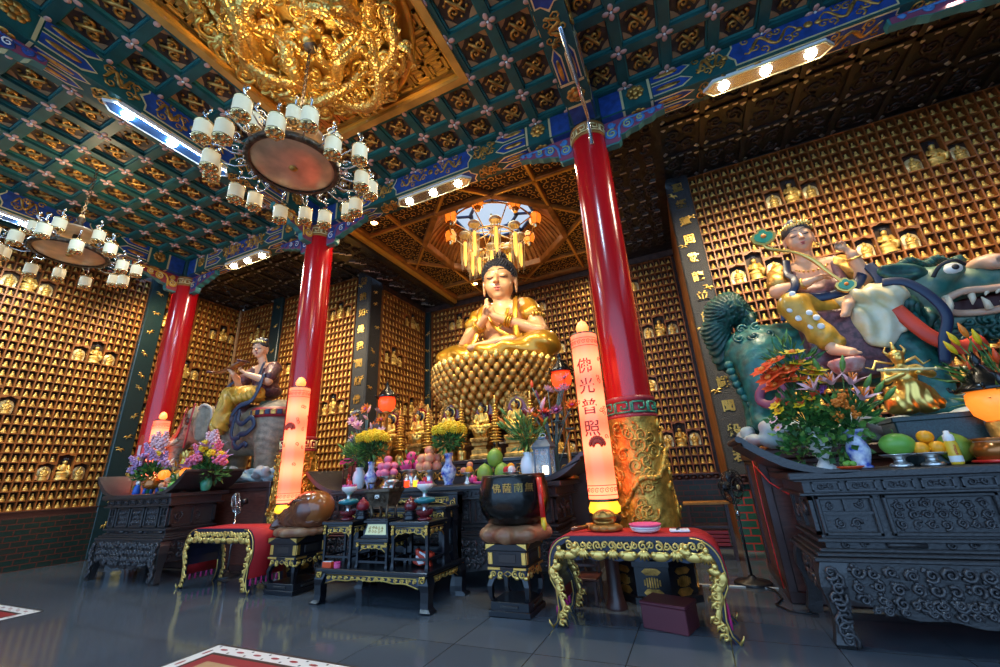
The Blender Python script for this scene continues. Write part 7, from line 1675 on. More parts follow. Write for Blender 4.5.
g = G(); g.lathe([(.12, 0), (.15, .02), (.155, .035), (.14, .03), (0, .015)], 24); tag(part('red_tray', g, M['pinkwax']), 'shallow pink and white tray at the altar edge behind the bell bowl', 'tray', loc=(-3.0, 5.92, ZA))
def small_lamp(label, x, y, z, col='lampyellow'):
    t = thing('votive_lamp', label, 'lamp', (x, y, z)); g = G(); g.lathe([(.035, 0), (.045, .01), (.042, .09), (.048, .1)], 14); part('cup', g, M[col], t); g = G(); g.lathe([(.05, .10), (.05, .115), (.02, .15), (.01, .19), (0, .195)], 12); part('cap', g, M['silver'], t)
small_lamp('little glowing amber votive lamp beside the peach stand', -4.27, 5.96, ZA); small_lamp('little glowing red votive lamp behind the bronze incense burner', -4.42, 5.92, ZA, 'lampred')
t = thing('incense_pot', 'small footed silver incense pot on the altar behind the incense burner', 'incense pot', (-4.76, 5.97, ZA)); g = G(); g.lathe([(.06, 0), (.07, .01), (.04, .03), (.09, .07), (.115, .11), (.10, .13), (.08, .12)], 20); part('bowl', g, M['silver'], t); g = G(); g.ell((0, 0, .15), (.07, .07, .065), 14, 8); part('dome_lid', g, M['bronze'], t)
t = thing('spirit_shrine', 'little dark wooden shrine with a red canopy beside the candle pillar', 'shrine', (-6.05, 6.3, ZA)); g = G(); g.box((0, 0, .02), (.24, .2, .04), 0, .005); g.box((0, .08, .25), (.2, .02, .44), 0)
for sx in (-1, 1): g.box((sx * .10, -.05, .25), (.02, .02, .44), 0)
part('case', g, M['mahogdk'], t); g = G(); g.prism([(-.15, .46), (.15, .46), (.10, .56), (-.10, .56)], .24, 0, 'xz', (0, -.12, 0)); part('red_canopy', g, M['tassel'], t); g = G(); g.ell((0, .0, .14), (.05, .04, .09), 10, 8); g.ell((0, 0, .25), .03, 8, 6); part('inner_figure', g, M['redplain'], t)
t = thing('metal_lantern', 'blue-grey glazed metal lantern standing beside the white lily vase', 'lantern', (-2.03, 6.06, ZA)); g = G(); g.box((0, 0, .03), (.30, .30, .06), 0, .008); g.box((0, 0, .07), (.26, .26, .03), 0, .004)
for sx in (-1, 1):
    for sy in (-1, 1): g.box((sx * .115, sy * .115, .27), (.025, .025, .40), 0)
g.box((0, 0, .46), (.27, .27, .03), 0, .004); g.loft([[(-.16, -.16, .47), (.16, -.16, .47), (.16, .16, .47), (-.16, .16, .47)], [(-.08, -.08, .58), (.08, -.08, .58), (.08, .08, .58), (-.08, .08, .58)]], 0, False); g.box((0, 0, .60), (.12, .12, .05), 0, .008); part('frame', g, M['slate'], t)
g = G()
for q in range(4): g.at((0, 0, 0), (0, 0, q * PI / 2)); g.box((0, -.115, .27), (.2, .004, .36), 0); g.rst()
part('glass', g, M['glass'], t); g = G(); g.lathe([(.04, .085), (.045, .09), (.045, .2), (.03, .205)], 16); part('candle', g, M['lampcore'], t)
g = G(); g.tube([(.05 * math.cos(a), 0, .63 + .045 * math.sin(a)) for a in np.arange(12) * PI / 6], .007, 5, closed=True); part('ring_handle', g, M['steel'], t)
def red_lamp(label, x, y, zb, zl, s=1.0, pole=True, body='lampred'):
    t = thing('altar_lamp', label, 'lamp', (x, y, zb)); h = zl - zb; g = G(); g.lathe([(.11, 0), (.12, .02), (.06, .06), (.03, .12), (.03, h - .22), (.06, h - .2), (.09, h - .16), (.05, h - .14)], 18) if pole else g.lathe([(.1, 0), (.11, .02), (.09, .06), (.11, h - .16), (.09, h - .14)], 18); part('post', g, M['goldold'], t)
    g = G(); g.lathe([(.09 * s, h - .14), (.15 * s, h - .08), (.17 * s, h + .02), (.16 * s, h + .10), (.10 * s, h + .15)], 24); part('red_globe', g, M[body], t)
    g = G(); g.lathe([(.21 * s, h + .12), (.22 * s, h + .14), (.16 * s, h + .19), (.13 * s, h + .25), (.09 * s, h + .28), (.05 * s, h + .34), (.03 * s, h + .36), (.04 * s, h + .40), (0, h + .50)], 24)
    for i in range(6): a = i * PI / 3; g.tube([(.20 * s * math.cos(a), .20 * s * math.sin(a), h + .13), (.25 * s * math.cos(a), .25 * s * math.sin(a), h + .14), (.26 * s * math.cos(a), .26 * s * math.sin(a), h + .18)], .012, 5)
    part('pagoda_cap', g, M['bell'], t)
    return t
red_lamp('red glowing altar lamp with dark pagoda cap beside the first gilt buddha', -5.50, 6.65, ZA, 2.98)
red_lamp('red glowing altar lamp with dark pagoda cap next to the pink candle pillar', -1.80, 6.62, ZA, 2.96)
# lotus lamps and jars on the small black tables
def lotus_lamp(label, x, y, z):
    t = thing('tiered_lotus_lamp', label, 'lamp', (x, y, z)); g = G(); g.lathe([(.09, 0), (.10, .015), (.07, .03), (.06, .05)], 20); part('foot', g, M['darkredlac'], t)
    def lot(nm, z0, r, m, k=2):
        g = G(); g.lathe([(r * .5, z0), (r * .85, z0 + .03), (r * .8, z0 + .05), (0, z0 + .05)], 20)
        for q in range(k):
            for i in range(10): a = (i + .5 * q) * PI / 5; d = np.array((math.cos(a), math.sin(a), 0)); g.petal(d * r * .7 + np.array((0, 0, z0 + .005)), d, (0, 0, 1), .075, r * .62, .02, curl=.5)
        part(nm, g, M[m], t)
    lot('dark_red_lotus', .05, .12, 'darkredlac'); g = G(); g.lathe([(.04, .10), (.03, .14), (.035, .17), (.05, .19)], 14); part('stem', g, M['silver'], t)
    g = G(); g.lathe([(.05, .19), (.13, .215), (.15, .24), (.13, .27), (.06, .285), (.0, .285)], 28); part('teal_bowl', g, M['teallotus'], t); g = G(); g.lathe([(.035, .285), (.028, .32), (.04, .35), (.06, .365)], 14); part('upper_stem', g, M['silver'], t)
    g = G(); g.lathe([(.05, .365), (.095, .39), (.11, .43), (.10, .445), (0, .44)], 24); part('white_bowl', g, M['whitewax'], t); g = G()
    for i in range(12): a = i * PI / 6; d = np.array((math.cos(a), math.sin(a), 0)); g.petal(d * .085 + np.array((0, 0, .42)), d, (0, 0, 1), .065, .055, .014, curl=.25)
    part('pink_petals', g, M['pinkwax'], t); g = G(); g.lathe([(.03, .44), (.03, .52), (.022, .53)], 12); part('candle', g, M['redplain'], t)
lotus_lamp('tiered lotus lamp with teal bowl on the small table near the wooden fish', -4.68, 4.90, 1.003); lotus_lamp('tiered lotus lamp with teal bowl on the small table near the bell bowl', -3.36, 4.90, .993)
def jar(label, x, y, z, m):
    t = thing('lidded_jar', label, 'jar', (x, y, z)); g = G(); g.lathe([(.10, 0), (.11, .02), (.085, .04), (.10, .06), (.10, .075), (.07, .09), (.08, .105), (.08, .115)], 20); part('black_stand', g, M['blackpaint'], t)
    g = G(); g.lathe([(.05, .115), (.085, .135), (.09, .18), (.07, .225), (.05, .235)], 20); g.lathe([(.055, .235), (.05, .25), (.02, .265), (.015, .285), (0, .29)], 16); part('pot', g, M[m], t)
jar('round red lidded jar on a black stand near the wooden fish', -4.48, 4.98, 1.003, 'redtrim'); jar('dark plum lidded jar on a black stand beside the incense burner', -3.62, 4.95, .993, 'darkredlac')
g = G(); sculpt(g, [('b', (0, 0, .10), (.13, .05, .09), (0, .25, .3)), ('e', (.04, -.02, .12), (.08, .06, .07))], .014, .03, folds(.012, 40, 30)); tag(part('orange_packet', g, M['lampmotif']), 'crumpled orange and white packet beneath the small table by the bell', 'packet', loc=(-3.42, 4.98, .43))
g = G(); g.prism([(-.05, 0), (.06, .02), (.10, .12), (.0, .16), (-.06, .10)], .01, 0, 'xz', (0, 0, 0)); o = part('packet_window', g, M['paper']); o.parent = bpy.data.objects['orange_packet']; o.location = (-.02, -.07, .03)
t = thing('card_box', 'flat open orange paper box on the low black table', 'box', (-4.80, 4.715, .43)); g = G(); g.box((0, 0, .035), (.16, .055, .07), 0, .003); part('tray', g, M['orangered'], t); g = G(); g.box((0, 0, .072), (.14, .045, .006), 0); part('paper_lining', g, M['paper'], t)
t = thing('round_tin', 'small round pink tin beside the orange paper box', 'tin', (-4.63, 4.715, .43)); g = G(); g.lathe([(.042, 0), (.045, .005), (.045, .07), (.04, .075)], 20); part('tin', g, M['pinkwax'], t); g = G(); g.lathe([(.046, .05), (.047, .055), (.047, .075), (0, .08)], 20); part('lid', g, M['dragonfruit'], t)
# --- things on the red-topped incense table
ZR = .858
t = thing('small_wooden_fish', 'little round brown wooden fish on a green cushion on the red cloth', 'wooden fish', (-1.03, 5.0, ZR + .055)); g = G(); sculpt(g, [('e', (0, 0, .075), (.13, .11, .085)), ('e', (-.06, -.03, .06), (.07, .07, .05)), ('E', (.03, -.1, .055), (.14, .08, .012))], .011, .03); part('body', g, M['goldold'], t); g = G(); g.curl((.0, -.085, .11), (1, 0, 0), (0, .4, 1), .04, .012, 1.3, 0, 1); g.curl((-.07, -.07, .09), (1, 0, 0), (0, .4, 1), .03, .010, 1.3, 2, -1); part('carved_scales', g, M['goldold'], t)
g = G(); sculpt(g, [('e', (0, 0, .03), (.17, .14, .042))] + [('e', (.14 * math.cos(a), .115 * math.sin(a), .028), (.05, .05, .03)) for a in np.arange(8) * PI / 4], .012, .03, cut=lambda X: -X[..., 2]); tag(part('cushion', g, M['goldwood']), 'small olive and plum cushion on the red cloth of the incense table', 'cushion', loc=(-1.03, 5.0, ZR))
t = thing('striker', 'short orange-handled striker lying beside the little wooden fish', 'striker', (-1.28, 4.93, ZR)); g = G(); g.tube([(.05, .05, .04), (.10, .10, .04)], [.038, .034], 10); part('orange_head', g, M['orange'], t); g = G(); g.tube([(-.10, -.10, .03), (-.08, -.08, .03), (.05, .05, .04)], [.02, .028, .02], 8); part('handle', g, M['woodfish'], t)
for i, (z, m, r) in enumerate(((0, 'whitewax', .15), (.022, 'porcelain', .16), (.044, 'pinkwax', .165))):
    g = G(); g.lathe([(r * .7, 0), (r * .9, .012), (r, .03), (r * .98, .032), (r * .8, .016), (0, .012)], 28); tag(part('plate', g, M[m]), ['white plate at the bottom of the stack on the red cloth', 'white plate in the middle of the stack on the red cloth', 'pink plate topping the stack on the red cloth'][i], 'plate', 'plates stacked on the red cloth', (-.60, 4.92, ZR + z))
t = thing('tissue_pack', 'flat white tissue pack with a black pen on the red cloth', 'tissue pack', (-.27, 4.92, ZR)); g = G(); g.box((0, 0, .012), (.19, .12, .022), 0, .006, (0, 0, .1)); part('pack', g, M['paper'], t); g = G(); g.tube([(-.02, -.06, .03), (.0, .05, .03)], .009, 6); part('pen', g, M['blackplastic'], t)
# --- lion altar
ZL = 1.382
vase('white footed urn holding the big mixed bouquet on the lion altar', 1.16, 5.18, ZL, .36, .13, 'urn', M['whitewax'])
R = random.Random(21); bl = []
for (x, z) in ((-.30, .62), (-.22, .70), (-.16, .62), (-.26, .54), (-.12, .68), (-.20, .80), (-.08, .58), (-.33, .72)): bl.append(('open', 'orangered', 'orange', (x + .03, -.10 + R.uniform(-.05, .05), z), 1.75))
for (x, z) in ((.04, .74), (.10, .62), (.14, .66), (.06, .56), (.0, .86), (.15, .54)): bl.append(('open', 'mum', 'orange', (x, -.10, z), 1.6))
for (x, z) in ((-.28, .34), (-.08, .32), (.02, .38), (.05, .28), (-.26, .28)): bl.append(('open', 'mum', 'ochre', (x, -.12, z), .85))
for i in range(8): bl.append(('cluster', 'orangered', 'orange', (R.uniform(-.25, .1), -.12, R.uniform(.34, .46)), .45))
for (x, z) in ((.02, .82), (.12, .78), (.17, .48), (.14, .44)): bl.append(('cluster', 'violet', 'orange', (x, -.06, z), .6))
for (x, z) in ((-.32, .2), (-.30, .12)): bl.append(('open', 'pinklt', 'mum', (x, -.1, z), .7))
bouquet('big mixed bouquet of orange and yellow blooms over trailing ivy on the lion altar', 1.14, 5.16, ZL + .30, [((-.05, -.02, .18), 420, (.30, .2, .30), .085, .07), ((0, 0, .72), 130, (.22, .14, .32), .16, .025), ((.22, .0, .02), 150, (.2, .16, .28), .08, .065), ((-.12, -.04, -.08), 160, (.2, .12, .2), .08, .06)], bl, seed=8)
vase('blue and white porcelain vase of lilies and orange berries on the lion altar', 1.42, 5.05, ZL, .35, .10, 'trumpet', M['porcblue'])
R = random.Random(31); bl = [('lily', 'pinklt', 'orange', p, 1.15) for p in ((-.22, -.1, .42), (-.05, -.05, .46), (.10, -.05, .44), (.12, -.12, .28))] + [('cluster', 'orange', 'orangered', (R.uniform(-.12, .12), -.1, R.uniform(.12, .32)), .75) for i in range(9)] + [('bud', 'leaflt', 'leaf', p, 1.3) for p in ((.2, 0, .38), (.26, 0, .32), (.08, 0, .58), (-.1, 0, .6), (.3, -.05, .26))]
bouquet('pink lilies with orange berries in the blue and white vase on the lion altar', 1.42, 5.05, ZL + .33, [((0, 0, .14), 190, (.24, .16, .2), .13, .05), ((-.12, .02, -.1), 90, (.14, .1, .2), .09, .07)], bl, seed=9)
bouquet('bird-of-paradise spray with red and yellow bracts at the far end of the lion altar', 2.72, 5.2, ZL + .12, [((-.1, 0, .5), 60, (.25, .15, .35), .26, .04)], [('bud', c, 'orange', (x, -.05, z), 1.25) for c, x, z in (('orange', -.18, .98), ('mum', -.26, .92), ('mum', -.12, .90), ('orangered', -.06, .70), ('orangered', -.22, .62), ('dragonfruit', -.16, .58), ('mum', -.3, .84), ('dragonfruit', .02, .64), ('orangered', -.1, .5))], seed=10)
vase('dark pot of the bird-of-paradise spray at the far end of the lion altar', 2.72, 5.2, ZL, .2, .1, 'pot', M['bronze'])
zt = stand('pewter stand with one big green mango on the lion altar', 1.68, 5.0, ZL, .09, .13); put('mango', .105, [(1.70, 5.0, zt + .10)], 'big green mango on the first pewter stand of the lion altar', None)
zt = stand('pewter stand with a heap of oranges on the lion altar', 1.90, 5.0, ZL, .09, .13); put('orange', .06, [(1.84, 4.97, zt + .055), (1.95, 4.96, zt + .055), (1.93, 5.06, zt + .055), (1.91, 5.0, zt + .15)], ['orange next to the green mango', 'front orange next to the yellow bottle', 'hindmost orange of the heap on the lion altar', 'topmost orange of the heap on the lion altar'], 'oranges on the lion altar')
t = thing('oil_bottle', 'slim yellow printed bottle with a white cap on the lion altar', 'bottle', (2.02, 4.90, ZL)); g = G(); g.lathe([(.038, 0), (.042, .01), (.042, .17), (.03, .20)], 18); part('bottle', g, M['bottleyellow'], t); g = G(); g.lathe([(.043, .02), (.0435, .03), (.0435, .07)], 18, cap=False); part('label_band', g, M['paper'], t); g = G()
for i in range(6): g.curl((0 + .0, -.043, .08 + i * .014), (1, 0, 0), (0, 0, 1), .010, .003, 1, i, 1, .002, 0, 6)
part('print', g, M['lampmotif'], t); g = G(); g.lathe([(.034, .19), (.036, .2), (.034, .24), (.02, .25), (.018, .275), (0, .28)], 14); part('cap', g, M['whitewax'], t)
put('pomelo', .12, [(2.16, 5.2, ZL + .13)], 'green pomelo between the yellow bottle and the amber pot', None)
t = thing('incense_pot', 'glossy amber incense pot on the lion altar', 'incense pot', (2.34, 5.0, ZL)); g = G(); g.lathe([(.11, 0), (.13, .02), (.16, .07), (.165, .11), (.14, .15), (.13, .17), (.15, .19), (.145, .20), (.12, .18)], 28); part('bowl', g, M['amberpot'], t); g = G(); g.lathe([(.13, .17), (.135, .172), (.0, .175)], 24); part('ash', g, M['paper'], t); g = G(); g.lathe([(.165, .0), (.18, .01), (.17, .025), (.13, .02)], 24); part('red_foot', g, M['redplain'], t)
red_lamp('orange glowing lamp with dark pagoda cap at the far end of the lion altar', 2.50, 5.12, ZL, 1.86, 1.0, False, 'lampamber')
g = G(); g.lathe([(.07, 0), (.10, .015), (.105, .025), (0, .015)], 20); tag(part('red_dish', g, M['orangered']), 'small red dish of limes between the urn and the blue vase', 'dish', loc=(1.29, 4.93, ZL)); put('lime', .028, [(1.265, 4.92, ZL + .045), (1.315, 4.92, ZL + .045), (1.29, 4.95, ZL + .05)], 'lime in the small red dish on the lion altar', 'limes in the red dish')
# --- elephant altar
ZE = 1.505
def mixed(label, vl, x, y, z, W_, seed, cols, vm):
    vase(vl, x, y, z, .26, .10, 'pot', vm); R = random.Random(seed); bl = []
    for i in range(34): a = R.uniform(0, 6.28); q = math.sqrt(R.random()); c, k = cols[R.randrange(len(cols))]; bl.append((k, c, 'mum', (W_ * q * math.cos(a), W_ * .5 * q * math.sin(a) - .05, .16 + .46 * (1 - q * q) * R.uniform(.5, 1) + .04), 1.55))
    for i in range(4): bl.append(('spike', 'pinklt', 'mum', (R.uniform(-.1, .22), 0, R.uniform(.55, .74)), 1.8))
    bouquet(label, x, y, z + .24, [((0, 0, .12), 260, (W_ * 1.0, W_ * .6, .22), .14, .055)], bl, seed=seed)
mixed('mixed yellow and lilac bouquet at the outer end of the elephant altar', 'green pot of the bouquet at the outer end of the elephant altar', -10.30, 5.15, ZE, .44, 41, [('mum', 'carnation'), ('lilac', 'cluster'), ('mum', 'carnation'), ('mumwhite', 'lily'), ('violet', 'carnation'), ('lilac', 'spike'), ('pink', 'cluster')], M['jade'])
mixed('mixed yellow and magenta bouquet in front of the elephant', 'glass-green pot of the bouquet in front of the elephant', -8.62, 5.25, ZE, .44, 43, [('mum', 'carnation'), ('violet', 'carnation'), ('pink', 'cluster'), ('lilac', 'lily'), ('mum', 'carnation'), ('pink', 'spike')], M['jade'])
t = thing('gilt_flower_stand', 'gilt metal flower ornament between the two bouquets of the elephant altar', 'ornament', (-9.3, 5.2, ZE)); g = G(); g.lathe([(.10, 0), (.11, .02), (.06, .06), (.09, .14), (.12, .24), (.08, .3)], 16); part('cup', g, M['goldold'], t); g = G(); R = random.Random(3)
for i in range(40): a = R.uniform(0, 6.28); r = R.uniform(.02, .2); z = R.uniform(.25, .75) * (1 - r); g.petal((r * math.cos(a), r * math.sin(a), z), (math.cos(a), math.sin(a), .2), (0, 0, 1), .12, .08, .015)
part('gilt_leaves', g, M['gold'], t); g = G(); leafy(g, (.1, -.05, .18), 90, (.26, .18, .18), .12, .05, 7); part('foliage', g, [M['leaf'], M['leaflt']], t)
for x, lb in ((-9.68, 'round orange glowing lamp between the bouquets, nearer the amber pot'), (-8.98, 'round orange glowing lamp beside the magenta bouquet')):
    t = thing('globe_lamp', lb, 'lamp', (x, 5.05, ZE)); g = G(); g.lathe([(.07, 0), (.08, .015), (.03, .05), (.03, .22), (.05, .24)], 16); part('stem', g, M['bronze'], t); g = G()
    g.ell((0, 0, .34), (.092, .092, .088), 16, 10)
    for i in range(10): a = i * .628; g.tube([(.094 * math.cos(a) * math.cos(b), .094 * math.sin(a) * math.cos(b), .34 + .09 * math.sin(b)) for b in (-1.2, -.6, 0, .6, 1.2)], .012, 5)
    part('orange_globe', g, M['lampamber'], t)
t = thing('incense_pot', 'red and amber incense pot on blue legs on the elephant altar', 'incense pot', (-9.88, 4.98, ZE)); g = G(); g.lathe([(.08, .08), (.15, .12), (.16, .18), (.13, .23), (.14, .25), (.12, .25)], 24); g.lathe([(.12, .25), (.10, .30), (.03, .33), (.02, .36), (0, .365)], 20); part('bowl', g, M['amberpot'], t); g = G()
for i in range(3): a = i * 2.1 + .5; g.tube([(.12 * math.cos(a), .12 * math.sin(a), .0), (.11 * math.cos(a), .11 * math.sin(a), .06), (.09 * math.cos(a), .09 * math.sin(a), .13)], [.03, .025, .03], 8)
part('blue_legs', g, M['bluepaint'], t)
t = thing('porcelain_figure', 'small blue and white porcelain figure at the outer end of the elephant altar', 'figurine', (-10.22, 4.9, ZE)); g = G(); g.lathe([(.06, 0), (.07, .02), (.06, .1), (.04, .16), (.03, .18)], 14); part('robe', g, M['bluepaint'], t); g = G(); g.ell((0, 0, .21), (.035, .035, .04), 10, 8); part('head', g, M['whitewax'], t)
zt = stand('pewter stand of peaches on the elephant altar', -9.38, 4.98, ZE, .08, .13); put('peach', .06, pyramid(-9.38, 4.98, zt, .06, [4, 1]), 'peach on the pewter stand of the elephant altar', 'peaches on the elephant altar')
put('mango', .10, [(-9.6, 5.08, ZE + .10), (-9.1, 4.98, ZE + .11)], ['green mango between the amber pot and the peaches', 'green mango at the front beside the upswept end of the elephant altar'], 'green mangoes on the elephant altar')
t = thing('red_banner', 'narrow red and pink paper banner standing at the end of the elephant altar', 'banner', (-10.86, 5.1, ZE)); g = G(); g.tube([(0, 0, 0), (0, 0, .85)], .010, 6); g.lathe([(.05, 0), (.05, .02)], 12); part('stick', g, M['goldold'], t); g = G(); g.prism([(-.07, .62), (.07, .62), (.08, 1.15), (.04, 1.22), (-.04, 1.22), (-.08, 1.15)], .012, 0, 'xz', (0, -.01, 0)); part('paper', g, M['lampmotif'], t); g = G(); g.prism([(-.05, .8), (.05, .8), (.05, 1.0), (-.05, 1.0)], .004, 0, 'xz', (0, -.015, 0)); part('pink_label', g, M['pinklt'], t); g = G(); g.box((0, 0, .5), (.26, .02, .14), 0, .004); part('green_plaque', g, M['jade'], t)
# --- floor things
def fan(label, x, y, h, yaw, tilt, pole, r=.22):
    t = thing('standing_fan', label, 'fan', (x, y, 0)); g = G(); g.lathe([(.22, 0), (.225, .02), (.2, .04), (.06, .06), (.04, .1)], 28); part('base', g, M['blackplastic'], t); g = G(); g.tube([(0, 0, .05), (0, 0, h - .1)], .016, 10); part('pole', g, M[pole], t)
    Mx = Matrix.Translation((0, 0, h)) @ Euler((tilt, 0, yaw)).to_matrix().to_4x4(); g = G(); g.M = np.array(Mx)
    g.tube([(0, .06, 0), (0, .18, 0)], [.06, .05], 12); g.tube([(0, 0, -.12), (0, .08, -.04), (0, .1, 0)], .03, 8); part('motor', g, M['blackplastic'], t); g = G(); g.M = np.array(Mx)
    for i in range(28): a = i * 2 * PI / 28; g.tube([(q * math.cos(a), yy, q * math.sin(a)) for q, yy in ((.03, -.09), (r * .6, -.085), (r, -.02), (r * .9, .04), (.06, .07))], .0035, 4)
    for q, yy in ((r, -.02), (r * .6, -.085), (r * .9, .04)): g.tube([(q * math.cos(a), yy, q * math.sin(a)) for a in np.arange(32) * PI / 16], .006, 5, closed=True)
    part('cage', g, M['steel' if r < .21 else 'blackplastic'], t)
    for i in range(4):
        g = G(); g.M = np.array(Mx @ Euler((0, i * PI / 2, 0)).to_matrix().to_4x4()); g.loft([[(.0, -.005, -.02), (.0, .005, .02), (.0, -.0, .02)], [(r * .5, -.03, -.07), (r * .5, .03, .07), (r * .5, .02, .07)], [(r * .85, -.03, -.08), (r * .85, .03, .05), (r * .85, .02, .05)]]); part('blade', g, M['glassblk'], t)
    g = G(); g.M = np.array(Mx); g.lathe([(0, 0)], 3) if False else g.ell((0, -.095, 0), (.035, .01, .035), 12, 6); part('badge', g, M['goldpale'], t); g = G(); g.tube([(0, .0, h * .68), (0, 0, h * .74)], .028, 10); part('collar', g, M['steel'], t); return t
fan('black standing fan on the floor beside the tall brown lion plinth', .40, 6.80, 1.18, .9, .1, 'blackplastic'); fan('chrome-poled standing fan behind the red cloth near the elephant altar', -8.17, 5.62, 1.24, -.6, .2, 'chrome', .2)
t = thing('wooden_rack', 'low open wooden rack of red tiles against the green brick dado', 'rack', (.04, 8.35, 0)); g = G()
for sx in (-1, 1):
    for sy in (-1, 1): g.box((sx * .30, sy * .12, .42), (.05, .05, .84), 0)
for z in (.18, .5): g.box((0, 0, z), (.6, .26, .03), 0)
part('frame', g, M['mahogdk'], t); g = G(); g.box((0, 0, .86), (.72, .34, .04), 0, .005); part('top_board', g, M['goldwood'], t)
for i in range(4): g = G(); g.box((0, -.04, .235 + i * .06), (.5, .2, .05), 0, .006); part('tile_stack', g, M['redtrim'], t)
t = thing('low_chair', 'low dark wooden chair under the red-topped incense table', 'chair', (-1.50, 5.60, 0)); 
for sx in (-1, 1):
    for sy in (-1, 1): g = G(); g.box((sx * .17, sy * .15, .13 if sy < 0 else .28), (.035, .035, .26 if sy < 0 else .56), 0, .004); part('leg', g, M['mahogdk'], t)
g = G(); g.box((0, 0, .27), (.40, .36, .03), 0, .006); part('seat', g, M['mahog'], t); g = G(); g.box((0, .15, .48), (.34, .02, .10), 0, .004); g.box((0, .15, .36), (.34, .02, .03), 0); part('backrest', g, M['mahogdk'], t); g = G(); g.box((0, -.15, .22), (.34, .02, .05), 0); part('apron', g, M['mahogdk'], t)
t = thing('maroon_box', 'plain maroon box on the floor under the red-topped incense table', 'box', (-.50, 4.96, 0), -.30); g = G(); g.box((0, 0, .105), (.44, .32, .21), 0, .008); part('box_body', g, M['maroonbox'], t); g = G(); g.box((0, 0, .222), (.455, .335, .03), 0, .008); part('lid', g, M['maroonbox'], t)
g = G(); g.tube([(.45, 6.72, .02), (.6, 6.5, .012), (.62, 6.15, .012), (.52, 5.9, .012), (.62, 5.7, .012), (.85, 5.65, .012)], .010, 6); tag(part('power_cord', g, M['blackplastic']), 'black power cord trailing from the standing fan to the lion altar', 'cord')
g = G(); g.box((2.9, 6.55 - .85, .006), (0.01, .01, .01)) if False else g.box((.15, 6.62, .008), (1.0, .03, .012)); struct('trim_40', g, M['white'])
# ------------------------------------------------------------------ gilt figures in the niches
# larger niches: haloed buddhas at the sides, a crowned bodhisattva in the middle
g = G(); g.lathe([(.085, 0), (.09, .02), (.07, .04), (.08, .06), (.075, .075)], 12, sc=(1, .7)); g.ell((0, 0, .11), (.085, .055, .045), 10, 6); g.ell((0, .0, .18), (.052, .04, .075), 10, 6); g.ell((0, -.005, .275), (.032, .034, .04), 10, 6); g.ell((0, 0, .315), (.018, .018, .016), 6, 5)
for s in (-1, 1): g.tube([(s * .05, 0, .22), (s * .068, -.02, .16), (s * .02, -.05, .14)], [.02, .019, .014], 6)
MB1 = g.mesh('buddha_body'); fixn(MB1); MB1.materials.append(M['figure'])
g = G(); g.at((0, .05, .2), (PI / 2, 0, 0)); g.lathe([(0, 0), (.125, 0), (.135, .008), (.125, .016), (0, .016)], 20); g.rst(); g.prism([(-.125, .02), (.125, .02), (.135, .2), (-.135, .2)], .014, 0, 'xz', (0, .04, 0)); MH1 = g.mesh('halo'); fixn(MH1); MH1.materials.append(M['goldpale'])
g = G(); g.lathe([(.13, 0), (.135, .03), (.10, .05), (.12, .09), (.12, .11)], 14, sc=(1, .65)); g.ell((0, 0, .15), (.13, .07, .06), 12, 6); g.ell((0, 0, .26), (.07, .05, .11), 10, 7); g.ell((0, -.01, .40), (.045, .046, .055), 10, 7); 
for s in (-1, 1): g.tube([(s * .07, 0, .33), (s * .105, -.02, .24), (s * .03, -.06, .22)], [.028, .025, .017], 6); g.tube([(s * .10, .02, .3), (s * .15, .02, .2), (s * .13, -.02, .1)], [.02, .025, .01], 6)
g.tube([(.04, -.05, .2), (.11, -.07, .16), (.08, -.08, .06)], [.05, .045, .02], 8)
MB2 = g.mesh('bodhisattva_body'); fixn(MB2); MB2.materials.append(M['figure'])
g = G(); g.ell((0, 0, .435), (.05, .05, .04), 8, 6)
for i in range(5): a = -.8 + i * .4; g.ell((.045 * math.sin(a), -.035, .455), (.014, .012, .03), 6, 4)
g.ell((0, .01, .49), (.022, .022, .03), 6, 5); MH2 = g.mesh('crown'); fixn(MH2); MH2.materials.append(M['hair'])
wn = {'wall_back_right': 'the lattice wall behind the lion', 'wall_back_left': 'the far corner lattice wall', 'wall_back_middle': 'the lattice wall behind the middle column', 'wall_far_left': 'the side lattice of the recess', 'wall_far_back': 'the lattice wall behind the great buddha', 'wall_left': 'the long lattice wall under the far chandelier', 'wall_left_rear': 'the lattice wall past the dark green panel'}
rows = {A: 'top', B2: 'second', C2: 'third', D2: 'lowest'}
ORD = ['first', 'second', 'third', 'fourth', 'fifth', 'sixth', 'seventh', 'eighth', 'ninth', 'tenth']
cnt = {}
for (nm, p, u, n, big, w_, h_) in niches:
    row = {0: 'top', 1: 'second', 2: 'third', 3: 'lowest'}[min(range(4), key=lambda q: abs((A, B2, C2, D2)[q] - round((p[2] - Z0) / CH)))]
    k = (nm, row, big); cnt[k] = cnt.get(k, 0) + 1
    lb = ('crowned gilt figure, %s large niche, %s row, %s' if big else 'haloed gilt buddha, %s small niche, %s row, %s') % (ORD[cnt[k] - 1], row, wn[nm])
    loc = np.array(p) - np.array(n) * .055 + np.array((0, 0, .014)); rz = math.atan2(u[1], u[0])
    t = thing('niche_bodhisattva' if big else 'niche_buddha', lb, 'figurine', tuple(loc), rz, 'larger figures in the wall niches')
    link('body', MB2 if big else MB1, [], t); link('crown' if big else 'halo', MH2 if big else MH1, [], t)
    if big: t.scale = (1.08,) * 3
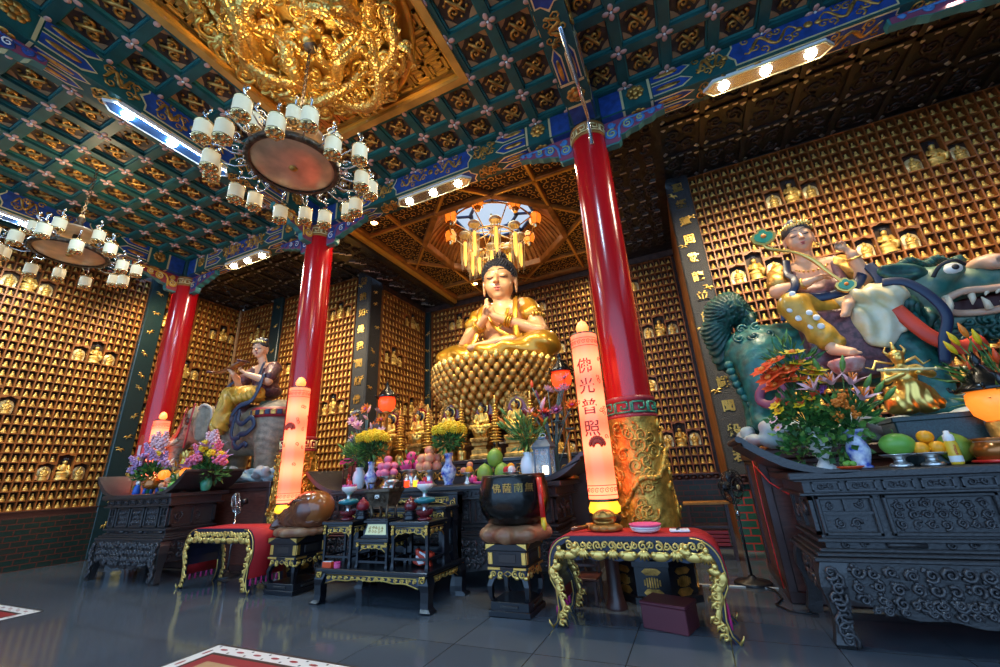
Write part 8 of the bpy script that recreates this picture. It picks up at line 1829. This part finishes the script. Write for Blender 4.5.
# the small cells: the 300 that show largest are things of their own, the rest one mass
g = G(); g.lathe([(.062, 0), (.064, .014), (.05, .022)], 8, sc=(1, .7)); g.ell((0, -.004, .034), (.060, .042, .026), 8, 5); g.ell((0, 0, .068), (.038, .030, .042), 8, 5); g.ell((0, -.004, .118), (.023, .024, .027), 8, 5)
MS = g.mesh('niche_figurine'); fixn(MS); MS.materials.append(M['figure'])
cam = bpy.context.scene.camera; dg = bpy.context.evaluated_depsgraph_get(); dg.update(); co = cam.matrix_world.translation; inv = cam.matrix_world.inverted(); fpx = 407.5
see = []; rest = []
for c in cells:
    p = Vector(c[1]) + Vector((0, 0, .09)) + Vector(c[3]) * .05; q = inv @ p
    x, y = 500 + fpx * q.x / -q.z, 333.5 - fpx * q.y / -q.z; d = (p - co).length
    if q.z < 0 and 4 < x < 996 and 4 < y < 663:
        hit, _, _, _, ob, _ = bpy.context.scene.ray_cast(dg, co, (p - co).normalized(), distance=d - .02)
        if not hit or ob.name.startswith('wall'): see.append((d, c)); continue
    rest.append(c)
see.sort(key=lambda q: q[0]); rest += [c for d, c in see[300:]]
for d, (nm, p, u, n) in see[:300]:
    o = bpy.data.objects.new('niche_figurine', MS); C.objects.link(o); o.location = p; o.rotation_euler = (0, 0, math.atan2(u[1], u[0]))
    tag(o, 'tiny gilt seated figurine in a single cell of the lattice wall', 'figurine', 'tiny figurines in the lattice cells')
V0 = np.array([v.co for v in MS.vertices]); F0 = [tuple(f.vertices) for f in MS.polygons]; vs = []; fs = []
for i, (nm, p, u, n) in enumerate(rest):
    a = math.atan2(u[1], u[0]); ca, sa = math.cos(a), math.sin(a); R_ = np.array(((ca, -sa, 0), (sa, ca, 0), (0, 0, 1))); vs.append(V0 @ R_.T + p); k = i * len(V0); fs += [tuple(j + k for j in f) for f in F0]
me = bpy.data.meshes.new('niche_figurines_beyond'); me.from_pydata(np.concatenate(vs), [], fs); me.polygons.foreach_set('use_smooth', [True] * len(fs)); me.update()
o = link('niche_figurines', me, M['figure']); tag(o, 'the many other tiny gilt figurines filling the farther lattice cells', 'figurines'); o['kind'] = 'stuff'
def light(name, kind, loc, e, col, size=.1, rot=None, sy=None, spot=None):
    l = bpy.data.lights.new(name, kind); l.energy = e; l.color = col; o = bpy.data.objects.new(name, l); C.objects.link(o); o.location = loc
    if kind == 'AREA':
        l.size = size
        if sy: l.shape = 'RECTANGLE'; l.size_y = sy
    else: l.shadow_soft_size = size
    if kind == 'SPOT': l.spot_size = spot or 2.4; l.spot_blend = .8
    if rot: o.rotation_euler = rot
    return o
W = bpy.data.worlds.new('world'); bpy.context.scene.world = W; W.use_nodes = True
W.node_tree.nodes['Background'].inputs['Color'].default_value = (.34, .60, 1, 1); W.node_tree.nodes['Background'].inputs['Strength'].default_value = 2.4
vs = bpy.context.scene.view_settings; vs.view_transform = 'Standard'; vs.look = 'None'; vs.gamma = 1; vs.exposure = .12; vs.use_curve_mapping = False
wm = (1, .76, .44)
for x0, x1 in ((1.22, 3.0), (-4.98, -3.08), (-10.78, -9.05), (4.2, 5.6)):   # the lamp strips and a last stretch with no strip: light thrown down and back to the lattice walls
    light('beam_light', 'AREA', ((x0 + x1) / 2, 6.1, 7.16), 90, (1, .86, .62), x1 - x0, (0, 0, 0), .2)
    for u in (.15, .85): light('beam_spot', 'SPOT', (x0 + (x1 - x0) * u, 6.15, 7.14), 320 if -6 < x0 < 0 else 540, wm, .12, (.62, 0, 0), None, 1.9)
for x, y in ((-7.25, 2.85), (-12.45, 2.1), (-.68, 2.4)): light('cool_beam_light', 'AREA', (x, y, 7.16), 110, (.50, .76, 1), .2, (0, 0, 0), 1.9)
for y in (1.2, 3.4): light('wall_fill_spot', 'SPOT', (-12.45, y, 7.14), 420, (1, .86, .62), .12, (0, .62, 0), None, 2.0)  # added warm spots with no fixture, to brighten the left wall
light('wall_fill_spot', 'SPOT', (-12.6, 5.6, 7.1), 380, wm, .12, (.5, .75, 0), None, 2.0)  # another added spot with no fixture, aimed at the wall corner
# added fill lights at the unlit chandeliers, downlights and the lantern chandelier
light('chandelier_fill', 'POINT', (-4.0, 2.84, 6.55), 55, wm, .3); light('chandelier_fill', 'POINT', (-9.93, 2.85, 6.9), 45, wm, .3)
for p in ((-5.62, 11.05, 7.5), (-6.2, 6.75, 7.5), (-1.9, 11.0, 7.5), (-1.7, 6.9, 7.5)): light('downlight', 'SPOT', p, 170, wm, .08, (0, 0, 0), None, 2.7)  # only the first pair has a modelled fixture
light('lantern_light', 'POINT', (-3.95, 8.9, 7.35), 18, (1, .62, .22), .4)
light('skylight_light', 'AREA', (-3.9, 8.95, 8.38), 25, (.85, .92, 1), 1.6, (0, 0, 0), 1.6)
